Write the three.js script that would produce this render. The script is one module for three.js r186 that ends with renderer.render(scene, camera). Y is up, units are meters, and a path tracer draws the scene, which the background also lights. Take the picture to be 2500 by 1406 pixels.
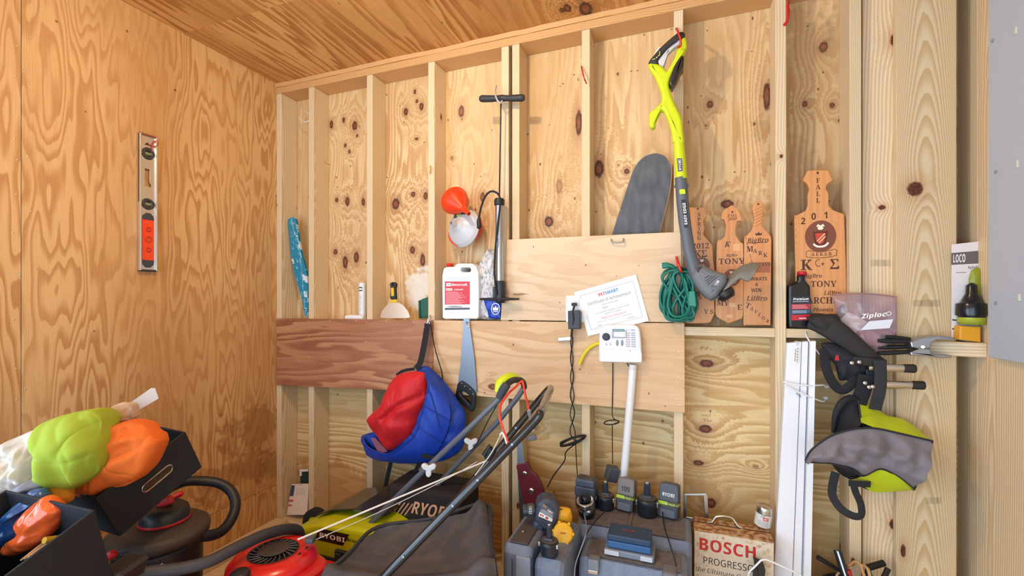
import * as THREE from 'three';
import { RoundedBoxGeometry } from 'three/addons/geometries/RoundedBoxGeometry.js';
import { mergeGeometries, mergeVertices, toCreasedNormals } from 'three/addons/utils/BufferGeometryUtils.js';
import { RectAreaLightUniformsLib } from 'three/addons/lights/RectAreaLightUniformsLib.js';
RectAreaLightUniformsLib.init();

// ---------------------------------------------------------------- camera, daylight, exposure
const scene = new THREE.Scene();
const FOC = 1111, HORIZON = 735, YAW = 20.4 * Math.PI / 180;         // 16 mm lens on a level tripod, lens shifted up a little
const EYE = new THREE.Vector3(0, 1.33, 2.05);
const camera = new THREE.PerspectiveCamera(2 * Math.atan(703 / FOC) * 180 / Math.PI, 2500 / 1406, 0.05, 60);
camera.position.copy(EYE);
camera.rotation.set(0, YAW, 0);
camera.setViewOffset(2500, 1406, 0, -(HORIZON - 703), 2500, 1406);
const renderer = new THREE.WebGLRenderer({ antialias: true });
renderer.toneMapping = THREE.LinearToneMapping;
renderer.toneMappingExposure = 0.93;
renderer.shadowMap.enabled = true;
scene.background = new THREE.Color(0.62, 0.78, 1.0);                    // open sky beyond the doorway
scene.backgroundIntensity = 1.6;
const ROOM = { xl: -2.258, xr: 0.965, y1: 2.625, zb: -0.12, zf: 3.5 };
const DOOR = { x0: -2.1, x1: 0.55, y1: 2.2 };
const daylight = new THREE.RectAreaLight(new THREE.Color(0.58, 0.79, 1.0), 3.5, DOOR.x1 - DOOR.x0, DOOR.y1 - 0.05);   // daylight through the open doorway behind the camera
daylight.name = 'doorway_daylight';
daylight.position.set((DOOR.x0 + DOOR.x1) / 2, DOOR.y1 / 2 + 0.02, ROOM.zf - 0.01);
daylight.lookAt((DOOR.x0 + DOOR.x1) / 2, DOOR.y1 / 2 + 0.02, 0);
scene.add(daylight);
const SIDE = { z0: 1.75, z1: 3.35, y1: 2.1 };
const sideLight = new THREE.RectAreaLight(new THREE.Color(0.58, 0.79, 1.0), 6.4, SIDE.z1 - SIDE.z0, SIDE.y1 - 0.05);   // daylight through the side doorway, left of the camera
sideLight.name = 'side_doorway_daylight';
sideLight.position.set(ROOM.xl + 0.01, SIDE.y1 / 2 + 0.02, (SIDE.z0 + SIDE.z1) / 2);
sideLight.lookAt(0, SIDE.y1 / 2 + 0.02, (SIDE.z0 + SIDE.z1) / 2);
scene.add(sideLight);

// ---------------------------------------------------------------- measuring on real planes of the shed
const V = (x, y, z) => new THREE.Vector3(x, y, z);
const CY = Math.cos(YAW), SY = Math.sin(YAW);
function sight(px, py) {
  const a = (px - 1250) / FOC, b = (HORIZON - py) / FOC;
  return V(a * CY - SY, b, -a * SY - CY);
}
const onZ = (px, py, z = 0) => { const d = sight(px, py); return d.multiplyScalar((z - EYE.z) / d.z).add(EYE); };
const onX = (px, py, x) => { const d = sight(px, py); return d.multiplyScalar((x - EYE.x) / d.x).add(EYE); };
const onY = (px, py, y) => { const d = sight(px, py); return d.multiplyScalar((y - EYE.y) / d.y).add(EYE); };
const at = (px, py, depth) => sight(px, py).multiplyScalar(depth).add(EYE);

// ---------------------------------------------------------------- numbers
function rng(seed) { let s = seed >>> 0; return () => { s = (s + 0x6d2b79f5) | 0; let t = Math.imul(s ^ (s >>> 15), 1 | s); t = (t + Math.imul(t ^ (t >>> 7), 61 | t)) ^ t; return ((t ^ (t >>> 14)) >>> 0) / 4294967296; }; }
const PERM = new Uint8Array(512), GR = [];
{ const r = rng(77), p = [...Array(256).keys()]; for (let i = 255; i > 0; i--) { const j = Math.floor(r() * (i + 1)); [p[i], p[j]] = [p[j], p[i]]; } for (let i = 0; i < 512; i++) PERM[i] = p[i & 255]; for (let i = 0; i < 16; i++) GR.push(Math.cos(i * Math.PI / 8), Math.sin(i * Math.PI / 8)); }
function noise(x, y) {
  const xi = Math.floor(x), yi = Math.floor(y), fx = x - xi, fy = y - yi, X = xi & 255, Y = yi & 255;
  const u = fx * fx * fx * (fx * (fx * 6 - 15) + 10), v = fy * fy * fy * (fy * (fy * 6 - 15) + 10);
  const g = (h, a, b) => { const k = (h & 15) * 2; return GR[k] * a + GR[k + 1] * b; };
  const A = PERM[X] + Y, B = PERM[X + 1] + Y;
  const p = g(PERM[A], fx, fy), q = g(PERM[B], fx - 1, fy), r = g(PERM[A + 1], fx, fy - 1), s = g(PERM[B + 1], fx - 1, fy - 1);
  const m = p + u * (q - p), n = r + u * (s - r);
  return (m + v * (n - m)) * 1.5;
}
const clamp = (x, a = 0, b = 1) => Math.min(b, Math.max(a, x)), lerp = (a, b, t) => a + (b - a) * t, sstep = (a, b, x) => { const t = clamp((x - a) / (b - a)); return t * t * (3 - 2 * t); };

// ---------------------------------------------------------------- materials
function canvasTex(w, h, draw) {
  const c = document.createElement('canvas'); c.width = w; c.height = h;
  const g = c.getContext('2d'); draw(g, w, h);
  const t = new THREE.CanvasTexture(c); t.colorSpace = THREE.SRGBColorSpace; t.anisotropy = 8; return t;
}
function dataTex(W, H, fn) {                                            // fn(i, j, out) with j from the bottom, sRGB 0..255
  const d = new Uint8Array(W * H * 4), o = [0, 0, 0];
  for (let j = 0, k = 0; j < H; j++) for (let i = 0; i < W; i++, k += 4) { fn(i, j, o); d[k] = clamp(o[0], 0, 255); d[k + 1] = clamp(o[1], 0, 255); d[k + 2] = clamp(o[2], 0, 255); d[k + 3] = 255; }
  const t = new THREE.DataTexture(d, W, H); t.colorSpace = THREE.SRGBColorSpace; t.magFilter = THREE.LinearFilter; t.minFilter = THREE.LinearFilter; t.wrapS = t.wrapT = THREE.RepeatWrapping; t.needsUpdate = true; return t;
}
const MATS = {};
function std(color, rough = 0.6, o = {}) {
  const key = JSON.stringify([color, rough, Object.keys(o).map((k) => [k, o[k]?.uuid ?? o[k]])]);
  return MATS[key] ??= new THREE.MeshPhysicalMaterial({ color, roughness: rough, side: THREE.DoubleSide, ...o });
}
const metal = (color, rough = 0.3) => std(color, rough, { metalness: 1 });
const print = (tex, rough = 0.6, o = {}) => std('#ffffff', rough, { map: tex, ...o });

// wood veneer: contour bands of a stretched field across (a) and along (l) the grain, with knots
function plyTex({ W, H, w, h, x0 = 0, y0 = 0, along = 'y', base, vein, dark, rings = 7, fa = 1.6, fl = 0.45, tilt = 2, rag = 0.12, sharp = 0.5, knots = [], seed = 1, specks = 0, stain }) {
  const r = rng(seed), so = seed * 17.31, sp = [];
  for (let i = 0; i < specks; i++) sp.push([x0 + r() * w, y0 + r() * h, 0.002 + r() * 0.004, 0.002 + r() * 0.006]);
  const all = knots.concat(sp.map(([x, y, rx, ry]) => ({ x, y, rx, ry, small: true })));
  // bin knots so that only near ones are tested
  const bins = new Map(), B = 0.1, key = (x, y) => Math.floor(x / B) * 1000 + Math.floor(y / B);
  for (const k of all) { const R = k.small ? 0.02 : 9 * Math.max(k.rx, k.ry); for (let x = k.x - R - B; x <= k.x + R + B; x += B) for (let y = k.y - R - B; y <= k.y + R + B; y += B) { const q = key(x, y); if (!bins.has(q)) bins.set(q, new Set()); bins.get(q).add(k); } }
  const none = [];
  return dataTex(W, H, (i, j, o) => {
    const x = x0 + (i + 0.5) / W * w, y = y0 + (j + 0.5) / H * h, a = along === 'y' ? x : y, l = along === 'y' ? y : x;
    let F = rings * (noise(a * fa + so, l * fl + so) + 0.5 * noise(a * fa * 2.7 + so, l * fl * 2.3 - so) + 0.16 * noise(a * fa * 9 - so, l * fl * 5)) + a * tilt + rag * noise(a * 46 + so, l * 4);
    let core = 0, halo = 0, inner = 0;
    for (const k of bins.get(key(x, y)) ?? none) {
      const ex = (x - k.x) / k.rx, ey = (y - k.y) / k.ry, q = Math.sqrt(ex * ex + ey * ey) * (1 + 0.12 * noise(x * 90, y * 90));
      if (!k.small) F += 2.6 * Math.exp(-q * q / 14);
      core = Math.max(core, (k.faint ?? (k.small ? 0.65 : 1)) * (1 - sstep(0.75, 1.15, q)));
      if (!k.small) inner = Math.max(inner, 1 - sstep(0.3, 0.85, q));
      if (!k.small) halo = Math.max(halo, (k.faint ?? 1) * Math.exp(-q * q / 3.4));
    }
    const s = F - Math.floor(F), t = clamp(sstep(0.1, 0.1 + sharp, s) * (1 - sstep(0.9, 1, s)));
    const fib = 0.5 * noise(a * 260, l * 7 + so) + 0.5 * noise(a * 620, l * 18), broad = noise(a * 2.2 + so, l * 0.8), con = clamp(0.62 + 0.75 * noise(a * 3.1 - so, l * 1.1 + so), 0.25, 1), m = clamp(0.5 + (t - 0.5) * con + 0.14 * fib + 0.16 * broad);
    for (let c = 0; c < 3; c++) {
      let v = lerp(base[c], vein[c], m) + fib * 7 + broad * 6;
      v = lerp(v, dark[c] * 1.25, halo * 0.35);
      v = lerp(v, lerp(dark[c] * 0.8, [138, 78, 46][c], inner) * (1 + 0.25 * noise(x * 120, y * 120)), core);
      o[c] = v;
    }
    if (stain) stain(x, y, o);
  });
}
// ---------------------------------------------------------------- geometry helpers
const TAKEN = {};
const numbered = (n) => { const k = TAKEN[n] = (TAKEN[n] ?? -1) + 1; return k ? n + '_' + String(k).padStart(3, '0') : n; };
const THINGS = [];
function thing(name, label, category, group) {
  const g = new THREE.Group(); g.name = numbered(name); g.userData = { label, category }; if (group) g.userData.group = group;
  scene.add(g); THINGS.push(g); return g;
}
function part(parent, name, geo, mat, label) {
  const m = new THREE.Mesh(geo, mat); m.name = name; m.castShadow = m.receiveShadow = true; if (label) m.userData.label = label;
  parent.add(m); return m;
}
function single(name, label, category, geo, mat, group) {
  const m = new THREE.Mesh(geo, mat); m.name = numbered(name); m.castShadow = m.receiveShadow = true; m.userData = { label, category }; if (group) m.userData.group = group;
  scene.add(m); THINGS.push(m); return m;
}
function struct(name, label) { const g = new THREE.Group(); g.name = name; g.userData = { kind: 'structure', label, category: name.split('_')[0] }; scene.add(g); return g; }
function settle() {                                                    // origin of every thing at its base
  for (const o of THINGS) {
    o.updateMatrixWorld(true);
    const b = new THREE.Box3().setFromObject(o), base = V((b.min.x + b.max.x) / 2, b.min.y, (b.min.z + b.max.z) / 2);
    if (o.isMesh && !o.children.length) { o.geometry.translate(-base.x, -base.y, -base.z); o.position.copy(base); } else if (!o.isMesh) { o.position.copy(base); for (const c of o.children) c.position.sub(base); }
  }
}
const merge = (list) => mergeGeometries(list.map((g) => { const n = g.index ? g.toNonIndexed() : g.clone(); for (const k of Object.keys(n.attributes)) if (!['position', 'normal', 'uv'].includes(k)) n.deleteAttribute(k); n.morphAttributes = {}; return n; }));
function box(x0, x1, y0, y1, z0, z1, r = 0.002, seg = 1) {
  const w = x1 - x0, h = y1 - y0, d = z1 - z0, g = r > 0 ? new RoundedBoxGeometry(w, h, d, seg, Math.min(r, w / 2.01, h / 2.01, d / 2.01)) : new THREE.BoxGeometry(w, h, d);
  return g.translate((x0 + x1) / 2, (y0 + y1) / 2, (z0 + z1) / 2);
}
const cbox = (w, h, d, r = 0.003, seg = 2) => new RoundedBoxGeometry(w, h, d, seg, Math.min(r, w / 2.01, h / 2.01, d / 2.01));
// place a geometry made around the origin: rotate by Euler angles (degrees), then move to p
function put(g, p, rx = 0, ry = 0, rz = 0, order = 'YXZ') { const k = Math.PI / 180; return g.applyMatrix4(new THREE.Matrix4().makeRotationFromEuler(new THREE.Euler(rx * k, ry * k, rz * k, order))).translate(p.x, p.y, p.z); }
// carry a geometry whose +Y axis runs from a to b
function along(g, a, b) { const d = b.clone().sub(a).normalize(); return g.applyQuaternion(new THREE.Quaternion().setFromUnitVectors(V(0, 1, 0), d)).translate(a.x, a.y, a.z); }
// carry a geometry into the frame (origin, x axis towards px, y axis towards py)
function framed(g, o, px, py) { const x = px.clone().sub(o).normalize(), y0 = py.clone().sub(o), z = x.clone().cross(y0).normalize(), y = z.clone().cross(x); return g.applyMatrix4(new THREE.Matrix4().makeBasis(x, y, z).setPosition(o)); }
// metre uv by the face's direction; grain = the axis that becomes v
function metreUV(g, grain = 'y', su = 1, sv = 1, ou = 0, ov = 0) {
  const p = g.attributes.position, n = g.attributes.normal, uv = new Float32Array(p.count * 2);
  for (let i = 0; i < p.count; i++) {
    const c = { x: p.getX(i), y: p.getY(i), z: p.getZ(i) }, ax = Math.abs(n.getX(i)), ay = Math.abs(n.getY(i)), az = Math.abs(n.getZ(i));
    const d = ax > ay && ax > az ? 'x' : ay > az ? 'y' : 'z', rest = ['x', 'y', 'z'].filter((k) => k !== d), v = rest.includes(grain) ? grain : rest[1], u = rest.find((k) => k !== v);
    uv[i * 2] = c[u] / su + ou; uv[i * 2 + 1] = c[v] / sv + ov;
  }
  g.setAttribute('uv', new THREE.BufferAttribute(uv, 2)); return g;
}
// flat uv over a rectangle of two axes
function flatUV(g, u = 'x', v = 'y', r) {
  g.computeBoundingBox(); const b = g.boundingBox, p = g.attributes.position, uv = new Float32Array(p.count * 2), R = r ?? [b.min[u], b.max[u], b.min[v], b.max[v]];
  for (let i = 0; i < p.count; i++) { const c = { x: p.getX(i), y: p.getY(i), z: p.getZ(i) }; uv[i * 2] = (c[u] - R[0]) / (R[1] - R[0]); uv[i * 2 + 1] = (c[v] - R[2]) / (R[3] - R[2]); }
  g.setAttribute('uv', new THREE.BufferAttribute(uv, 2)); return g;
}
const flat2 = (pts, z = 0) => pts.map(([a, b]) => { const p = onZ(a, b, z); return [p.x, p.y]; });
function shapeOf(pts, smooth = 0, holes = []) {
  const mk = (C, q) => { const s = new C(); if (smooth) { const c = new THREE.CatmullRomCurve3(q.map(([x, y]) => V(x, y, 0)), true, 'catmullrom', smooth); const n = c.getPoints(q.length * 5); s.setFromPoints(n.slice(0, -1).map((v) => new THREE.Vector2(v.x, v.y))); } else s.setFromPoints(q.map(([x, y]) => new THREE.Vector2(x, y))); return s; };
  const area = (q) => q.reduce((a, p, i) => { const n = q[(i + 1) % q.length]; return a + p[0] * n[1] - n[0] * p[1]; }, 0), s = mk(THREE.Shape, area(pts) < 0 ? [...pts].reverse() : pts); for (const h of holes) s.holes.push(mk(THREE.Path, area(h) > 0 ? [...h].reverse() : h)); return s;
}
// a plate cut to an outline (metres), from z0 forward by depth
function plate(pts, z0, depth, { bevel = 0.002, smooth = 0, holes = [], seg = 2 } = {}) {
  const bv = Math.min(bevel, depth / 2.2);
  const g = new THREE.ExtrudeGeometry(shapeOf(pts, smooth, holes), { depth: depth - 2 * bv, bevelEnabled: bv > 0, bevelThickness: bv, bevelSize: bv, bevelOffset: -bv, bevelSegments: seg, steps: 1, curveSegments: 6 });
  return g.translate(0, 0, z0 + bv);
}
const cut = (px, z0, depth, o = {}) => plate(flat2(px, z0 + depth), z0, depth, { ...o, holes: (o.holes ?? []).map((h) => flat2(h, z0 + depth)) });
// swept tube through points with radii, elliptical if flat < 1, with closed ends
function sweep(pts, radii, { sides = 10, flat = 1, steps = 0, smooth = true, up, closed = false, tension = 0.5 } = {}) {
  const R = Array.isArray(radii) ? radii : pts.map(() => radii), n0 = pts.length;
  let P = pts, Q = R;
  if (smooth && n0 > 2) {
    const c = new THREE.CatmullRomCurve3(pts, closed, 'catmullrom', tension), n = steps || n0 * 6; P = []; Q = [];
    for (let i = 0; i <= n; i++) { const t = i / n; P.push(c.getPoint(t)); const s = t * (closed ? n0 : n0 - 1), k = Math.min(Math.floor(s), n0 - (closed ? 1 : 2)); Q.push(lerp(R[k], R[(k + 1) % n0], s - k)); }
  }
  const N = P.length, pos = [], idx = [], uv = []; let nrm = null, len = 0;
  for (let i = 0; i < N; i++) {
    const tan = P[Math.min(i + 1, N - 1)].clone().sub(P[Math.max(i - 1, 0)]).normalize();
    if (!nrm) { nrm = (up ?? (Math.abs(tan.y) > 0.9 ? V(1, 0, 0) : V(0, 1, 0))).clone(); }
    nrm.sub(tan.clone().multiplyScalar(nrm.dot(tan))).normalize();
    const bin = tan.clone().cross(nrm); if (i) len += P[i].distanceTo(P[i - 1]);
    for (let k = 0; k <= sides; k++) { const a = k / sides * Math.PI * 2, v = P[i].clone().addScaledVector(nrm, Math.cos(a) * Q[i]).addScaledVector(bin, Math.sin(a) * Q[i] * flat); pos.push(v.x, v.y, v.z); uv.push(k / sides, len); }
  }
  const w = sides + 1;
  for (let i = 0; i < N - 1; i++) for (let k = 0; k < sides; k++) { const a = i * w + k, b = a + w; idx.push(a, a + 1, b, b, a + 1, b + 1); }
  if (!closed) for (const e of [0, N - 1]) { const c = pos.length / 3; pos.push(P[e].x, P[e].y, P[e].z); uv.push(0.5, 0); for (let k = 0; k < w; k++) { const s = (e * w + k) * 3; pos.push(pos[s], pos[s + 1], pos[s + 2]); uv.push(0.5, 0); } for (let k = 0; k < sides; k++) e ? idx.push(c, c + 1 + k, c + 2 + k) : idx.push(c, c + 2 + k, c + 1 + k); }
  const g = new THREE.BufferGeometry(); g.setAttribute('position', new THREE.Float32BufferAttribute(pos, 3)); g.setAttribute('uv', new THREE.Float32BufferAttribute(uv, 2)); g.setIndex(idx); g.computeVertexNormals(); return g;
}
const rod = (a, b, r, sides = 10) => sweep([a, b], r, { sides, smooth: false });
// ribbon of a strap: width across, little thickness
const strap = (pts, width, thick = 0.002, up) => sweep(pts, width / 2, { sides: 8, flat: thick / width, up });
const turn = (profile, a, b, seg = 28) => along(new THREE.LatheGeometry(profile.map(([r, t]) => new THREE.Vector2(Math.max(r, 1e-4), t)), seg), a, b);
// a soft body over an outline (metres, star shaped): bulges forward and back, with folds
function puff(pts, z0, front, back, { rings = 14, pw = 0.5, fold = 0, ff = 14, seed = 0, smooth = 0.5, lean, n = 0, ridge, crease = 0 } = {}) {
  const c = new THREE.CatmullRomCurve3(pts.map(([x, y]) => V(x, y, 0)), true, 'catmullrom', smooth), M = n || Math.max(48, pts.length * 6), O = c.getPoints(M).slice(0, M);
  let cx = 0, cy = 0; for (const p of O) { cx += p.x / M; cy += p.y / M; }
  const pos = [], idx = [], uv = [];
  for (const side of [1, -1]) {
    const s0 = pos.length / 3, T = side > 0 ? front : back;
    for (let k = 0; k <= rings; k++) {
      const r = Math.sin(k / rings * Math.PI / 2);
      for (let m = 0; m < M; m++) {
        let x = lerp(cx, O[m].x, r), y = lerp(cy, O[m].y, r), e = Math.pow(Math.max(0, 1 - r * r), pw);
        let z = T * e;
        if (fold) z += side * fold * Math.min(1, e * 2.5) * (noise(x * ff + seed * 9.1, y * ff - seed * 5.3) + 0.6 * Math.abs(noise(x * ff * 2.1 + seed, y * ff * 1.3)) - 0.3);
        if (crease) { const c1 = noise(x * ff * 0.6 + seed * 3.7, y * ff * 0.6 + 4), c2 = noise(x * ff * 1.2 - seed, y * ff * 0.9 + 11); z -= side * crease * Math.min(1, e * 2.5) * (Math.pow(1 - Math.min(1, Math.abs(c1)), 9) + 0.6 * Math.pow(1 - Math.min(1, Math.abs(c2)), 12)); }
        if (ridge) z += side * ridge(x, y) * Math.min(1, e * 2.5);
        const w = V(x, y, z0 + z); if (side < 0) w.z = z0 - (z > 0 ? z : -z * 0); if (side > 0) w.z = z0 + z;
        if (lean) lean(w); pos.push(w.x, w.y, w.z); uv.push(x, y);
      }
    }
    for (let k = 0; k < rings; k++) for (let m = 0; m < M; m++) { const a = s0 + k * M + m, b = s0 + k * M + (m + 1) % M, d = a + M, e = b + M; side > 0 ? idx.push(a, d, b, b, d, e) : idx.push(a, b, d, b, e, d); }
  }
  let g = new THREE.BufferGeometry(); g.setAttribute('position', new THREE.Float32BufferAttribute(pos, 3)); g.setIndex(idx);
  g = mergeVertices(g, 1e-5); g.computeVertexNormals();
  const uv2 = new Float32Array(g.attributes.position.count * 2); for (let i = 0; i < uv2.length / 2; i++) { uv2[i * 2] = g.attributes.position.getX(i); uv2[i * 2 + 1] = g.attributes.position.getY(i); }
  g.setAttribute('uv', new THREE.BufferAttribute(uv2, 2)); return g;
}
const puffPx = (px, z0, front, back, o) => puff(flat2(px, z0), z0, front, back, o);
// a skin over rows of points (each row the same count)
function skin(rows, { closeRow = false, caps = false } = {}) {
  const pos = [], idx = [], uv = [], w = rows[0].length, R = rows.length;
  rows.forEach((r, i) => r.forEach((p, k) => { pos.push(p.x, p.y, p.z); uv.push(k / (w - 1), i / (R - 1)); }));
  for (let i = 0; i < R - 1; i++) for (let k = 0; k < (closeRow ? w : w - 1); k++) { const a = i * w + k, b = i * w + (k + 1) % w; idx.push(a, b, a + w, a + w, b, b + w); }
  if (caps) for (const i of [0, R - 1]) { const c = pos.length / 3, m = rows[i].reduce((s, p) => s.add(p), V(0, 0, 0)).multiplyScalar(1 / w); pos.push(m.x, m.y, m.z); uv.push(0.5, 0.5); for (const p of rows[i]) { pos.push(p.x, p.y, p.z); uv.push(0.5, 0.5); } for (let k = 0; k < w; k++) i ? idx.push(c, c + 1 + k, c + 1 + (k + 1) % w) : idx.push(c, c + 1 + (k + 1) % w, c + 1 + k); }
  const g = new THREE.BufferGeometry(); g.setAttribute('position', new THREE.Float32BufferAttribute(pos, 3)); g.setAttribute('uv', new THREE.Float32BufferAttribute(uv, 2)); g.setIndex(idx); g.computeVertexNormals(); return g;
}
const text = (g, s, x, y, size, color, font = 'sans-serif', o = {}) => { g.save(); g.translate(x, y); if (o.rot) g.rotate(o.rot); g.font = (o.style ?? '') + ' ' + size + 'px ' + font; g.fillStyle = color; g.textAlign = o.align ?? 'center'; g.textBaseline = 'middle'; if (o.sx) g.scale(o.sx, 1); g.fillText(s, 0, 0); g.restore(); };
// a thin printed sheet lying on the quad a (lower left), b (lower right), c (upper right), d (upper left)
function sheet(a, b, c, d, n = 6) { const rows = []; for (let j = 0; j <= n; j++) { const r = []; for (let i = 0; i <= n; i++) { const p = a.clone().lerp(b, i / n), q = d.clone().lerp(c, i / n); r.push(p.lerp(q, j / n)); } rows.push(r); } return skin(rows); }
// ---------------------------------------------------------------- the shed: floor, ceiling, walls
const ZB = ROOM.zb, WL = ROOM.xl, WR = ROOM.xr, TOP = ROOM.y1, ZF = ROOM.zf, PLATE = 2.561;
const K = (list, plane) => list.map(([px, py, rx, ry, faint]) => { const p = plane(px, py), q = plane(px + rx, py + ry); return { x: p.x, y: p.y, rx: Math.abs(q.x - p.x), ry: Math.abs(q.y - p.y), faint }; });
const upperKnots = K([[866, 307, 6, 10], [872, 331, 3, 3], [839, 293, 3, 6], [809, 304, 4, 9], [991, 273, 5, 8], [1029, 260, 5, 8], [1018, 247, 3, 4], [1013, 224, 3, 5], [1017, 339, 4, 3], [822, 488, 4, 5], [848, 492, 5, 10], [887, 493, 4, 9], [966, 498, 9, 13], [1009, 474, 5, 6], [1039, 478, 5, 9], [843, 355, 3, 4], [853, 370, 3, 4], [870, 628, 6, 13], [843, 640, 6, 15], [819, 615, 5, 6], [1007, 610, 6, 9], [1032, 635, 6, 16], [1126, 272, 7, 14, 0.7], [1178, 481, 6, 11, 0.7], [1103, 386, 4, 5, 0.4], [1340, 541, 11, 12], [1462, 412, 12, 20], [1530, 418, 6, 6], [1365, 455, 8, 18, 0.35], [1413, 300, 8, 30], [1872, 235, 9, 34], [1733, 255, 8, 8, 0.8], [1775, 498, 16, 9], [2010, 115, 12, 11, 0.8], [1965, 254, 6, 7], [2032, 257, 6, 6], [2350, 365, 5, 12, 0.7], [2345, 330, 12, 26, 0.25]], (a, b) => onZ(a, b, ZB));
const lowerKnots = K([[1725, 887, 17, 10], [1722, 1047, 16, 11], [1705, 1130, 13, 8], [1735, 1228, 13, 14], [1300, 1040, 9, 8], [1845, 1140, 8, 5, 0.4], [1100, 1190, 9, 7], [1010, 1080, 6, 5]], (a, b) => onZ(a, b, ZB));
const blot = (x, y, cx, cy, rx, ry, s = 1) => { const q = Math.hypot((x - cx) / rx, (y - cy) / ry) + 0.5 * noise(x * 9 + cx * 31, y * 9) + 0.28 * noise(x * 38, y * 38); return s * (1 - sstep(0.72, 1.05, q)); };
const tint = (o, c, t) => { for (let i = 0; i < 3; i++) o[i] = lerp(o[i], c[i], t); };
const wall = { x0: WL - 0.1, w: WR - WL + 0.2 };
const plaster = onZ(1022, 700, ZB), greenMark = onZ(790, 480, ZB);
const texUpper = plyTex({ W: 2048, H: 1024, w: wall.w, h: 1.42, x0: wall.x0, y0: 1.2, along: 'y', base: [198, 156, 104], vein: [228, 202, 156], dark: [86, 45, 26], rings: 3.0, fa: 4, fl: 0.7, tilt: 16, rag: 0.08, sharp: 0.7, knots: upperKnots, specks: 150, seed: 3,
  stain: (x, y, o) => { tint(o, [236, 232, 226], 0.8 * blot(x, y, plaster.x, plaster.y, 0.085, 0.11)); tint(o, [120, 78, 40], 0.15 * blot(x, y, 0.5, 1.65, 0.16, 0.3)); tint(o, [110, 74, 40], 0.2 * blot(x, y, onZ(2000, 300, ZB).x, 2.0, 0.22, 0.6)); } });
const texLower = plyTex({ W: 2048, H: 768, w: wall.w, h: 1.26, x0: wall.x0, y0: -0.02, along: 'x', base: [190, 150, 92], vein: [226, 202, 152], dark: [96, 48, 26], rings: 2.6, fa: 3.4, fl: 0.6, tilt: 22, rag: 0.06, sharp: 0.75, knots: lowerKnots, specks: 24, seed: 9,
  stain: (x, y, o) => { const e = 0.34 + 0.06 * noise(x * 5, 2) + 0.04 * noise(x * 17, 5) + 0.03 * noise(x * 60, 1); tint(o, [170, 108, 52], 0.42 * (1 - sstep(e - 0.02, e + 0.02, y))); } });   // water stain with a ragged upper edge along the wall's foot
const texLeft = plyTex({ W: 2048, H: 2048, w: 2.7, h: 2.7, x0: 0, y0: 0, along: 'y', base: [189, 136, 82], vein: [219, 178, 124], dark: [120, 66, 30], rings: 4.4, fa: 3.4, fl: 0.95, tilt: 9, rag: 0.34, sharp: 0.5, specks: 14, seed: 21,
  stain: (x, y, o) => { for (const [cx, cy, rx, ry] of [[0.42, 0.62, 0.2, 0.14], [0.2, 0.36, 0.2, 0.12], [0.55, 0.4, 0.25, 0.1]]) tint(o, [120, 72, 34], 0.3 * blot(x, y, cx, cy, rx, ry)); } });
const texCeil = plyTex({ W: 2048, H: 2048, w: 3.4, h: 3.7, along: 'y', base: [172, 112, 54], vein: [218, 166, 100], dark: [86, 42, 18], rings: 2.6, fa: 2.6, fl: 0.42, tilt: 14, rag: 0.3, sharp: 0.5, specks: 30, seed: 33,
  knots: [[545, 10, 24, 16], [1430, 22, 14, 10], [1385, 20, 8, 6], [675, 150, 10, 5], [845, 112, 5, 3], [1372, 25, 5, 4]].map(([a, b, rx, ry]) => { const p = onY(a, b, TOP), s = rx / 1111 * 2.3; return { x: p.x - WL, y: ZF - p.z, rx: s, ry: s * 1.7 }; }) });
const texBoardRed = plyTex({ W: 1024, H: 512, w: 1.2, h: 0.5, along: 'x', base: [146, 90, 62], vein: [192, 142, 104], dark: [80, 36, 22], rings: 2, fa: 3.2, fl: 0.7, tilt: 9, rag: 0.1, seed: 41, sharp: 0.7 });
const texBoardB = plyTex({ W: 1024, H: 512, w: 1.2, h: 0.5, along: 'x', base: [204, 164, 120], vein: [224, 192, 150], dark: [128, 70, 36], rings: 2.2, fa: 3, fl: 0.8, tilt: 6, rag: 0.06, seed: 43, knots: [{ x: 0.33, y: 0.07, rx: 0.025, ry: 0.02 }], specks: 8 });
const texBoardC = plyTex({ W: 1024, H: 512, w: 1.0, h: 0.5, along: 'x', base: [210, 180, 144], vein: [224, 200, 166], dark: [120, 66, 36], rings: 2, fa: 3, fl: 0.8, tilt: 5, rag: 0.05, seed: 47, specks: 12, stain: (x, y, o) => { tint(o, [110, 62, 34], 0.55 * blot(x, y, 0.12, 0.16, 0.05, 0.008)); } });
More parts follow.
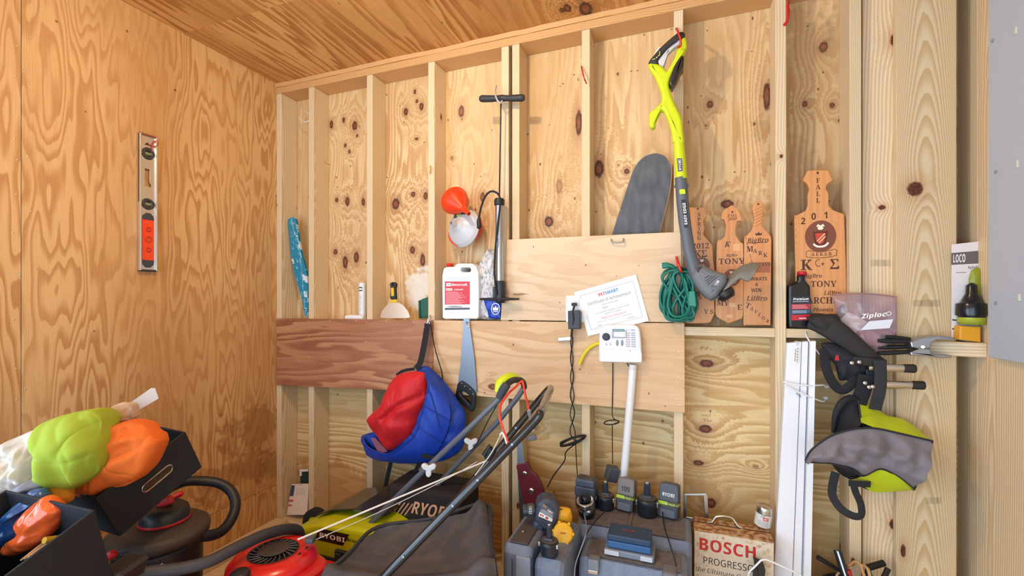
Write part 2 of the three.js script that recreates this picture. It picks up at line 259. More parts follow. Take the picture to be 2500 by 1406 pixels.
// sawn lumber: four boards of 0.25 m side by side in one sheet
function lumber({ W = 1024, H = 2048, n = 4, len = 2.6, base, vein, dark, seed, knots = [], cath = false }) {
  const r = rng(seed), L = [...Array(n)].map(() => ({ c: 0.125 + (r() - 0.5) * 0.2, d: 0.01 + r() * 0.05, s: (r() - 0.5) * 0.06, sp: 0.006 + r() * 0.006, k: r() * 50, tone: (r() - 0.5) * 14 })), K2 = knots;
  return dataTex(W, H, (i, j, o) => {
    const b = Math.floor(i / W * n), q = L[b], x = (i / W * n - b) * 0.25, y = j / H * len;
    let d = q.d + q.s * (y - 1.2) + 0.035 * noise(y * 0.9 + q.k, b * 3.1) + 0.006 * noise(y * 4 + q.k, x * 8), dx = x - q.c + 0.02 * noise(y * 0.7, q.k), core = 0, halo = 0, bend = 0;
    for (const k of K2) { if (k.b !== b) continue; const ex = (x - k.x) / k.rx, ey = (y - k.y) / k.ry, e = Math.hypot(ex, ey) * (1 + 0.1 * noise(x * 140, y * 140)); bend += 1.8 * Math.exp(-e * e / 9); core = Math.max(core, 1 - sstep(0.75, 1.1, e)); halo = Math.max(halo, Math.exp(-e * e / 3)); }
    const F = (cath && b === 0 ? 11 * (y + 120 * (x - 0.085) ** 2) + 0.5 * noise(x * 12, y * 2) : Math.sqrt(dx * dx + d * d) / q.sp) + bend + 0.1 * noise(x * 90, y * 4), s = F - Math.floor(F), t = sstep(0.15, 0.85, s) * (1 - sstep(0.93, 1, s)), fib = 0.5 * noise(x * 300 + b * 50, y * 5) + 0.5 * noise(x * 700, y * 14);
    for (let c = 0; c < 3; c++) { let v = lerp(base[c], vein[c], t * 0.75 + 0.1 + fib * 0.1) + fib * 6 + q.tone * (c === 2 ? 1.3 : 1); v = lerp(v, dark[c] * 1.5, halo * 0.3); o[c] = lerp(v, dark[c] * (0.9 + 0.4 * noise(x * 150, y * 150)), core); }
  });
}
const texStud = lumber({ base: [228, 212, 180], vein: [206, 176, 134], dark: [110, 62, 32], seed: 5, knots: [{ b: 0, x: 0.05, y: 1.9, rx: 0.006, ry: 0.008 }, { b: 1, x: 0.1, y: 2.3, rx: 0.008, ry: 0.016 }, { b: 2, x: 0.17, y: 0.6, rx: 0.006, ry: 0.01 }, { b: 3, x: 0.06, y: 0.35, rx: 0.007, ry: 0.016 }, { b: 0, x: 0.18, y: 1.1, rx: 0.004, ry: 0.006 }] });
const texWide = lumber({ base: [228, 210, 176], vein: [204, 170, 124], dark: [96, 46, 22], seed: 12, W: 1024, cath: true, knots: [{ b: 0, x: 0.055, y: 1.735, rx: 0.024, ry: 0.027 }, { b: 1, x: 0.105, y: 2.3, rx: 0.02, ry: 0.03 }, { b: 1, x: 0.06, y: 1.68, rx: 0.012, ry: 0.009 }, { b: 1, x: 0.1, y: 0.5, rx: 0.018, ry: 0.022 }, { b: 0, x: 0.02, y: 0.42, rx: 0.008, ry: 0.025 }] });
const mUpper = print(texUpper, 0.62), mLower = print(texLower, 0.62), mLeft = print(texLeft, 0.5), mCeil = print(texCeil, 0.6), mRed = print(texBoardRed, 0.5), mBoardB = print(texBoardB, 0.55), mBoardC = print(texBoardC, 0.6), mStud = print(texStud, 0.65), mWide = print(texWide, 0.65);
const mPlate = std(new THREE.Color('#f3d2ae'), 0.65, { map: texStud }), mNail = metal('#d8d8d4', 0.35), mDirt = std('#8d8379', 0.9);

const floor = struct('floor', 'dusty plywood floor of the shed');
part(floor, 'floor_panel', metreUV(box(WL - 0.1, WR + 0.1, -0.05, 0, ZB - 0.1, ZF + 0.1, 0), 'z', 1.2, 2.4), print(texBoardC, 0.8));
const ceiling = struct('ceiling', 'orange plywood ceiling');
{ const s1 = onY(1105, 88, TOP).x, cuts = [WL - 0.1, s1 - 1.2192, s1, s1 + 1.2192, WR + 0.1].filter((x, i, a) => i === 0 || (x > a[0] + 0.05 && x <= WR + 0.1));
  for (let i = 0; i < cuts.length - 1; i++) part(ceiling, 'ceiling_panel', (() => { const g = box(cuts[i] + 0.0008, cuts[i + 1] - 0.0008, TOP, TOP + 0.015, ZB, ZF, 0.0015), p = g.attributes.position, uv = new Float32Array(p.count * 2); for (let k = 0; k < p.count; k++) { uv[k * 2] = (p.getX(k) - WL) / 3.4 + (i === 1 ? 0.35 : 0); uv[k * 2 + 1] = (ZF - p.getZ(k)) / 3.7 + (i === 1 ? 0.2 : 0); } g.setAttribute('uv', new THREE.BufferAttribute(uv, 2)); return g; })(), mCeil);
  part(ceiling, 'roof_deck', box(WL - 0.1, WR + 0.1, TOP + 0.0155, TOP + 0.06, ZB - 0.1, ZF + 0.1, 0), std('#9a7a50', 0.8)); }

const back = struct('wall_back', 'stud wall with plywood sheathing');
const uvWall = (g, y0, h) => flatUV(g, 'x', 'y', [wall.x0, wall.x0 + wall.w, y0, y0 + h]);
let studSeed = 0;
function stud(x0, x1, y0, y1, z0, z1, m = mStud, name = 'stud', parent = back, grain = 'y') {
  const k = ((studSeed++ * 7) % 4) * 0.25 + 0.03 + (studSeed % 3) * 0.02, g = box(x0, x1, y0, y1, z0, z1, 0.003);
  g.translate(-x0, grain === 'y' ? 0 : -y0, -z0); metreUV(g, grain, 1, 2.6, k, grain === 'y' ? 0 : studSeed * 0.37); g.translate(x0, grain === 'y' ? 0 : y0, z0);
  return part(parent, name, g, m);
}
const studX = [WL, onZ(753, 700).x, onZ(895, 700).x, onZ(1045, 700).x, onZ(1224, 700).x, onZ(1250, 700).x, onZ(1420, 700).x, onZ(1645, 700).x, onZ(1893, 700).x, onZ(2074, 700).x];
{ const seams = [WL - 0.1, studX[4] + 0.019, studX[8] + 0.019, WR + 0.1];
  for (let i = 0; i < 3; i++) { part(back, 'sheathing_panel', uvWall(box(seams[i] + 0.0006, seams[i + 1] - 0.0006, 1.215, TOP + 0.05, ZB - 0.05, ZB, 0), 1.2, 1.42), mUpper); part(back, 'sheathing_panel', uvWall(box(seams[i] + 0.0006, seams[i + 1] - 0.0006, -0.05, 1.2145, ZB - 0.05, ZB, 0), -0.02, 1.26), mLower); } }
for (const x of studX) stud(x, x + 0.038, 0.043, PLATE, ZB + 0.0005, 0);
{ const a = onZ(2104, 700, -0.03).x, b = onZ(2187, 700, -0.03).x, c = onZ(2188, 700, 0).x, d = onZ(2336, 700, 0).x;
  const wide = (x0, x1, z0, z1, k) => { const g = box(x0, x1, 0.043, PLATE, z0, z1, 0.003); g.translate(-x0, 0, 0); metreUV(g, 'y', 1, 2.6, k, 0); g.translate(x0, 0, 0); return part(back, 'wide_board', g, mWide); };
  wide(a + 0.002, b + 0.02, -0.068, -0.03, 0.25); wide(c, d, -0.0295, 0, 0.0); }
// faded grade stamps on the lumber
{ const ink = canvasTex(128, 48, (g) => { g.fillStyle = 'rgba(70,70,66,0.14)'; g.fillRect(4, 6, 120, 36); g.fillStyle = 'rgba(60,60,58,0.16)'; g.fillRect(84, 10, 10, 28); g.fillRect(40, 12, 6, 24); }), mk = std('#ffffff', 0.7, { map: ink, transparent: true });
  for (const [px, py, z, w] of [[2150, 642, -0.0295, 26], [2262, 740, 0.0006, 36], [2280, 1222, 0.0006, 20]]) part(back, 'grade_stamp', sheet(onZ(px - w, py + 11, z), onZ(px + w, py + 11, z), onZ(px + w, py - 11, z), onZ(px - w, py - 11, z), 1), mk); }
// plates
part(back, 'bottom_plate', metreUV(box(WL, WR, 0, 0.043, ZB + 0.001, 0, 0.003), 'x', 1, 2.6, 0.1, 0.2), mStud);
part(back, 'top_plate', metreUV(box(WL, WR, PLATE + 0.0003, PLATE + 0.038, ZB + 0.001, 0.001, 0.003), 'x', 1, 2.6, 0.4, 0.5), mPlate);
{ const n = 60, pts = []; for (let i = 0; i <= n; i++) { const x = lerp(WL, WR, i / n); pts.push([x, 0.004 + 0.006 * noise(x * 3.1, 4) + 0.004 * noise(x * 11, 8)]); }   // the upper plate keeps its waney edge
  const s = [...pts.map(([x, z]) => [x, z]), [WR, ZB], [WL, ZB]], g = plate(s.map(([x, z]) => [x, z]), 0, TOP - PLATE - 0.0388, { bevel: 0.0025 });
  g.rotateX(-Math.PI / 2); g.scale(1, 1, -1); const ix = g.attributes.position.array; g.translate(0, PLATE + 0.0384, 0); g.computeVertexNormals(); part(back, 'top_plate', metreUV(g, 'x', 1, 2.6, 0.7, 0.1), mPlate); }
// plywood boards nailed over the studs, and the shelf blocks between them
const boardZ = 0.012;
const boardGeo = (px, o = {}) => { const g = cut(px, 0.0006, boardZ, { bevel: 0.001, ...o }); return flatUV(g, 'x', 'y'); };
part(back, 'plywood_board', boardGeo([[675, 777], [1057, 782], [1057, 957], [675, 940]]), mRed, 'reddish brown plywood board');
part(back, 'plywood_board', boardGeo([[1058, 782], [1671, 789], [1672, 1008], [1058, 958]]), mBoardB, 'pale plywood board');
const upperBoard = part(back, 'plywood_board', boardGeo([[1237, 585], [1661, 566], [1669, 787], [1222, 781]]), mBoardC, 'pale square plywood board');
const SHELF = 1.222;
part(back, 'shelf_block', metreUV(box(studX[7] + 0.038, studX[8], SHELF - 0.036, SHELF, ZB + 0.001, -0.001, 0.003), 'x', 1, 2.6, 0.3, 0.1), mStud);
part(back, 'shelf_block', metreUV(box(studX[8] + 0.038, studX[9], SHELF - 0.036, SHELF, ZB + 0.001, -0.001, 0.003), 'x', 1, 2.6, 0.55, 0.3), mStud);
for (let i = 0; i < 7; i++) { if (i === 4) continue; part(back, 'shelf_block', metreUV(box(studX[i] + 0.0385, studX[i + 1] - 0.0005, SHELF - 0.036, SHELF + 0.002, ZB + 0.001, -0.001, 0.003), 'x', 1, 2.6, 0.1 * i, 0.2), mStud); }
// nail heads in the boards
{ const nail = new THREE.SphereGeometry(0.0034, 8, 5); nail.scale(1, 1, 0.45);
  for (const [px, py] of [[680, 787], [710, 781], [753, 785], [805, 782], [870, 783], [895, 788], [943, 784], [754, 821], [675, 832], [894, 834], [753, 871], [894, 887], [676, 881], [895, 936], [677, 921], [1010, 787], [1058, 852], [1240, 790], [1262, 788], [1314, 788], [1380, 791], [1606, 792], [1656, 795], [1431, 843], [1658, 859], [1432, 912], [1658, 920], [1432, 984], [1659, 990], [1228, 862], [1088, 787], [1120, 786], [1660, 572], [1427, 583], [1660, 622], [1430, 641], [1226, 757], [1058, 890]]) { const p = onZ(px, py, boardZ), m = part(back, 'nail_head', nail, mNail); m.position.copy(p); } }

const left = struct('wall_left', 'orange plywood wall with swirling grain');
{ const zs = onX(52, 700, WL).z, ys = onX(673, 1184, WL).y;
  const panel = (z0, z1, y0, y1, du) => { const g = box(WL - 0.05, WL, y0, y1, z0, z1, 0.0012), p = g.attributes.position, uv = new Float32Array(p.count * 2); for (let k = 0; k < p.count; k++) { uv[k * 2] = p.getZ(k) / 2.7 + du; uv[k * 2 + 1] = p.getY(k) / 2.7; } g.setAttribute('uv', new THREE.BufferAttribute(uv, 2)); part(left, 'wall_panel', g, mLeft); };
  panel(ZB - 0.05, zs - 0.0008, ys + 0.001, TOP, 0.1); panel(zs + 0.0008, SIDE.z0, ys + 0.001, TOP, 0.53); panel(SIDE.z0, SIDE.z1, SIDE.y1, TOP, 0.3); panel(SIDE.z1, ZF + 0.05, 0, TOP, 0.3); panel(ZB - 0.05, zs + 0.3, 0, ys - 0.001, 0.77); panel(zs + 0.302, SIDE.z0, 0, ys - 0.001, 0.2);
  for (const [z0, z1, y0] of [[ZB - 0.05, SIDE.z0, -0.05], [SIDE.z0, SIDE.z1, SIDE.y1], [SIDE.z1, ZF + 0.05, -0.05]]) part(left, 'outer_skin', box(WL - 0.09, WL - 0.051, y0, TOP + 0.05, z0, z1, 0), std('#8a7350', 0.8));
  part(left, 'bottom_plate', metreUV(box(WL + 0.0005, WL + 0.085, 0, 0.043, 0.001, SIDE.z0, 0.003), 'z', 1, 2.6, 0.6, 0.1), mStud);
  const nail = new THREE.SphereGeometry(0.0028, 7, 5); nail.scale(0.4, 1, 1);
  for (const [px, py] of [[75, 90], [60, 175], [42, 112], [38, 185], [70, 205], [42, 285], [36, 338], [68, 382], [43, 390], [40, 473], [76, 515], [32, 568], [48, 673], [88, 656], [34, 780], [40, 900], [62, 950], [42, 975], [38, 1060]]) { const m = part(left, 'nail_head', nail, mNail); m.position.copy(onX(px, py, WL)); } }

const right = struct('wall_right', 'pale wood wall at the right');
{ const g = (y0, y1, z0, z1, k) => { const b = box(WR, WR + 0.05, y0, y1, z0, z1, 0.002); b.translate(0, 0, -z0); metreUV(b, 'y', 1, 2.6, k, 0.2); b.translate(0, 0, z0); return b; };
  part(right, 'wall_board', g(0, TOP, 0.004, 0.24, 0.51), mWide); part(right, 'wall_panel', g(0, TOP, 0.2405, ZF + 0.05, 0.6), mWide); part(right, 'wall_panel', g(0, TOP, ZB - 0.05, 0.0035, 0.75), mWide); }
const front = struct('wall_front', 'wall behind the camera with the open doorway');
{ const m = mLeft, w = (x0, x1, y0, y1) => part(front, 'wall_panel', metreUV(box(x0, x1, y0, y1, ZF, ZF + 0.1, 0), 'y', 2.7, 2.7), m);
  w(WL - 0.05, DOOR.x0, 0, TOP); w(DOOR.x1, WR + 0.05, 0, TOP); w(DOOR.x0, DOOR.x1, DOOR.y1, TOP); }
// ---------------------------------------------------------------- colours of things
const BLACK = std('#17181b', 0.5), RUBBER = std('#1d1f24', 0.75), STEEL = metal('#c9ccd0', 0.28), DARKSTEEL = metal('#7d8288', 0.4), WHITE = std('#eceef0', 0.45), RED = std('#d8281c', 0.42), REDHOOK = std('#c8261c', 0.4), LIME = std('#c9d51f', 0.4), DARKGREY = std('#3a3e45', 0.55), GREY = std('#767b84', 0.5), NYLON = std('#1b1d22', 0.85);
const decal = (tex, rough = 0.55) => std('#ffffff', rough, { map: tex, transparent: true });
const onShelf = (px, z) => flat2(px, z).map(([x, y]) => [x, Math.max(y, SHELF + 0.003)]);
const quadZ = (q, z) => sheet(...q.map(([a, b]) => onZ(a, b, z)));
// a curved hook: wire through points
const wire = (pts, r, o = {}) => sweep(pts, r, { sides: 8, ...o });
const Zs = (list) => list.map(([a, b, z]) => onZ(a, b, z));

// ---- spirit level on the left wall
{
  const t = thing('spirit_level', 'silver box spirit level with a bright orange insert hung upright on the left plywood wall', 'spirit level');
  const o = onX(334, 660, WL), map = (a, b) => { const p = onX(a, b, WL); return [o.z - p.z, p.y - o.y]; }, M = new THREE.Matrix4().makeBasis(V(0, 0, -1), V(0, 1, 0), V(1, 0, 0)).setPosition(V(WL + 0.003, o.y, o.z));
  const [w] = map(377, 660), h = map(334, 325)[1], ty = (py) => map(334, py)[1], put2 = (g) => g.applyMatrix4(M);
  const ell = (cx, cy, rx, ry, n = 20) => [...Array(n)].map((_, i) => [cx + rx * Math.cos(i / n * 6.2832), cy + ry * Math.sin(i / n * 6.2832)]);
  const slot = [[w * 0.32, ty(452)], [w * 0.7, ty(452)], [w * 0.7, ty(446)], [w * 0.6, ty(440)], [w * 0.6, ty(408)], [w * 0.32, ty(408)]];
  const hang = [[w * 0.28, ty(350)], [w * 0.62, ty(350)], [w * 0.5, ty(342)]];
  const alu = metal('#dfe1e4', 0.32);
  part(t, 'web', put2(plate([[0, 0], [w, 0], [w, h], [0, h]], 0.006, 0.006, { bevel: 0.0005, holes: [slot, hang, ell(w * 0.5, ty(370), w * 0.36, ty(355) - ty(370)), ell(w * 0.5, ty(495), w * 0.36, ty(481) - ty(495))] })), alu);
  for (const x of [0, w - 0.006]) part(t, 'rail', put2(box(x, x + 0.006, 0, h, 0, 0.02, 0.001)), alu);
  for (const py of [370, 495]) {
    const cy = ty(py), v = part(t, 'vial', put2(plate(ell(w * 0.5, cy, w * 0.39, w * 0.39 * 0.86), 0.004, 0.012, { bevel: 0.002, holes: [ell(w * 0.5, cy, w * 0.2, w * 0.2)] })), std('#3a3c42', 0.4));
    part(v, 'vial_tube', put2(rod(V(w * 0.32, cy, 0.009), V(w * 0.68, cy, 0.009), w * 0.1)), std('#c2c890', 0.1, { transmission: 0.6 }));
  }
  const ins = part(t, 'insert', put2(box(w * 0.17, w * 0.83, ty(634), ty(534), 0.0065, 0.015, 0.001)), std('#f04a22', 0.4), 'orange insert with three round holes');
  for (const [py, r] of [[558, 0.12], [583, 0.16], [608, 0.12]]) part(ins, 'stud_hole', put2(new THREE.TorusGeometry(w * r, w * 0.035, 8, 20).translate(w * 0.5, ty(py), 0.0155)), std('#b83418', 0.4));
  for (const [a, b] of [[534, 516], [652, 634]]) part(t, 'insert_cap', put2(plate(a === 534 ? [[w * 0.17, ty(534)], [w * 0.83, ty(534)], [w * 0.8, ty(524)], [w * 0.62, ty(517)], [w * 0.38, ty(517)], [w * 0.2, ty(524)]] : [[w * 0.17, ty(634)], [w * 0.2, ty(645)], [w * 0.38, ty(652)], [w * 0.62, ty(652)], [w * 0.8, ty(645)], [w * 0.83, ty(634)]], 0.0065, 0.01, { bevel: 0.002 })), std('#3c434c', 0.4));
  part(t, 'end_cap', put2(box(0.001, w - 0.001, -0.003, 0.005, 0, 0.019, 0.001)), std('#2c3036', 0.5)); part(t, 'end_cap', put2(box(0.001, w - 0.001, h - 0.004, h + 0.003, 0, 0.019, 0.001)), std('#8a4d38', 0.4));
  part(t, 'wrist_loop', put2(sweep([V(w * 0.5, ty(346), 0.014), V(w * 0.8, ty(349), 0.02), V(w * 0.98, ty(342), 0.022), V(w * 0.95, ty(332), 0.018), V(w * 0.7, ty(348), 0.016), V(w * 0.72, ty(362), 0.014)], 0.0025, { sides: 6 })), std('#b0503a', 0.7));
}
// ---- painted slat leaning in the corner bay
{
  const t = thing('painted_slat', 'turquoise painted wooden slat with a worn white edge leaning in the corner bay', 'wood slat');
  const px = [[703, 540], [712, 531], [721, 533], [726, 560], [735, 615], [746, 655], [751, 690], [752, 735], [751, 770], [744, 769], [738, 735], [729, 700], [718, 665], [711, 620], [706, 570]];
  const g = plate(onShelf(px, -0.03), -0.045, 0.018, { bevel: 0.003, smooth: 0.5 });
  const tex = dataTex(128, 512, (i, j, o) => { const w = noise(i * 0.11, j * 0.03) + 0.5 * noise(i * 0.3, j * 0.12); const a = i / 128, e = sstep(0.25, 0.5, w + 0.5 * sstep(0.5, 0.98, a) - 0.25); o[0] = lerp(18, 214, e); o[1] = lerp(132, 226, e); o[2] = lerp(168, 230, e); });
  const uv = flatUV(g).attributes.uv, p = g.attributes.position, L = onShelf(px, -0.03).map((q) => q);
  for (let i = 0; i < uv.count; i++) { const y = p.getY(i); let lo = 9, hi = -9; for (let k = 0; k < L.length; k++) { const a = L[k], b = L[(k + 1) % L.length]; if ((a[1] - y) * (b[1] - y) <= 0 && a[1] !== b[1]) { const x = a[0] + (b[0] - a[0]) * (y - a[1]) / (b[1] - a[1]); lo = Math.min(lo, x); hi = Math.max(hi, x); } } if (hi > lo) uv.setX(i, clamp((p.getX(i) - lo) / (hi - lo), 0.02, 0.98)); }
  part(t, 'slat', g, print(tex, 0.55));
}
// ---- hooks screwed into the framing
function hookThing(name, label, pts, r, mat, plateAt) { const t = thing(name, label, 'hook'); part(t, 'hook_wire', wire(pts, r), mat); if (plateAt) part(t, 'screw_shank', rod(plateAt[0], plateAt[1], r * 0.9, 8), STEEL); return t; }
hookThing('wall_hook', 'white coated hook on the stud nearest the corner', Zs([[731, 287, -0.06], [740, 297, -0.03], [752, 296, -0.01], [758, 285, -0.012], [752, 276, -0.03], [746, 272, -0.06]]), 0.0035, WHITE);
hookThing('wire_staple', 'bent wire nail sticking out of the second stud', Zs([[791, 392, -0.005], [796, 399, 0.012], [808, 403, 0.012]]), 0.0018, STEEL);
hookThing('wire_staple', 'small yellow tipped nail on the fourth stud', Zs([[1050, 405, 0.001], [1051, 412, 0.012], [1049, 424, 0.014]]), 0.0028, std('#d99a2a', 0.5));
// ---- white tubes on the shelf
{
  const t = thing('caulk_tube', 'white caulk tube standing in the second bay of the shelf', 'tube');
  const a = onShelf([[885, 770]], -0.06)[0], top = onZ(885, 690, -0.06).y, A = V(a[0], SHELF + 0.003, -0.06);
  part(t, 'barrel', turn([[0, 0], [0.0195, 0], [0.0195, top - A.y - 0.004], [0.018, top - A.y], [0, top - A.y]], A, A.clone().setY(3)), WHITE);
  const tex = canvasTex(128, 256, (g) => { g.fillStyle = '#eceef0'; g.fillRect(0, 0, 128, 256); g.fillStyle = '#3a4656'; g.fillRect(26, 14, 76, 34); g.fillStyle = '#fff'; g.fillRect(34, 24, 60, 14); g.fillStyle = '#9aa0a8'; for (let i = 0; i < 16; i++) g.fillRect(24, 64 + i * 11, 50 + (i * 37 % 30), 3); });
  part(t, 'label', flatUV(along(new THREE.CylinderGeometry(0.0198, 0.0198, top - A.y - 0.03, 20, 1, true, -1.2, 2.4), A.clone().setY((top + A.y) / 2), A.clone().setY(9)), 'x', 'y'), print(tex, 0.5));
  const t2 = thing('caulk_tube', 'white squeezed tube lying on the shelf in the second bay', 'tube'), b = onZ(846, 765, -0.03), c = onZ(890, 764, -0.03); b.y = c.y = SHELF + 0.017;
  part(t2, 'barrel', sweep([b, b.clone().lerp(c, 0.3), b.clone().lerp(c, 0.7), c], [0.0125, 0.0145, 0.013, 0.0145], { sides: 12, up: V(0, 1, 0) }), WHITE);
  part(t2, 'nozzle', sweep([b.clone().add(V(0.001, 0, 0)), b.clone().add(V(-0.012, -0.002, 0))], [0.008, 0.005], { sides: 10, smooth: false }), std('#d4d7db', 0.5));
}
// ---- broad putty knife
{
  const t = thing('putty_knife', 'wide taping knife with a yellow and black handle leaning on the shelf', 'putty knife');
  const z = -0.02, blade = onShelf([[930, 776], [932, 760], [944, 745], [953, 738], [972, 738], [985, 746], [996, 760], [999, 776]], z);
  part(t, 'blade', plate(blade, z - 0.002, 0.002, { bevel: 0.0004, smooth: 0.2 }), metal('#e2d3bd', 0.3));
  const H = (px) => flat2(px, z);
  part(t, 'collar', plate(H([[953, 739], [957, 728], [966, 728], [972, 739]]), z - 0.008, 0.016, { bevel: 0.003 }), std('#e0b91c', 0.45));
  const h = part(t, 'handle', plate(H([[955, 730], [956, 705], [954, 694], [958, 689], [965, 689], [969, 694], [967, 705], [968, 730]]), z - 0.011, 0.022, { bevel: 0.005, smooth: 0.3, holes: [H([[960, 695], [963, 695], [963, 692], [960, 692]])] }), std('#23262a', 0.6));
  part(h, 'handle_grip', plate(H([[958, 722], [958, 703], [964, 703], [965, 722]]), z + 0.006, 0.0065, { bevel: 0.002, smooth: 0.2 }), std('#e0b91c', 0.5));
}
// ---- green box peeking from behind the fourth stud
{
  const t = thing('dustpan', 'dark green plastic dustpan half hidden behind the fourth stud', 'dustpan');
  part(t, 'pan', plate(onShelf([[1024, 776], [1023, 735], [1030, 730], [1053, 722], [1062, 722], [1062, 776]], -0.09), -0.11, 0.02, { bevel: 0.004 }), std('#0f5a48', 0.5));
  part(t, 'rim', plate(onShelf([[1022, 777], [1021, 734], [1025, 733], [1027, 777]], -0.085), -0.1, 0.016, { bevel: 0.003 }), std('#0c4a3c', 0.5));
}
// ---- coolant jug
{
  const t = thing('coolant_jug', 'white plastic jug with a red label and red cap on the shelf', 'jug');
  const z = -0.015, body = [[1080, 776], [1079, 700], [1079, 672], [1083, 655], [1091, 651], [1108, 651], [1113, 645], [1120, 643], [1152, 643], [1162, 650], [1168, 667], [1169, 720], [1168, 774], [1163, 779], [1086, 779]], hole = [[1124, 657], [1127, 653], [1146, 653], [1149, 657], [1149, 661], [1146, 664], [1128, 664], [1124, 661]];
  part(t, 'body', plate(onShelf(body, z), z - 0.1, 0.1, { bevel: 0.006, seg: 3, holes: [onShelf(hole, z)] }), std('#eef0f4', 0.35));
  const c = onZ(1098, 651, z - 0.05), cap = part(t, 'cap', turn([[0, 0], [0.0165, 0], [0.0165, 0.014], [0.015, 0.017], [0, 0.017]], c, c.clone().add(V(0, 1, 0))), RED);
  for (let i = 0; i < 14; i++) { const a = i / 14 * 6.283; part(cap, 'cap_rib', box(c.x + Math.cos(a) * 0.0165 - 0.001, c.x + Math.cos(a) * 0.0165 + 0.001, c.y + 0.002, c.y + 0.014, c.z + Math.sin(a) * 0.0165 - 0.001, c.z + Math.sin(a) * 0.0165 + 0.001, 0.0005), RED); }
  const tex = canvasTex(256, 300, (g) => {
    g.fillStyle = '#cf2430'; g.fillRect(0, 0, 256, 300); g.fillStyle = '#fff'; g.fillRect(14, 16, 50, 34); g.fillStyle = '#333'; text(g, 'FORD', 39, 33, 16, '#223', 'sans-serif', { style: 'italic bold' });
    text(g, 'Motorcraft', 150, 34, 34, '#fff', 'sans-serif', { style: 'bold', sx: 0.9 }); g.fillStyle = '#fff'; g.fillRect(10, 72, 70, 22); text(g, 'ORANGE', 45, 84, 17, '#c22', 'sans-serif', { style: 'bold italic' }); text(g, 'COOLANT', 140, 84, 20, '#fff', 'sans-serif', { style: 'bold italic' });
    g.fillStyle = '#f6c9cb'; for (let i = 0; i < 12; i++) g.fillRect(10, 108 + i * 11, 120 + (i * 53 % 90), 3.4); g.fillStyle = '#e9ecef'; g.fillRect(0, 240, 256, 60); g.fillStyle = '#9aa4ae'; g.beginPath(); g.moveTo(20, 262); g.quadraticCurveTo(90, 238, 190, 262); g.lineTo(20, 266); g.fill(); g.fillStyle = '#3b424b'; g.fillRect(0, 274, 256, 20); g.fillStyle = '#8d97a1'; g.fillRect(60, 262, 120, 8);
  });
  part(t, 'label', quadZ([[1086, 758], [1147, 757], [1147, 687], [1086, 687]], z + 0.0008), print(tex, 0.4));
}
// ---- crumpled bag of plaster and the blue sack in front of it
{
  const t = thing('paper_sack', 'crumpled silver and white sack squeezed behind the bicycle pump', 'sack');
  const tex = dataTex(256, 256, (i, j, o) => { const n = noise(i * 0.06, j * 0.05) + 0.6 * noise(i * 0.16, j * 0.14), d = 1 - 0.3 * sstep(0.25, 0.5, n) - 0.18 * sstep(0.3, 0.6, -n); o[0] = 226 * d; o[1] = 226 * d; o[2] = 228 * d; });
  const g = puff(onShelf([[1170, 776], [1169, 730], [1172, 690], [1170, 655], [1177, 630], [1190, 612], [1202, 608], [1212, 620], [1216, 660], [1215, 720], [1216, 776]], -0.075), -0.075, 0.035, 0.03, { fold: 0.016, ff: 42, pw: 0.35, seed: 3, rings: 18, smooth: 0.3 });
  g.setAttribute('uv', flatUV(g).attributes.uv); part(t, 'sack', g, print(tex, 0.35));
  const t2 = thing('plaster_sack', 'blue bag with a white crown emblem on the shelf below the pump foot', 'bag');
  const b = puff(onShelf([[1181, 732], [1222, 731], [1223, 777], [1194, 777], [1190, 758]], -0.03), -0.03, 0.014, 0.02, { fold: 0.005, ff: 30, pw: 0.35, seed: 5, smooth: 0.1 });
  const crown = canvasTex(128, 128, (c) => { c.strokeStyle = '#fff'; c.lineWidth = 8; c.beginPath(); c.arc(64, 64, 54, 0, 7); c.stroke(); c.fillStyle = '#fff'; c.beginPath(); c.moveTo(30, 80); c.lineTo(26, 40); c.lineTo(46, 58); c.lineTo(64, 34); c.lineTo(82, 58); c.lineTo(102, 40); c.lineTo(98, 80); c.fill(); c.fillRect(32, 86, 64, 8); });
  part(t2, 'bag', b, std('#0d3fb4', 0.35)); part(t2, 'emblem', quadZ([[1198, 770], [1222, 770], [1222, 738], [1198, 738]], -0.013), decal(crown, 0.4));
}
// ---- funnels on a nail
function funnel(name, label, rim, tip, R, r, mat, group) {
  const t = thing(name, label, 'funnel', group), d = tip.clone().sub(rim), L = d.length(), p = [[R * 1.03, -0.002], [R * 1.03, 0.004], [R, 0.006], [R * 0.97, L * 0.08], [R * 0.86, L * 0.25], [r * 1.9, L * 0.62], [r * 1.6, L * 0.68], [r * 1.1, L], [r * 0.8, L], [r * 1.35, L * 0.66], [R * 0.8, L * 0.26], [R * 0.92, 0.004], [R * 1.03, -0.002]];
  part(t, 'bowl', turn(p, rim, tip, 40), mat); return t;
}
funnel('funnel', 'red plastic funnel mostly hidden behind the white one', onZ(1136, 561, -0.05), onZ(1118, 540, 0.02), 0.095, 0.008, std('#e0523e', 0.4), undefined);
{ const w = funnel('funnel', 'translucent white funnel hanging below the orange one', onZ(1133, 557, -0.02), onZ(1101, 544, 0.075), 0.095, 0.008, std('#dfe3e8', 0.3, { transmission: 0.25 }));
  const tex = canvasTex(160, 64, (g) => { g.fillStyle = '#14251a'; g.fillRect(0, 0, 160, 64); text(g, 'WILD', 84, 36, 40, '#c4e03a', 'sans-serif', { style: 'italic bold' }); });
  part(w, 'label', quadZ([[1107, 532], [1136, 532], [1137, 519], [1110, 520]], 0.012), print(tex, 0.5)); }
funnel('funnel', 'bright orange funnel hanging above the white one', onZ(1110, 490, 0.0), onZ(1145, 522, 0.085), 0.07, 0.0085, std('#f0411c', 0.32));
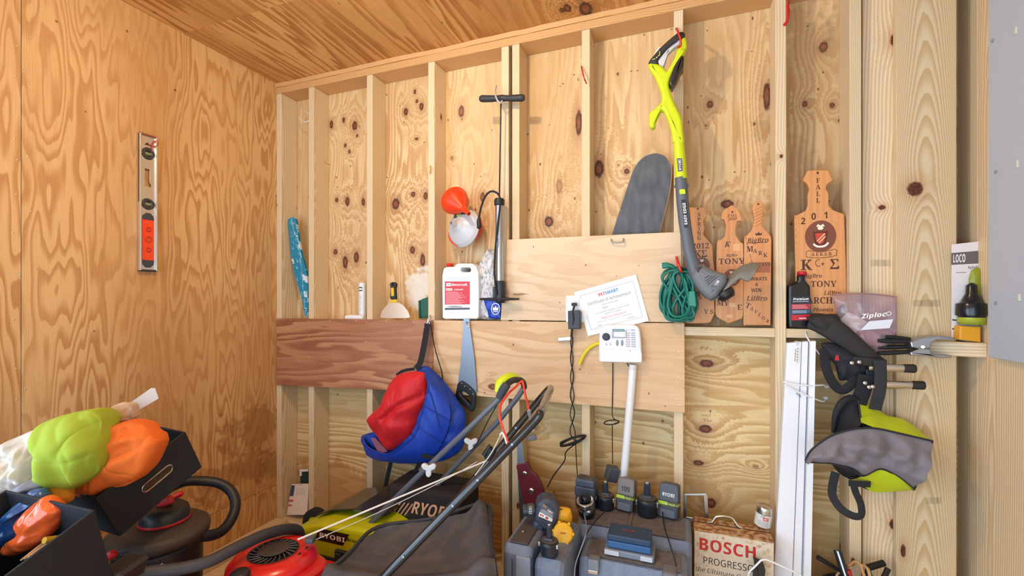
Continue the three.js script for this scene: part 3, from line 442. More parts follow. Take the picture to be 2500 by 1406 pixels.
// ---- bicycle pump
{
  const t = thing('bicycle_pump', 'silver and black bicycle floor pump hanging by its handle from a hook', 'bicycle pump');
  const z = 0.055, P = (a, b, dz = 0) => onZ(a, b, z + dz), top = P(1223, 244), col = P(1219, 492), bot = P(1219, 700);
  part(t, 'handle', sweep([P(1172, 241), P(1177, 241), P(1200, 241), P(1215, 240), P(1226, 240), P(1237, 240), P(1252, 240), P(1275, 239), P(1280, 239)], [0.012, 0.0165, 0.0155, 0.0135, 0.016, 0.0135, 0.0155, 0.0165, 0.012], { sides: 14, tension: 0.3 }), std('#2a2e34', 0.55));
  part(t, 'rod', rod(top, col, 0.0035, 10), metal('#3c4046', 0.3));
  const R = 0.0195;
  part(t, 'collar', turn([[0, -0.02], [0.021, -0.02], [0.0245, -0.014], [0.0245, 0.008], [0.02, 0.014], [0.008, 0.016], [0, 0.016]], col, top, 28), std('#22262b', 0.45));
  const bar = part(t, 'barrel', rod(col.clone().lerp(bot, 0.03), bot, R, 28), metal('#b9bec6', 0.3));
  const tex = canvasTex(64, 512, (g) => { g.clearRect(0, 0, 64, 512); text(g, 'CUSTOM', 32, 256, 44, '#23262b', 'sans-serif', { rot: Math.PI / 2, style: 'bold' }); });
  part(bar, 'lettering', quadZ([[1212, 625], [1219, 625], [1219, 560], [1212, 560]], z + R + 0.0006), decal(tex));
  part(t, 'base_socket', turn([[0, -0.085], [0.0215, -0.085], [0.0235, -0.07], [0.0265, -0.006], [0.0265, 0.014], [0.022, 0.02], [0, 0.02]], P(1221, 696), P(1219, 500), 28), std('#262a30', 0.45));
  part(t, 'clip', box(P(1205, 700).x, P(1213, 700).x, P(1210, 735).y, P(1210, 700).y, z - 0.01, z + 0.012, 0.003), std('#2a2e34', 0.5));
  const f0 = P(1174, 730), f1 = P(1266, 730);
  part(t, 'foot', sweep([f0, f0.clone().lerp(f1, 0.5), f1], [0.0055, 0.009, 0.0045], { sides: 8, flat: 3.4, up: V(0, 1, 0) }), std('#23262b', 0.6));
  part(t, 'hose', sweep([P(1212, 720, 0.03), P(1207, 650, 0.03), P(1214, 560, 0.032), P(1221, 500, 0.034), P(1217, 475, 0.034), P(1200, 467, 0.034), P(1185, 479, 0.034), P(1174, 508, 0.034), P(1169, 535, 0.034)], 0.0048, { sides: 10, steps: 60 }), RUBBER);
  part(t, 'valve_head', sweep([P(1170, 531, 0.034), P(1169, 541, 0.034), P(1170, 552, 0.036), P(1166, 557, 0.036)], [0.007, 0.0105, 0.012, 0.007], { sides: 10 }), std('#1c1e22', 0.5));
  hookThing('pump_hook', 'grey coated screw hook carrying the bicycle pump handle', Zs([[1212, 210, 0.0], [1210, 216, 0.03], [1209, 228, 0.062], [1214, 244, 0.084], [1222, 251, 0.078], [1226, 246, 0.072]]), 0.0042, std('#b4b6ba', 0.4));
}
// ---- handsaw on the pale board
{
  const t = thing('handsaw', 'handsaw with a grey blade and black handle hanging on the pale board', 'handsaw'), z = boardZ + 0.012;
  part(t, 'blade', plate(flat2([[1132, 778], [1146, 778], [1148, 800], [1158, 870], [1164, 945], [1163, 958], [1118, 940], [1124, 890], [1130, 820]], z), z, 0.0014, { bevel: 0.0003 }), metal('#878d96', 0.42));
  const H = (p) => flat2(p, z);
  const h = part(t, 'handle', plate(H([[1124, 932], [1130, 929], [1142, 937], [1152, 946], [1160, 955], [1162, 968], [1161, 990], [1158, 1002], [1152, 1004], [1143, 996], [1130, 985], [1118, 972], [1115, 962], [1117, 950], [1120, 936]]), z - 0.009, 0.024, { bevel: 0.005, smooth: 0.3, holes: [H([[1130, 953], [1139, 957], [1150, 966], [1153, 975], [1151, 985], [1140, 974], [1130, 966], [1127, 959]])] }), std('#15171b', 0.35));
  for (const [a, b] of [[1127, 936], [1135, 943], [1148, 950], [1155, 962]]) part(h, 'screw', new THREE.SphereGeometry(0.0038, 8, 6).translate(...onZ(a, b, z + 0.014).toArray()), STEEL);
  hookThing('saw_hook', 'steel hook through the end of the handsaw blade', Zs([[1139, 783, boardZ], [1139, 790, 0.04], [1142, 800, 0.045], [1146, 796, 0.045], [1145, 788, 0.04]]), 0.0025, STEEL);
}
// ---- clipped strap hook with blue and red duffel bag
{
  const t = thing('boat_cushion_bag', 'open blue nylon bag stuffed with a red cushion hanging by black straps from a clip', 'bag');
  const z = 0.07, blue = std('#0f3fae', 0.55, { sheen: 0.4, sheenColor: new THREE.Color('#5a7ad0') }), red = std('#c8141f', 0.6, { sheen: 0.4, sheenColor: new THREE.Color('#ff8080') });
  const B = puffPx([[884, 1066], [893, 1060], [915, 1062], [950, 1000], [1000, 930], [1022, 900], [1040, 893], [1062, 908], [1092, 940], [1122, 985], [1136, 1010], [1137, 1050], [1132, 1085], [1120, 1105], [1090, 1122], [1045, 1130], [985, 1130], [930, 1124], [900, 1110], [890, 1090]], z, 0.1, 0.06, { fold: 0.012, ff: 16, pw: 0.5, seed: 8, rings: 22, smooth: 0.4 });
  const bag = part(t, 'shell', B, blue);
  part(t, 'cushion', puffPx([[934, 985], [948, 950], [968, 918], [995, 908], [1030, 908], [1042, 925], [1040, 975], [1025, 1015], [1012, 1055], [985, 1080], [958, 1098], [940, 1090], [922, 1060], [905, 1040], [901, 1022], [918, 1002]], z + 0.075, 0.085, 0.05, { fold: 0.01, ff: 13, pw: 0.55, seed: 14, rings: 22, smooth: 0.5, ridge: (x, y) => { const q = onZ(990, 985, z + 0.075), r = onZ(955, 1015, z + 0.075), s = onZ(1035, 965, z + 0.075); let m = 0; for (const [u, w] of [[r, q], [q, s]]) { const L2 = (w.x - u.x) ** 2 + (w.y - u.y) ** 2, k = clamp(((x - u.x) * (w.x - u.x) + (y - u.y) * (w.y - u.y)) / L2), d = Math.hypot(x - lerp(u.x, w.x, k), y - lerp(u.y, w.y, k)); m = Math.max(m, Math.exp(-d * d / 0.00018)); } return -0.02 * m; } }), red, 'red cushion');
  // the rolled mouth of the bag in front of the cushion, and its top flap
  const rim = Zs([[884, 1066, 0.16], [900, 1092, 0.18], [940, 1108, 0.19], [975, 1095, 0.2], [1012, 1062, 0.2], [1028, 1015, 0.19], [1040, 970, 0.18], [1045, 935, 0.17], [1030, 902, 0.13]]), low = Zs([[890, 1085, 0.09], [905, 1112, 0.1], [950, 1128, 0.11], [1000, 1130, 0.12], [1050, 1120, 0.14], [1085, 1070, 0.15], [1100, 1010, 0.15], [1088, 960, 0.13], [1055, 905, 0.09]]);
  const A = new THREE.CatmullRomCurve3(rim), C = new THREE.CatmullRomCurve3(low), rows = []; for (let i = 0; i <= 8; i++) { const r = []; for (let k = 0; k <= 40; k++) { const p = A.getPoint(k / 40).lerp(C.getPoint(k / 40), i / 8); p.z += 0.018 * Math.sin(i / 8 * Math.PI) + 0.004 * noise(k * 0.7, i * 0.6); r.push(p); } rows.push(r); }
  part(t, 'mouth_flap', skin(rows), blue);
  part(t, 'mouth_hem', sweep(rim, 0.004, { sides: 8 }), std('#0c3390', 0.6));
  for (const s of [[[1046, 935, 0.182], [1085, 965, 0.178], [1125, 1000, 0.14]], [[1035, 990, 0.19], [1080, 1020, 0.185], [1133, 1055, 0.13]], [[1020, 1040, 0.2], [1070, 1080, 0.18], [1110, 1112, 0.12]], [[1045, 945, 0.18], [1062, 1000, 0.19], [1075, 1060, 0.185]]]) part(bag, 'seam', sweep(Zs(s), 0.0022, { sides: 6, flat: 0.7 }), std('#0b2f8a', 0.7));
  part(t, 'clear_pocket', quadZ([[925, 1108], [947, 1102], [915, 1068], [905, 1070]], 0.175), std('#a86a7a', 0.3, { transmission: 0.3 }));
  part(t, 'strap', strap(Zs([[1044, 790, 0.05], [1036, 840, 0.06], [1026, 885, 0.09], [1015, 900, 0.1]]), 0.034, 0.003, V(1, 0, 0)), NYLON);
  part(t, 'strap', strap(Zs([[1050, 785, 0.045], [1062, 850, 0.03], [1078, 905, 0.05], [1080, 925, 0.08]]), 0.018, 0.003, V(0.3, 0, 1)), NYLON);
  part(t, 'strap', strap(Zs([[1012, 900, 0.1], [985, 905, 0.11], [968, 916, 0.1]]), 0.014, 0.003, V(0, 1, 0)), NYLON);
  part(t, 'tail_strap', strap(Zs([[955, 1125, 0.06], [946, 1165, 0.05], [938, 1205, 0.04]]), 0.024, 0.003, V(1, 0, 0)), NYLON);
  part(t, 'tail_strap', strap(Zs([[1035, 1095, 0.16], [1022, 1135, 0.12], [1005, 1165, 0.1], [995, 1190, 0.08]]), 0.022, 0.003, V(1, 0, 0.3)), NYLON);
  part(t, 'strap_tab', strap(Zs([[1030, 1112, 0.17], [1060, 1118, 0.17]]), 0.02, 0.003, V(0, 1, 0)), NYLON);
  part(t, 'hanging_pouch', puffPx([[938, 1205], [975, 1185], [990, 1190], [985, 1205], [950, 1232], [940, 1228]], 0.06, 0.012, 0.012, { smooth: 0.2 }), blue);
  const h = thing('snap_clip', 'chrome snap clip at the edge of the reddish board carrying the blue bag', 'clip');
  part(h, 'eye', sweep(Zs([[1049, 770, 0.002], [1052, 778, 0.03], [1050, 790, 0.04], [1044, 788, 0.04], [1045, 778, 0.03]]), 0.003, { sides: 8 }), STEEL);
  part(h, 'snap', sweep(Zs([[1048, 782, 0.042], [1042, 790, 0.046], [1036, 798, 0.046], [1040, 804, 0.046], [1047, 798, 0.046], [1049, 786, 0.042]]), 0.004, { sides: 8 }), STEEL);
}
// ---- two small packets in the corner bay near the floor
{
  const z = -0.06, tex = canvasTex(128, 256, (g) => { g.fillStyle = '#efe6df'; g.fillRect(0, 0, 128, 256); g.fillStyle = '#3b4a78'; g.fillRect(0, 10, 26, 90); g.fillStyle = '#d2594c'; g.fillRect(0, 130, 30, 18); g.fillRect(0, 170, 24, 14);  g.fillStyle = '#aaa'; for (let i = 0; i < 9; i++) g.fillRect(40, 30 + i * 8, 66, 2); g.fillStyle = '#999'; g.fillRect(50, 6, 34, 5); });
  const t = thing('peg_packet', 'white printed card packet propped in the corner bay near the floor', 'packet');
  const q = [[700, 1257], [750, 1256], [754, 1181], [712, 1182]], g = sheet(...q.map(([a, b], i) => onZ(a, b, i < 2 ? -0.02 : -0.05)));
  part(t, 'card', g, print(tex, 0.5)); part(t, 'backing', puff(flat2([[701, 1258], [750, 1257], [754, 1182], [712, 1183]], -0.05), -0.053, 0.004, 0.02, { smooth: 0.05, pw: 0.3 }), std('#d9d2cc', 0.5));
  const t2 = thing('seed_packet', 'small dark green packet with a white cap behind the white card packet', 'packet');
  part(t2, 'packet', plate(flat2([[733, 1180], [753, 1180], [753, 1148], [733, 1150]], -0.08), -0.095, 0.015, { bevel: 0.002 }), std('#123c36', 0.5)); part(t2, 'cap', plate(flat2([[731, 1162], [736, 1162], [736, 1152], [752, 1151], [752, 1146], [731, 1147]], -0.078), -0.09, 0.012, { bevel: 0.002 }), WHITE);
}
// ---------------------------------------------------------------- things on the middle and right of the back wall
// ---- skateboard tucked behind the square board
{
  const t = thing('skateboard_deck', 'skateboard deck with grey grip tape tucked behind the square plywood board', 'skateboard'), z = -0.035;
  const px = [[1470, 655], [1495, 568], [1520, 490], [1545, 418], [1560, 393], [1580, 378], [1603, 373], [1624, 380], [1638, 398], [1641, 425], [1634, 480], [1612, 565], [1590, 655]];
  const o = flat2(px, z);
  part(t, 'deck', plate(o, z - 0.011, 0.011, { bevel: 0.003, smooth: 0.4 }), std('#c9a171', 0.5));
  const c = o.reduce((s, p) => [s[0] + p[0] / o.length, s[1] + p[1] / o.length], [0, 0]), grip = dataTex(256, 256, (i, j, q) => { const n = noise(i * 0.9, j * 0.9) * 16 + noise(i * 0.05, j * 0.03) * 12, d = noise(i * 0.35, j * 0.35) > 0.78 ? 60 : 0; q[0] = 92 + n + d; q[1] = 96 + n + d; q[2] = 103 + n + d; });
  part(t, 'grip_tape', flatUV(plate(o.map(([x, y]) => [c[0] + (x - c[0]) * 0.975 - 0.001, c[1] + (y - c[1]) * 0.985]), z + 0.0002, 0.0012, { bevel: 0, smooth: 0.4 })), print(grip, 0.85));
}
// ---- red coated hooks
hookThing('red_hook', 'red coated hook on the stud left of the skateboard', Zs([[1419, 162, 0.0], [1421, 170, 0.03], [1426, 190, 0.045], [1432, 204, 0.02]]), 0.0032, REDHOOK);
hookThing('red_hook', 'red coated hook at the top of the stud right of the trimmer', Zs([[1926, 4, 0.0], [1923, 12, 0.03], [1924, 32, 0.045], [1921, 52, 0.04], [1914, 62, 0.03]]), 0.0055, REDHOOK);
hookThing('red_hook', 'red coated hook holding the trimmer by its handle', Zs([[1651, 70, 0.0], [1652, 71, 0.05], [1656, 80, 0.115], [1661, 95, 0.125], [1662, 110, 0.122], [1656, 116, 0.11]]), 0.0045, REDHOOK);
// ---- cordless edger
{
  const t = thing('string_trimmer', 'lime green and grey cordless string trimmer hanging head down on the wall', 'string trimmer');
  const z = 0.075, q = ([a, b]) => [1560 + a / 4.6875, 50 + b / 4.6875], O = (l, zz) => flat2(l.map(q), zz), lime = std('#cbdc1e', 0.38), dark = std('#33302f', 0.55), sil = std('#c9ccd2', 0.35);
  part(t, 'grip', plate(O([[110, 520], [128, 470], [230, 350], [330, 255], [440, 165], [500, 150], [528, 175], [520, 205], [470, 240], [380, 305], [290, 385], [225, 470], [212, 520]], z), z - 0.022, 0.044, { bevel: 0.011, seg: 4, smooth: 0.2 }), dark, 'dark rubber grip');
  part(t, 'trigger', plate(O([[218, 480], [262, 420], [330, 340], [420, 262], [468, 236], [470, 285], [410, 322], [330, 400], [285, 462], [272, 500], [282, 545], [235, 522]], z), z - 0.014, 0.028, { bevel: 0.005, smooth: 0.15 }), sil);
  part(t, 'lock_button', plate(O([[140, 450], [175, 395], [225, 318], [255, 316], [250, 345], [190, 420], [150, 470]], z), z - 0.01, 0.02, { bevel: 0.004, smooth: 0.2 }), WHITE);
  part(t, 'body', plate(O([[108, 520], [150, 508], [215, 515], [275, 545], [320, 597], [345, 560], [400, 470], [462, 385], [497, 335], [498, 280], [492, 230], [515, 212], [535, 235], [552, 285], [545, 330], [510, 405], [455, 500], [400, 600], [360, 680], [345, 745], [360, 830], [385, 905], [420, 985], [470, 1085], [495, 1160], [508, 1290], [512, 1410], [392, 1410], [372, 1300], [345, 1200], [310, 1110], [285, 1060], [262, 1046], [230, 1060], [190, 1098], [186, 1150], [190, 1215], [170, 1246], [140, 1244], [120, 1222], [116, 1140], [124, 1075], [150, 1048], [190, 1020], [240, 970], [262, 930], [255, 850], [225, 760], [180, 660], [125, 580]], z), z - 0.021, 0.042, { bevel: 0.013, seg: 5, smooth: 0.35 }), lime, 'lime green housing');
  part(t, 'battery_cover', plate(O([[400, 555], [450, 470], [490, 428], [515, 440], [508, 545], [470, 620], [430, 715], [372, 803], [342, 745], [360, 660]], z), z - 0.026, 0.05, { bevel: 0.008, seg: 3, smooth: 0.15 }), std('#2b2926', 0.3));
  const flash = canvasTex(128, 128, (g) => { g.strokeStyle = '#d8dc3a'; g.lineWidth = 9; g.beginPath(); g.moveTo(8, 112); g.lineTo(50, 100); g.stroke(); g.beginPath(); g.moveTo(88, 72); g.lineTo(112, 50); g.lineTo(112, 8); g.stroke(); g.fillStyle = '#fff'; g.beginPath(); g.arc(70, 86, 8, 0, 7); g.fill(); });
  part(t, 'grip_mark', quadZ([[145, 462], [250, 462], [250, 345], [145, 345]].map(q), z + 0.0232), decal(flash));
  const S = (l) => l.map(([a, b]) => onZ(a, b, z)), k = 1.85 / 1111;
  part(t, 'sleeve', sweep(S([[1656, 330], [1658, 360], [1661, 400], [1663, 438]]), [12.6 * k, 13 * k, 13.6 * k, 14 * k], { sides: 24 }), lime);
  part(t, 'shaft', sweep(S([[1662, 434], [1664, 460], [1668, 510], [1674, 560], [1681, 605], [1690, 640], [1702, 668], [1722, 690], [1742, 705]]), [14.2 * k, 14.2 * k, 14 * k, 14 * k, 14.4 * k, 15.5 * k, 19 * k, 25 * k, 29 * k], { sides: 26, steps: 60 }), std('#5c626b', 0.42), 'grey plastic shaft');
  part(t, 'button', plate(flat2([[1659, 463], [1672, 462], [1673, 473], [1660, 474]], z + 14.4 * k), z + 13.4 * k, 0.004, { bevel: 0.0015, smooth: 0.25 }), lime);
  for (const s of [[1648, 455], [1679, 452]]) part(t, 'ring_ear', new THREE.SphereGeometry(0.0065, 12, 8).translate(...onZ(s[0], s[1], z).toArray()), std('#6a7078', 0.4));
  const rt = canvasTex(64, 160, (g) => { g.fillStyle = '#1c1e1c'; g.fillRect(0, 0, 64, 160); g.strokeStyle = '#eee'; g.lineWidth = 3; g.strokeRect(4, 4, 56, 152); text(g, 'RYOBI', 32, 80, 44, '#fff', 'sans-serif', { style: 'bold', rot: -Math.PI / 2 }); }), et = canvasTex(64, 360, (g) => { g.fillStyle = '#20242b'; g.fillRect(0, 0, 64, 360); text(g, 'EASY EDGE', 32, 180, 56, '#fff', 'sans-serif', { style: 'bold', rot: -Math.PI / 2 }); });
  part(t, 'badge', quadZ([[1655, 419], [1667, 418], [1665, 386], [1652, 386]], z + 13.9 * k + 0.0006), print(rt, 0.4)); part(t, 'lettering', quadZ([[1670, 556], [1681, 555], [1675, 487], [1663, 488]], z + 14.4 * k + 0.0006), print(et, 0.4));
  const h = ([a, b]) => [1560 + a / 7.03, 600 + b / 7.03], H = (l, zz) => flat2(l.map(h), zz), gm = std('#7b7a72', 0.55);
  part(t, 'motor_housing', plate(H([[980, 350], [1090, 330], [1250, 415], [1480, 500], [1500, 620], [1420, 760], [1340, 880], [1230, 935], [1130, 880], [1000, 735], [900, 540]], z), z - 0.045, 0.09, { bevel: 0.026, seg: 5, smooth: 0.3 }), std('#6f7377', 0.5));
  // guard: a curved skirt that bends away from the wall
  { const top = [[1240, 930], [1340, 860], [1440, 690], [1520, 530], [1640, 420], [1780, 330], [1960, 295], [2085, 310]].map(h), bot = [[1225, 940], [1330, 905], [1450, 800], [1560, 700], [1660, 610], [1740, 560], [1880, 600], [2040, 380]].map(h), rows = [];
    const A = new THREE.CatmullRomCurve3(top.map(([a, b]) => onZ(a, b, z - 0.02))), B = new THREE.CatmullRomCurve3(bot.map(([a, b]) => onZ(a, b, z + 0.035)));
    for (let i = 0; i <= 12; i++) { const r = []; for (let j = 0; j <= 40; j++) { const p = A.getPoint(j / 40).lerp(B.getPoint(j / 40), i / 12); p.z += 0.02 * Math.sin(i / 12 * Math.PI); r.push(p); } rows.push(r); }
    const back2 = rows.map((r) => r.map((p) => p.clone().add(V(0, -0.003, -0.004)))).reverse(), g = skin([...rows, ...back2]);
    part(t, 'guard', g, gm, 'dusty curved grass guard'); }
  for (const l of [[[960, 395], [1000, 350]], [[980, 420], [1030, 350]], [[995, 445], [1060, 350]], [[1010, 460], [1085, 345]], [[1130, 560], [1215, 500]], [[1140, 610], [1260, 510]], [[1160, 640], [1300, 515]], [[1180, 670], [1345, 530]]]) part(t, 'vent_slot', rod(...l.map(([a, b]) => onZ(...h([a, b]), z + 0.045)), 0.0014, 6), std('#3a3d42', 0.6));
  const lt = canvasTex(128, 48, (g) => { g.fillStyle = '#c9ccd0'; g.fillRect(0, 0, 128, 48); text(g, 'RYOBI', 64, 25, 34, '#555', 'sans-serif', { style: 'bold' }); });
  part(t, 'badge', quadZ([[1250, 740], [1290, 750], [1385, 605], [1345, 590]].map(h), z + 0.0456), print(lt));
  const s0 = onZ(...h([1440, 765]), z + 0.01), s1 = onZ(...h([1545, 905]), z + 0.01);
  const L = s0.distanceTo(s1), sp = part(t, 'line_spool', turn([[0, 0], [0.022, 0], [0.034, 0.004], [0.034, L * 0.6], [0.031, L * 0.75], [0.024, L], [0, L]], s0, s1, 30), std('#14171c', 0.35));
  part(sp, 'spool_rim', turn([[0.034, L * 0.2], [0.0358, L * 0.22], [0.0358, L * 0.42], [0.034, L * 0.45]], s0, s1, 30), std('#24282e', 0.4));
}
// ---- staple handle on the square board, small clip on the lower board
hookThing('drawer_pull', 'small grey bent rod handle at the top of the square plywood board', Zs([[1492, 584, boardZ], [1494, 591, 0.028], [1507, 592, 0.03], [1520, 590, 0.03], [1522, 582, boardZ]]), 0.0032, std('#9a9d9e', 0.5));
{ const t = thing('magnet_clip', 'small flat steel clip on the lower board beside the adapter cord', 'clip'); part(t, 'clip', plate(flat2([[1362, 824], [1393, 822], [1393, 831], [1362, 833]], 0.03), boardZ, 0.018, { bevel: 0.002 }), STEEL); }
// ---- certificate
{
  const tex = canvasTex(640, 460, (g, w, h) => {
    g.fillStyle = '#f3f4f6'; g.fillRect(0, 0, w, h); g.fillStyle = '#e6ecf3'; g.fillRect(46, 50, w - 92, h - 100); g.strokeStyle = '#7d8794'; g.lineWidth = 2.5; g.strokeRect(46, 50, w - 92, h - 100); g.lineWidth = 1; g.strokeRect(53, 57, w - 106, h - 114);
    text(g, 'PET', 262, 92, 42, '#d8323c', 'sans-serif', { style: 'bold' }); text(g, 'SMART', 366, 92, 42, '#2f80bb', 'sans-serif', { style: 'bold' });
    text(g, 'Certificate of Achievement', 320, 152, 44, '#777f8b', 'sans-serif', { sx: 0.86 }); text(g, 'This certifies that', 320, 194, 22, '#8a929c'); text(g, 'Enzo', 258, 226, 26, '#59606b', 'serif', { style: 'italic' }); g.fillStyle = '#8a929c'; g.fillRect(160, 246, 320, 1.5);
    text(g, 'for successful completion of requirements', 320, 264, 19, '#8a929c'); text(g, 'needed to complete', 320, 288, 19, '#8a929c'); text(g, 'Beginner Education', 320, 322, 28, '#c06a78', 'serif'); text(g, 'presented by The PetSmart Pet Training Program', 320, 352, 17, '#8a929c'); g.fillStyle = '#8a929c'; g.fillRect(90, 392, 170, 1.5); g.fillRect(380, 392, 180, 1.5); text(g, 'Date', 150, 384, 16, '#555'); text(g, 'Instructor', 480, 384, 16, '#555');
  });
  const t = thing('certificate', 'white printed certificate tacked crooked on the square plywood board', 'certificate'), z = boardZ + 0.003;
  const g = sheet(...[[1437, 820], [1584, 783], [1553, 670], [1402, 714]].map(([a, b]) => onZ(a, b, z)), 10), p = g.attributes.position; for (let i = 0; i < p.count; i++) { const u = (i % 11) / 10, v = Math.floor(i / 11) / 10; p.setZ(i, z + 0.0015 + 0.004 * Math.sin(u * 5 + 1) * v * (1 - v) + 0.008 * Math.pow(Math.abs(u - 0.5) * 2, 4) * Math.pow(Math.abs(v - 0.5) * 2, 4)); } g.computeVertexNormals();
  part(t, 'paper', g, print(tex, 0.75));
}
// ---- outlet, adapter
{
  const t = thing('outlet_plate', 'white wall outlet plate half covered by the certificate', 'outlet'), z0 = boardZ;
  part(t, 'plate', plate(flat2([[1382, 722], [1432, 722], [1432, 786], [1382, 786]], z0 + 0.004), z0, 0.006, { bevel: 0.002, smooth: 0.05 }), WHITE);
  for (const y of [738, 770]) part(t, 'socket', plate(flat2([[1396, y - 10], [1414, y - 10], [1414, y + 10], [1396, y + 10]], z0 + 0.007), z0 + 0.005, 0.003, { bevel: 0.001, smooth: 0.2 }), std('#dfe1e3', 0.4));
  const a = thing('power_adapter', 'black plug-in power adapter with a twisted cord below the outlet', 'power adapter'), z = 0.03;
  part(a, 'plug', cbox(0.02, 0.014, 0.034).translate(...onZ(1402, 743, 0.036).toArray()), BLACK);
  part(a, 'brick', plate(flat2([[1387, 759], [1413, 757], [1417, 762], [1416, 803], [1388, 803]], z + 0.02), z - 0.008, 0.036, { bevel: 0.003 }), std('#2a2d33', 0.45));
  part(a, 'lead', sweep(Zs([[1402, 748, 0.045], [1399, 760, 0.055], [1401, 780, 0.056], [1397, 800, 0.052], [1396, 820, 0.04]]), 0.0045, { sides: 8 }), BLACK);
  const tw = (ph) => [...Array(40)].map((_, i) => { const s = i / 39, c = s * 20 + ph; return onZ(1395 + 4 * Math.sin(c * 0.9) * (0.5 + s) + 3 * s, lerp(806, 1062, s), 0.024 + 0.006 * Math.cos(c * 0.9)); });
  part(a, 'cord', sweep([...tw(0), onZ(1410, 1080, 0.024), ...[...Array(26)].map((_, i) => { const c = i * 1.25; return onZ(1398 + 30 * Math.cos(c) + 3 * Math.sin(i * 2.1), 1076 - 10 * Math.cos(c) + 7 * Math.sin(c) + 2 * Math.sin(i), 0.02 + 0.014 * Math.sin(c + i)); }), onZ(1384, 1100, 0.03), onZ(1378, 1125, 0.04), onZ(1352, 1160, 0.06), onZ(1336, 1190, 0.09)], 0.0028, { sides: 7, steps: 320 }), BLACK);
  part(a, 'cord', sweep([...tw(3.3).slice(0, 34), onZ(1404, 1055, 0.02), onZ(1406, 1100, 0.02), onZ(1409, 1150, 0.03), onZ(1412, 1180, 0.05)], 0.0023, { sides: 7, steps: 200 }), BLACK);
}
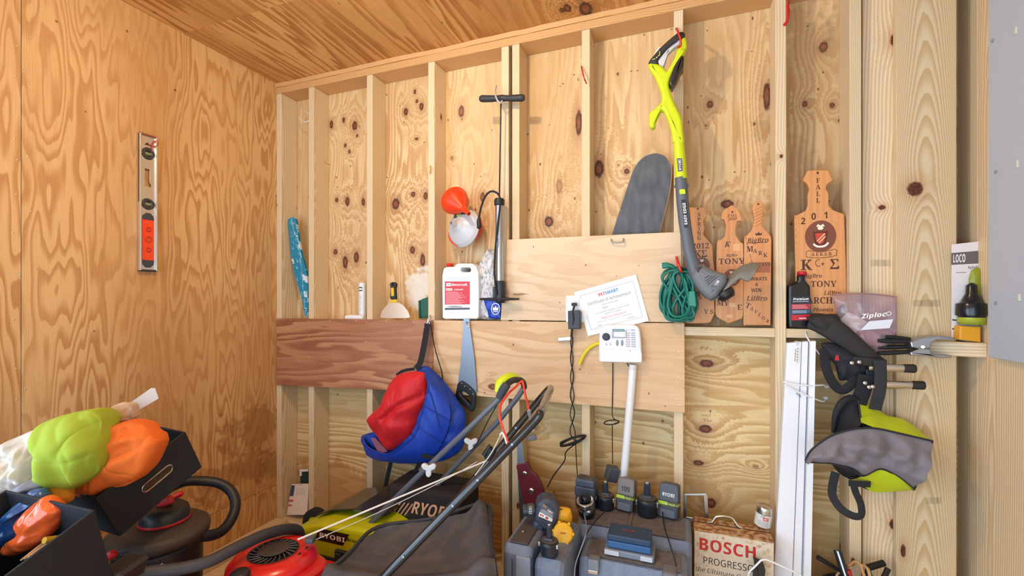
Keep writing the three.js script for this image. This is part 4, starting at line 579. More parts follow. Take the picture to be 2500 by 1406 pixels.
// ---- irrigation timer, conduit, yellow tube and its transformer
{
  const t = thing('irrigation_timer', 'white sprinkler timer with dial and small screen on the lower board', 'timer'), z0 = boardZ, zf = z0 + 0.042;
  const out = [[1462, 840], [1464, 806], [1470, 797], [1480, 794], [1515, 792], [1545, 793], [1556, 797], [1562, 806], [1565, 840], [1567, 880], [1564, 886], [1468, 884], [1462, 878]];
  part(t, 'case', plate(flat2(out, zf), z0, zf - z0, { bevel: 0.008, seg: 3, smooth: 0.12 }), WHITE);
  const tex = canvasTex(512, 300, (g, w, h) => {
    g.fillStyle = '#f0f2f5'; g.fillRect(0, 0, w, h); g.strokeStyle = '#b9c0ca'; g.lineWidth = 4; g.beginPath(); g.roundRect(6, 6, w - 12, h - 12, 40); g.stroke();
    g.fillStyle = '#3f7d70'; g.fillRect(158, 18, 170, 28); g.fillStyle = '#b9d8cc'; for (let i = 0; i < 9; i++) g.fillRect(172 + i * 16, 28, 9, 8); g.fillStyle = '#8ea3ad'; g.fillRect(150, 50, 176, 96); g.fillStyle = '#e4ecec'; g.fillRect(156, 56, 164, 84);
    for (let i = 0; i < 7; i++) for (const [x, c] of [[340, '#8a5a78'], [412, '#4a6488']]) { g.fillStyle = c; g.beginPath(); g.roundRect(x, 62 + i * 30, 58, 17, 6); g.fill(); g.fillStyle = '#e9e4ea'; g.fillRect(x + 6, 67 + i * 30, 46, 6); }
    g.fillStyle = '#d6c3da'; g.fillRect(340, 20, 62, 22); g.fillStyle = '#9db4d2'; g.fillRect(412, 20, 58, 22); for (let i = 0; i < 12; i++) { const a = i / 12 * 6.28; g.fillStyle = '#6b7f97'; g.fillRect(82 + 58 * Math.cos(a) - 5, 112 + 58 * Math.sin(a) - 2, 10, 4); }
    g.fillStyle = '#9d8fb0'; for (const x of [74, 130]) { g.fillRect(x - 16, 206, 34, 6); g.beginPath(); g.moveTo(x - 12, 222); g.lineTo(x + 14, 222); g.lineTo(x + 1, 252); g.fill(); }
  });
  part(t, 'face_print', quadZ([[1467, 853], [1561, 855], [1558, 800], [1467, 800]], zf + 0.0006), print(tex, 0.4));
  const D = onZ(1480, 822, zf), dial = part(t, 'dial', turn([[0, 0], [0.0165, 0], [0.0165, 0.006], [0.013, 0.009], [0, 0.009]], D, D.clone().add(V(0, 0, 1))), std('#2c3340', 0.45));
  part(dial, 'pointer', box(D.x - 0.013, D.x + 0.013, D.y - 0.003, D.y + 0.003, D.z + 0.008, D.z + 0.014, 0.002).translate(-D.x, -D.y, 0).rotateZ(-0.6).translate(D.x, D.y, 0), std('#414a5a', 0.4));
  part(t, 'screen_frame', plate(flat2([[1496, 806], [1530, 807], [1530, 825], [1495, 824]], zf), zf, 0.0022, { bevel: 0.0006, holes: [flat2([[1498, 809], [1528, 809], [1528, 823], [1498, 822]], zf)] }), std('#8a97a0', 0.4));
  for (const x of [1507, 1519]) part(t, 'button', new THREE.SphereGeometry(1, 14, 8).scale(0.0065, 0.0145, 0.003).translate(...onZ(x, 837, zf).toArray()), std('#8e98a6', 0.4));
  part(t, 'wiring_cover', plate(flat2([[1465, 857], [1566, 860], [1566, 885], [1466, 883]], zf + 0.002), zf - 0.01, 0.013, { bevel: 0.003, smooth: 0.05 }), std('#e6e9ed', 0.45));
  const y = thing('yellow_tube', 'short yellow plastic tube poking from behind the timer', 'tube');
  part(y, 'tube', sweep(Zs([[1466, 838, 0.02], [1452, 841, 0.02], [1436, 852, 0.022], [1424, 868, 0.024], [1414, 890, 0.026]]), 0.0085, { sides: 14, flat: 0.7, up: V(0, 1, 0) }), std('#d9c51e', 0.5));
  const c = thing('plastic_conduit', 'white plastic pipe running down from the timer', 'pipe');
  const ca = onZ(1546, 890, 0.034), cb = onZ(1522, 1175, 0.034); part(c, 'pipe', rod(ca, cb, 0.0165, 22), WHITE); part(c, 'pipe_end', turn([[0.0172, 0], [0.0172, 0.02], [0.0168, 0.022]], ca, cb), std('#d5d8dc', 0.5));
  part(c, 'wires', sweep(Zs([[1531, 887, 0.03], [1535, 893, 0.036], [1542, 896, 0.034]]), 0.003), std('#5a4438', 0.6));
  const w = thing('wall_transformer', 'dark grey plug transformer dangling on a thin cord beside the white pipe', 'transformer');
  part(w, 'brick', put(cbox(0.05, 0.062, 0.045, 0.005), onZ(1494, 1156, 0.045), 6, 25, -12), std('#4a4e57', 0.5));
  part(w, 'cord', sweep([...Zs([[1496, 886, 0.02], [1496, 930, 0.018], [1495, 980, 0.018], [1496, 1018, 0.02]]), ...[...Array(16)].map((_, i) => onZ(1493 + 19 * Math.cos(i * 1.35), 1031 - 4 * Math.cos(i * 1.35) + 6 * Math.sin(i * 1.35 + 0.4), 0.02 + 0.01 * Math.sin(i * 2.1))), ...Zs([[1495, 1045, 0.02], [1495, 1090, 0.022], [1496, 1132, 0.035]])], 0.0022, { sides: 7, steps: 150 }), BLACK);
}
// ---- coiled green extension cord
{
  const t = thing('extension_cord', 'coiled dark green extension cord hanging by a red tie below the trimmer', 'cord'), pts = [], N = 17, r = rng(4);
  for (let k = 0; k < N; k++) {
    const w = 8 + r() * 40, off = (r() - 0.5) * 16, eight = k % 3 === 1, wide = k === 4 || k === 7, top = 652 + r() * 14, bot = 772 + r() * 12, z = 0.028 + (k % 6) * 0.009 + r() * 0.004, ph = r();
    for (let i = 0; i < 14; i++) { const a = i / 14 * 6.2832, v = (1 - Math.cos(a)) / 2, y = lerp(top, bot, v), sx = eight ? Math.sin(2 * a) * 0.72 + Math.sin(a) * 0.2 : Math.sin(a) * (wide ? 1.25 : 1) * (0.45 + 0.75 * v); pts.push(onZ(1655 + off * v + (wide ? 24 * v : 0) - w * sx * 1.05 + 3 * Math.sin(a * 3 + ph * 6), Math.min(y, 786), z + 0.006 * Math.sin(a * 2 + ph * 6))); }
  }
  const green = std('#0b6f60', 0.4);
  part(t, 'cable', sweep(pts, 0.0056, { sides: 8, steps: 960 }), green);
  part(t, 'cable_end', sweep(Zs([[1648, 655, 0.07], [1640, 650, 0.07], [1630, 648, 0.066]]), [0.006, 0.009, 0.011], { sides: 10 }), green);
  const pl = part(t, 'plug', put(cbox(0.026, 0.024, 0.02, 0.004), onZ(1624, 648, 0.064), 0, 0, 4), green);
  for (const y of [646, 652]) part(pl, 'prong', box(onZ(1612, y, 0.064).x, onZ(1620, y, 0.064).x, onZ(1612, y, 0.064).y - 0.001, onZ(1612, y, 0.064).y + 0.001, 0.06, 0.067, 0.0004), STEEL);
  part(t, 'socket_block', plate(flat2([[1682, 712], [1696, 710], [1700, 748], [1682, 746]], 0.085), 0.068, 0.018, { bevel: 0.003, smooth: 0.1 }), std('#2e8a78', 0.5));
  part(t, 'socket_lead', sweep(Zs([[1691, 714, 0.077], [1692, 700, 0.077], [1688, 685, 0.075], [1676, 668, 0.07]]), 0.0052, { sides: 8 }), green);
  hookThing('cord_tie', 'red plastic hook tie around the green extension cord', Zs([[1651, 628, boardZ], [1652, 631, 0.06], [1656, 645, 0.092], [1662, 661, 0.092], [1663, 664, 0.06]]), 0.0056, std('#d8281c', 0.4));
}
// ---- carved wooden paddles on the right shelf
{
  const wood = (g, w, h) => { g.fillStyle = '#dd9c60'; g.fillRect(0, 0, w, h); for (let i = 0; i < 260; i++) { const x = (i * 97.3) % w; g.fillStyle = i % 2 ? 'rgba(232,170,120,0.10)' : 'rgba(140,70,30,0.08)'; g.fillRect(x, 0, 1 + (i % 5) * 1.6, h); } };
  const INK = '#4a2414', zp = -0.03;
  function paddle(label, px, draw, thick = 0.019, z = zp) {
    const q = px.map(([a, b]) => [1650 + a / 3.347, 400 + b / 3.347]), xs = px.map((p) => p[0]), ys = px.map((p) => p[1]), x0 = Math.min(...xs), x1 = Math.max(...xs), y0 = Math.min(...ys), y1 = Math.max(...ys);
    const t = thing('wooden_paddle', label, 'paddle', 'carved paddles on the right shelf'), g = plate(onShelf(q, z), z - thick, thick, { bevel: 0.003, smooth: 0.25 });
    const tex = canvasTex(Math.round((x1 - x0) * 1.4), Math.round((y1 - y0) * 1.4), (c, w, h) => { wood(c, w, h); c.save(); c.scale(1.4, 1.4); c.translate(-x0, -y0); draw((s, x, y, size, o = {}) => text(c, s, x, y, size, o.color ?? INK, o.font ?? 'serif', { style: o.style ?? 'bold', ...o }), c); c.restore(); });
    part(t, 'paddle_board', flatUV(g), print(tex, 0.42)); return t;
  }
  const crest = (c, x, y, s) => { c.save(); c.translate(x, y); c.scale(s, s); c.fillStyle = '#7d4630'; c.beginPath(); c.arc(0, 0, 128, 0, 7); c.fill(); c.fillStyle = '#5a2414'; c.beginPath(); c.moveTo(-64, -40); c.lineTo(64, -40); c.lineTo(52, 20); c.quadraticCurveTo(40, 92, 0, 96); c.quadraticCurveTo(-44, 92, -54, 20); c.fill(); c.fillStyle = '#c8442a'; c.beginPath(); c.moveTo(-44, -26); c.lineTo(44, -26); c.lineTo(36, 16); c.quadraticCurveTo(26, 60, 0, 64); c.quadraticCurveTo(-28, 60, -38, 16); c.fill(); c.strokeStyle = '#efe3b0'; c.lineWidth = 7; c.beginPath(); c.moveTo(-28, 40); c.lineTo(36, -20); c.moveTo(-12, 52); c.lineTo(42, 2); c.stroke(); c.fillStyle = '#f0ead2'; c.beginPath(); c.ellipse(0, -66, 24, 14, 0, 0, 7); c.fill(); c.beginPath(); c.moveTo(-36, -78); c.lineTo(-22, -100); c.lineTo(0, -88); c.lineTo(22, -100); c.lineTo(36, -78); c.fill(); c.lineWidth = 16; c.strokeStyle = '#f3efe0'; c.beginPath(); c.moveTo(-56, 58); c.quadraticCurveTo(-40, 84, 0, 84); c.quadraticCurveTo(46, 84, 64, 52); c.stroke(); c.restore(); };
  paddle('tallest carved paddle reading FALL 201 with a round crest behind the oil bottle', [[1075, 60], [1092, 52], [1228, 50], [1248, 58], [1282, 132], [1240, 165], [1226, 200], [1250, 245], [1250, 335], [1290, 378], [1368, 408], [1380, 450], [1395, 1090], [1322, 1180], [1318, 1225], [1230, 1236], [990, 1240], [985, 1090], [968, 450], [985, 420], [1060, 382], [1080, 335], [1080, 250], [1092, 205], [1076, 162], [1040, 132]], (w, c) => {
    c.fillStyle = '#3c1c10'; c.beginPath(); c.arc(1163, 78, 9, 0, 7); c.fill(); [...'FALL'].forEach((s, i) => w(s, 1166, 140 + i * 54, 52)); w('2', 1042, 462, 74, { font: 'sans-serif' }); w('0', 1130, 428, 74, { font: 'sans-serif' }); w('1', 1232, 424, 74, { font: 'sans-serif' }); w('2', 1310, 450, 66, { font: 'sans-serif', color: '#e0a06a' });
    crest(c, 1185, 592, 1); c.strokeStyle = '#6a3a22'; c.lineWidth = 5; c.beginPath(); c.moveTo(1068, 716); c.lineTo(1090, 704); c.quadraticCurveTo(1190, 730, 1300, 700); c.lineTo(1322, 712); c.lineTo(1312, 740); c.lineTo(1318, 750); c.quadraticCurveTo(1190, 780, 1070, 756); c.closePath(); c.stroke(); w('A E K \u0394 B', 1192, 738, 36);
    w('\u039a', 1068, 822, 118, { sx: 1.15 }); w('\u03a3', 1300, 820, 112, { sx: 1.15 }); c.strokeStyle = '#6a3a22'; c.lineWidth = 6; c.beginPath(); c.arc(1170, 808, 26, 0.9, 5.2); c.stroke(); c.fillStyle = '#6a3a22'; c.beginPath(); for (let i = 0; i < 10; i++) { const a = i * 0.6283 - 1.57, r = i % 2 ? 7 : 17; c.lineTo(1204 + r * Math.cos(a), 816 + r * Math.sin(a)); } c.fill();
    w('BigBro', 1120, 912, 44, { style: 'italic bold' }); w('TONY', 1210, 978, 66, { sx: 1.1 }); w('LilBro', 1280, 1050, 44, { style: 'italic bold' }); w('ARCH.', 1190, 1112, 70, { sx: 1.05 }); w('Phoenix', 1205, 1186, 40, { style: 'italic bold' });
  });
  paddle('carved paddle with a slim rounded handle right of the trimmer head', [[640, 320], [655, 308], [675, 304], [703, 311], [722, 340], [712, 430], [705, 500], [740, 545], [776, 590], [782, 650], [775, 1290], [755, 1318], [580, 1318], [552, 1290], [560, 620], [575, 590], [620, 540], [638, 480], [640, 430], [627, 370]], (w, c) => {
    c.fillStyle = '#3c1c10'; c.beginPath(); c.arc(675, 328, 8, 0, 7); c.fill(); c.strokeStyle = '#8a4a2a'; c.lineWidth = 3; for (let i = 0; i < 6; i++) { c.beginPath(); c.moveTo(640, 380 + i * 26); c.lineTo(712, 350 + i * 26); c.stroke(); }
    c.fillStyle = INK; c.beginPath(); c.moveTo(655, 582); c.lineTo(648, 558); c.lineTo(664, 570); c.lineTo(678, 552); c.lineTo(690, 570); c.lineTo(706, 558); c.lineTo(700, 582); c.fill(); w('BigBro', 668, 622, 52, { style: 'italic bold' }); c.fillRect(596, 640, 150, 4); [...'MARK'].forEach((s, i) => w(s, 606 + i * 42, 690 + i * 18, i ? 46 : 62));
    c.fillStyle = '#a86844'; c.fillRect(600, 800, 170, 84); w('ALWAYS', 690, 818, 38); w('WHATS', 680, 935, 40, { font: 'sans-serif' }); w('A', 660, 982, 36, { font: 'sans-serif' }); w('WIN', 660, 1026, 42, { font: 'sans-serif' }); w('LilBro', 660, 1094, 54, { style: 'italic bold' }); c.fillRect(580, 1106, 160, 4); [...'TAYLOR'].forEach((s, i) => w(s, 590 + i * 32, 1152 + i * 25, i ? 38 : 60, { rot: 0.4 }));
  });
  paddle('carved paddle with a helmet shaped handle top half hidden by the trimmer guard', [[432, 352], [455, 337], [490, 352], [530, 410], [538, 463], [502, 470], [490, 520], [495, 590], [530, 640], [553, 680], [550, 1230], [520, 1270], [462, 1294], [430, 1306], [400, 1288], [345, 1255], [322, 1200], [335, 652], [365, 622], [400, 592], [410, 500], [395, 458], [370, 450], [378, 400], [405, 368]], (w, c) => {
    c.fillStyle = '#3c1c10'; c.beginPath(); c.arc(462, 394, 8, 0, 7); c.fill(); w('FALL', 462, 422, 30, { style: 'italic bold' }); w('2010', 462, 450, 32, { style: 'italic bold' }); w('K', 418, 656, 62, { style: 'italic bold' }); c.fillStyle = '#e2aa78'; c.fillRect(468, 655, 56, 56); w('BigBro', 456, 746, 28, { style: 'italic bold' }); w('TONY', 456, 796, 64, { sx: 1.15 }); crest(c, 458, 930, 0.55); c.fillStyle = '#e2aa78'; c.beginPath(); c.ellipse(440, 1245, 28, 16, 0, 0, 7); c.fill(); c.fillRect(438, 1136, 50, 34); w('MY', 384, 1136, 62); w('E', 522, 1172, 58, { sx: 1.2 });
  });
  paddle('carved paddle reading 2012 mostly hidden behind the trimmer shaft and green cord', [[90, 358], [180, 355], [238, 360], [252, 430], [225, 460], [236, 530], [225, 572], [262, 622], [300, 670], [305, 780], [318, 870], [306, 900], [318, 1200], [300, 1260], [270, 1300], [90, 1302], [60, 1250], [60, 680], [95, 630], [118, 572], [110, 530], [120, 460], [88, 430]], (w, c) => {
    c.fillStyle = '#3c1c10'; c.beginPath(); c.arc(182, 372, 7, 0, 7); c.fill(); [...'SPRING'].forEach((s, i) => w(s, 192, 420 + i * 38, 42)); w('2012', 205, 674, 62); w('\u039a\u03a3', 205, 738, 78); crest(c, 215, 830, 0.5); c.fillStyle = '#7d3a24'; c.fillRect(120, 1040, 80, 40); w('ER', 190, 1094, 36); w('Y S', 270, 1206, 50); c.fillStyle = '#e2aa78'; c.fillRect(150, 980, 60, 20);
  });
}
// ---- black oil bottle
{
  const t = thing('oil_bottle', 'black motor oil bottle with a red cap on the right shelf', 'bottle'), q = ([a, b]) => [1650 + a / 3.347, 400 + b / 3.347], z = -0.002;
  part(t, 'body', plate(onShelf([[925, 1336], [920, 1010], [938, 985], [990, 962], [1000, 950], [1000, 912], [1057, 912], [1060, 952], [1088, 985], [1100, 1010], [1106, 1336]].map(q), z), z - 0.055, 0.055, { bevel: 0.009, seg: 4, smooth: 0.15 }), std('#121418', 0.25));
  const c = onZ(...q([1029, 912]), z - 0.027); part(t, 'cap', turn([[0, 0], [0.0165, 0], [0.0165, 0.012], [0.0145, 0.0155], [0, 0.0155]], c, c.clone().add(V(0, 1, 0))), std('#c81f2c', 0.4));
  const tex = canvasTex(220, 270, (g) => { g.fillStyle = '#16202e'; g.fillRect(0, 0, 220, 270); text(g, 'Premium', 110, 28, 40, '#fff', 'sans-serif', { style: 'bold italic' }); g.fillStyle = '#cfd8e4'; g.fillRect(20, 54, 180, 6); g.fillStyle = '#b32434'; g.fillRect(4, 84, 212, 60); g.fillStyle = '#e8b4b8'; for (let i = 0; i < 4; i++) g.fillRect(16, 94 + i * 12, 150 + i * 8, 4); g.fillStyle = '#3a5876'; g.fillRect(4, 150, 212, 44); g.fillStyle = '#b9c8d6'; for (let i = 0; i < 3; i++) g.fillRect(16, 158 + i * 11, 160, 4); g.fillStyle = '#c3202e'; g.fillRect(4, 204, 212, 62); g.fillStyle = '#f0d8da'; g.fillRect(90, 240, 110, 12); });
  part(t, 'label', quadZ([[942, 1282], [1102, 1278], [1100, 1082], [940, 1086]].map(q), z + 0.0006), print(tex, 0.35));
}
// ---- fluorescent-style white fixture standing against the stud
{
  const t = thing('fluorescent_fixture', 'tall white metal light fixture housing tied upright against the stud', 'light fixture');
  const prof = [[0, 0], [0, 0.03], [0.06, 0.034], [0.5, 0.036], [0.515, 0.02], [0.535, 0.036], [0.74, 0.037], [0.755, 0.018], [0.79, 0.018], [0.8, 0.046], [0.99, 0.048], [1, 0.044], [1, 0]], zt = 0.006, zb = 0.05;
  const tl = onZ(1918, 836, zt), tr = onZ(1984, 830, zt), bl = onZ(1884, 1425, zb), br = onZ(1972, 1425, zb), ext = 0.27;   // goes on down to the floor
  const row = (s) => prof.map(([u, z]) => tl.clone().lerp(bl, s).lerp(tr.clone().lerp(br, s), u).add(V(0, 0, z))), end = (0.004 - tl.y) / (bl.y - tl.y), rows = [0, 0.25, 0.5, 0.75, 1].map((s) => row(s * end));
  const g = skin(rows, { closeRow: true, caps: true }); part(t, 'housing', toCreasedNormals(g, 0.5), std('#e9ecf2', 0.35));
  const tex = canvasTex(64, 160, (c) => { c.fillStyle = '#f4f4f2'; c.fillRect(0, 0, 64, 160); c.fillStyle = '#222'; text(c, 'ASSEMBLED', 20, 80, 22, '#222', 'sans-serif', { rot: -Math.PI / 2, style: 'bold' }); for (let i = 0; i < 22; i++) c.fillRect(36, 8 + i * 6.6, 18, 1 + (i * 7 % 4)); });
  part(t, 'sticker', sheet(...[[1936, 888], [1950, 887], [1952, 846], [1939, 846]].map(([a, b]) => onZ(a, b, 0.0475)), 2), print(tex, 0.5));
  const tx2 = canvasTex(64, 64, (c) => { c.fillStyle = '#333'; for (const [x, y] of [[8, 12], [24, 22], [40, 34]]) { c.fillRect(x, y, 14, 4); c.fillRect(x + 5, y, 4, 18); } }); part(t, 'stamp', sheet(...[[1942, 974], [1958, 974], [1958, 956], [1942, 956]].map(([a, b]) => onZ(a, b, 0.056)), 2), decal(tx2));
  part(t, 'end_bracket', box(onZ(1942, 840, 0.03).x, onZ(1952, 840, 0.03).x, tl.y - 0.012, tl.y + 0.008, 0.006, 0.042, 0.002), std('#c9ccd2', 0.4));
  for (const [n, l, p] of [['cable_tie', 'upper white cable holding the tall white housing to the stud', [[1912, 932, 0.062], [1950, 940, 0.07], [1985, 941, 0.06], [2012, 940, 0.03], [2018, 943, 0.0]]], ['cable_tie', 'lower white cable slanting across the tall white housing', [[1914, 940, 0.062], [1945, 955, 0.07], [1985, 972, 0.06], [2010, 980, 0.03], [2016, 972, 0.004]]], ['cable_tie', 'white cord looping over the top of the tall white housing', [[1966, 806, -0.01], [1970, 822, 0.03], [1985, 845, 0.05], [2004, 868, 0.03], [2009, 874, 0.004]]]]) { const w = thing(n, l, 'cable'); part(w, 'cable', wire(Zs(p), 0.003), WHITE); part(w, 'cable_clip', new THREE.SphereGeometry(0.009, 10, 8).scale(1, 0.8, 0.7).translate(...onZ(...p[p.length - 1]).toArray()), std('#d9dbdf', 0.4)); }
}
// ---- zipper bag of parts
{
  const t = thing('zipper_bag', 'clear zipper bag with cardboard and pink parts slumped on the right shelf', 'plastic bag');
  const film = std('#e9dde4', 0.12, { transmission: 0.82, thickness: 0 });
  part(t, 'film', puffPx([[2030, 722], [2070, 716], [2130, 717], [2188, 724], [2190, 780], [2188, 812], [2165, 850], [2140, 868], [2110, 868], [2080, 840], [2055, 800], [2042, 760]], 0.02, 0.032, 0.015, { fold: 0.006, ff: 26, seed: 4, smooth: 0.2, pw: 0.4, rings: 16 }), film);
  part(t, 'zip_strip', sweep(Zs([[2028, 721, 0.022], [2070, 717, 0.024], [2130, 718, 0.024], [2190, 725, 0.022]]), 0.0028, { sides: 6 }), std('#c79a94', 0.3, { transmission: 0.4 }));
  const tex = canvasTex(256, 96, (g) => { text(g, 'Ziploc', 110, 48, 66, '#ffffff', 'sans-serif', { style: 'italic bold' }); g.strokeStyle = '#fff'; g.lineWidth = 5; g.beginPath(); g.arc(228, 46, 18, 0, 7); g.stroke(); });
  part(t, 'lettering', quadZ([[2098, 784], [2180, 776], [2178, 754], [2096, 762]], 0.058), decal(tex, 0.4));
  part(t, 'write_on_patch', quadZ([[2100, 806], [2172, 801], [2181, 779], [2122, 784]], 0.0575), std('#dfe4ee', 0.5));
  part(t, 'card', plate(flat2([[2044, 788], [2072, 762], [2090, 770], [2120, 786], [2100, 806], [2078, 834]], 0.028), 0.02, 0.004, { bevel: 0.0008 }), std('#e8e2d4', 0.7));
  part(t, 'pink_parts', puffPx([[2090, 812], [2120, 800], [2165, 805], [2180, 815], [2160, 845], [2135, 862], [2105, 855], [2088, 835]], 0.024, 0.018, 0.014, { fold: 0.008, ff: 40, seed: 2 }), std('#b07a86', 0.6));
}
// ---- tool belt, steel handles in it
{
  const t = thing('tool_belt', 'black nylon tool belt and pouch hanging below the zipper bag', 'tool belt'), z = 0.05, leather = std('#23211f', 0.7), navy = std('#141a24', 0.7);
  part(t, 'belt', sweep(Zs([[1976, 783, 0.03], [2012, 792, 0.05], [2050, 815, 0.065], [2090, 845, 0.07], [2125, 872, 0.07], [2150, 886, 0.06]]), [0.03, 0.04, 0.038, 0.03, 0.026, 0.018], { sides: 12, flat: 0.3, up: V(0.4, 1, 0) }), leather);
  part(t, 'belt_fold', puffPx([[1968, 776], [1985, 770], [2030, 766], [2048, 772], [2060, 800], [2078, 830], [2045, 838], [2012, 815], [1990, 800]], 0.045, 0.024, 0.02, { fold: 0.006, ff: 30, seed: 7, smooth: 0.3 }), leather);
  part(t, 'pouch', puffPx([[2005, 838], [2030, 836], [2070, 848], [2110, 874], [2120, 890], [2112, 912], [2090, 925], [2050, 928], [2038, 890], [2015, 865]], 0.05, 0.03, 0.025, { fold: 0.005, ff: 25, seed: 9, smooth: 0.25 }), navy);
  part(t, 'red_tag', quadZ([[2038, 880], [2049, 880], [2047, 866], [2040, 868]], 0.077), std('#c01f2c', 0.6));
  part(t, 'loop_strap', strap(Zs([[2012, 850, 0.06], [2018, 900, 0.065], [2036, 938, 0.065], [2056, 952, 0.065], [2078, 938, 0.065], [2096, 905, 0.06]]), 0.032, 0.004, V(1, 0.3, 0)), NYLON);
  part(t, 'cross_strap', strap(Zs([[2082, 880, 0.08], [2120, 884, 0.085], [2164, 888, 0.08]]), 0.03, 0.006, V(0, 1, 0)), leather);
  part(t, 'hang_strap', strap(Zs([[2148, 880, 0.09], [2150, 925, 0.095], [2146, 960, 0.09], [2136, 1000, 0.08]]), 0.038, 0.004, V(1, 0, 0)), std('#2a2b31', 0.8));
  part(t, 'hang_strap', strap(Zs([[2115, 915, 0.075], [2108, 950, 0.075], [2095, 985, 0.07]]), 0.05, 0.006, V(1, 0, 0)), NYLON);
  part(t, 'sheath', plate(flat2([[2112, 900], [2145, 902], [2140, 930], [2118, 932]], 0.07), 0.04, 0.03, { bevel: 0.006 }), std('#0e1a2a', 0.6));
  for (const [a, b] of [[2080, 886], [2098, 884], [2112, 935], [2122, 945], [2131, 944]]) part(t, 'rivet', new THREE.SphereGeometry(0.0075, 10, 8).scale(1, 1, 0.5).translate(...onZ(a, b, 0.092).toArray()), STEEL);
  for (const [y, x0, x1, x2, l] of [[899, 2120, 2210, 2236, 'upper steel bar with black rubber tip stuck through the belt'], [940, 2118, 2230, 2258, 'lower steel bar with black rubber tip stuck through the belt']]) {
    const h = thing('pry_bar', l, 'pry bar'), zz = 0.078 - (y > 920 ? 0.014 : 0), A = onZ(x0, y - 2, zz), B = onZ(x1, y, zz), C = onZ(x2, y + 1, zz);
    part(h, 'shank', sweep([A, A.clone().lerp(B, 0.5), B], [0.011, 0.0145, 0.0125], { sides: 14, flat: 0.7, up: V(0, 1, 0) }), metal('#cfc7bc', 0.28)); part(h, 'rubber_tip', sweep([B.clone().add(V(-0.004, 0, 0)), B.clone().lerp(C, 0.8), C], [0.0145, 0.0155, 0.0125], { sides: 14, flat: 0.75, up: V(0, 1, 0) }), std('#26221f', 0.6));
  }
}
// ---- shelf block at the right wall, spring clamp on it
{
  const A = onZ(2268, 832, 0.02), B = V(WR - 0.001, A.y, 0.06), d = B.clone().sub(A), L = d.length();
  const g = framed(metreUV(box(0, L, -0.05, 0, -0.1, 0, 0.003), 'x', 1, 2.6, 0.1, 0.6), A, B, A.clone().add(V(0, 1, 0))); part(back, 'shelf_block', g, mStud, 'short shelf block clamped at the right wall');
  const t = thing('spring_clamp', 'silver spring clamp with black grips biting the end of the shelf block', 'clamp'), z = 0.05, sil = metal('#aeb4bc', 0.35);
  part(t, 'jaw', plate(flat2([[2215, 834], [2240, 824], [2280, 818], [2322, 823], [2322, 829], [2280, 829], [2266, 835], [2262, 848], [2240, 850], [2218, 846]], z), z - 0.03, 0.055, { bevel: 0.004, smooth: 0.15 }), sil);
  part(t, 'jaw', plate(flat2([[2215, 858], [2240, 848], [2262, 850], [2268, 862], [2290, 867], [2315, 866], [2314, 872], [2280, 872], [2250, 868], [2218, 866]], z - 0.004), z - 0.032, 0.052, { bevel: 0.004, smooth: 0.15 }), sil);
  part(t, 'spring_pin', rod(onZ(2253, 847, z - 0.03), onZ(2253, 847, z + 0.032), 0.0055), STEEL);
  for (const [y, dy, l] of [[821, 7, 0.036], [832, 2, 0.05], [848, -2, 0.036], [862, -3, 0.05]]) part(t, 'handle_grip', sweep(Zs([[2143, y, l], [2165, y + dy * 0.2, l], [2200, y + dy * 0.7, l], [2222, y + dy, l]]), [0.006, 0.0085, 0.008, 0.0065], { sides: 10, up: V(0, 1, 0) }), std('#17181a', 0.6));
}
// ---- bulb-shaped nozzle in printed pack
{
  const t = thing('nozzle_pack', 'white blister card pack with a black nozzle and yellow base by the right wall', 'packet'), z = 0.008, q = ([a, b]) => [2290 + a / 4.019, 570 + b / 4.019], yb = onZ(...q([130, 1015]), z).y;
  const tex = canvasTex(260, 440, (g) => { g.fillStyle = '#eae4e6'; g.fillRect(0, 0, 260, 440); g.fillStyle = '#6b6264'; g.fillRect(0, 40, 260, 55); text(g, 'LOCO', 70, 68, 50, '#f6f3f4', 'sans-serif', { style: 'bold', sx: 0.85 }); g.fillStyle = '#888'; for (let i = 0; i < 6; i++) g.fillRect(150 + i * 17, 104 + (i % 2) * 3, 11, 12); g.fillStyle = '#999'; g.fillRect(40, 130, 90, 4); g.fillStyle = '#444'; g.fillRect(8, 348, 50, 7); g.fillRect(8, 390, 50, 7); });
  part(t, 'card', quadZ([[130, 1030], [420, 1085], [420, 75], [132, 108]].map(q), z), print(tex, 0.45));
  const ax = onZ(...q([330, 560]), z + 0.022), pr = (y) => onZ(...q([330, y]), z + 0.022).y - ax.y;
  const s = (r) => r / 4.019 / 1111 * 1.62;
  part(t, 'nozzle', turn([[s(12), pr(485)], [s(40), pr(510)], [s(44), pr(590)], [s(70), pr(650)], [s(82), pr(680)], [s(112), pr(690)], [s(116), pr(800)], [s(96), pr(815)], [s(96), pr(860)], [s(0), pr(860)]], ax, ax.clone().add(V(0, 1, 0)), 26), std('#1b2026', 0.2));
  part(t, 'collar', turn([[s(100), pr(822)], [s(102), pr(824)], [s(102), pr(890)], [s(0), pr(890)]], ax, ax.clone().add(V(0, 1, 0)), 26), std('#a9b53a', 0.3));
  part(t, 'bulb_bottle', puffPx([[300, 460], [330, 360], [390, 335], [420, 360], [420, 640], [330, 640]].map(q), z + 0.006, 0.012, 0.004, { smooth: 0.2 }), std('#b5bf3c', 0.3, { transmission: 0.4 }));
  part(t, 'yellow_base', plate(flat2([[205, 1040], [215, 905], [420, 915], [420, 1068]].map(q), z + 0.04), z + 0.002, 0.04, { bevel: 0.004 }), std('#e2a326', 0.45));
}
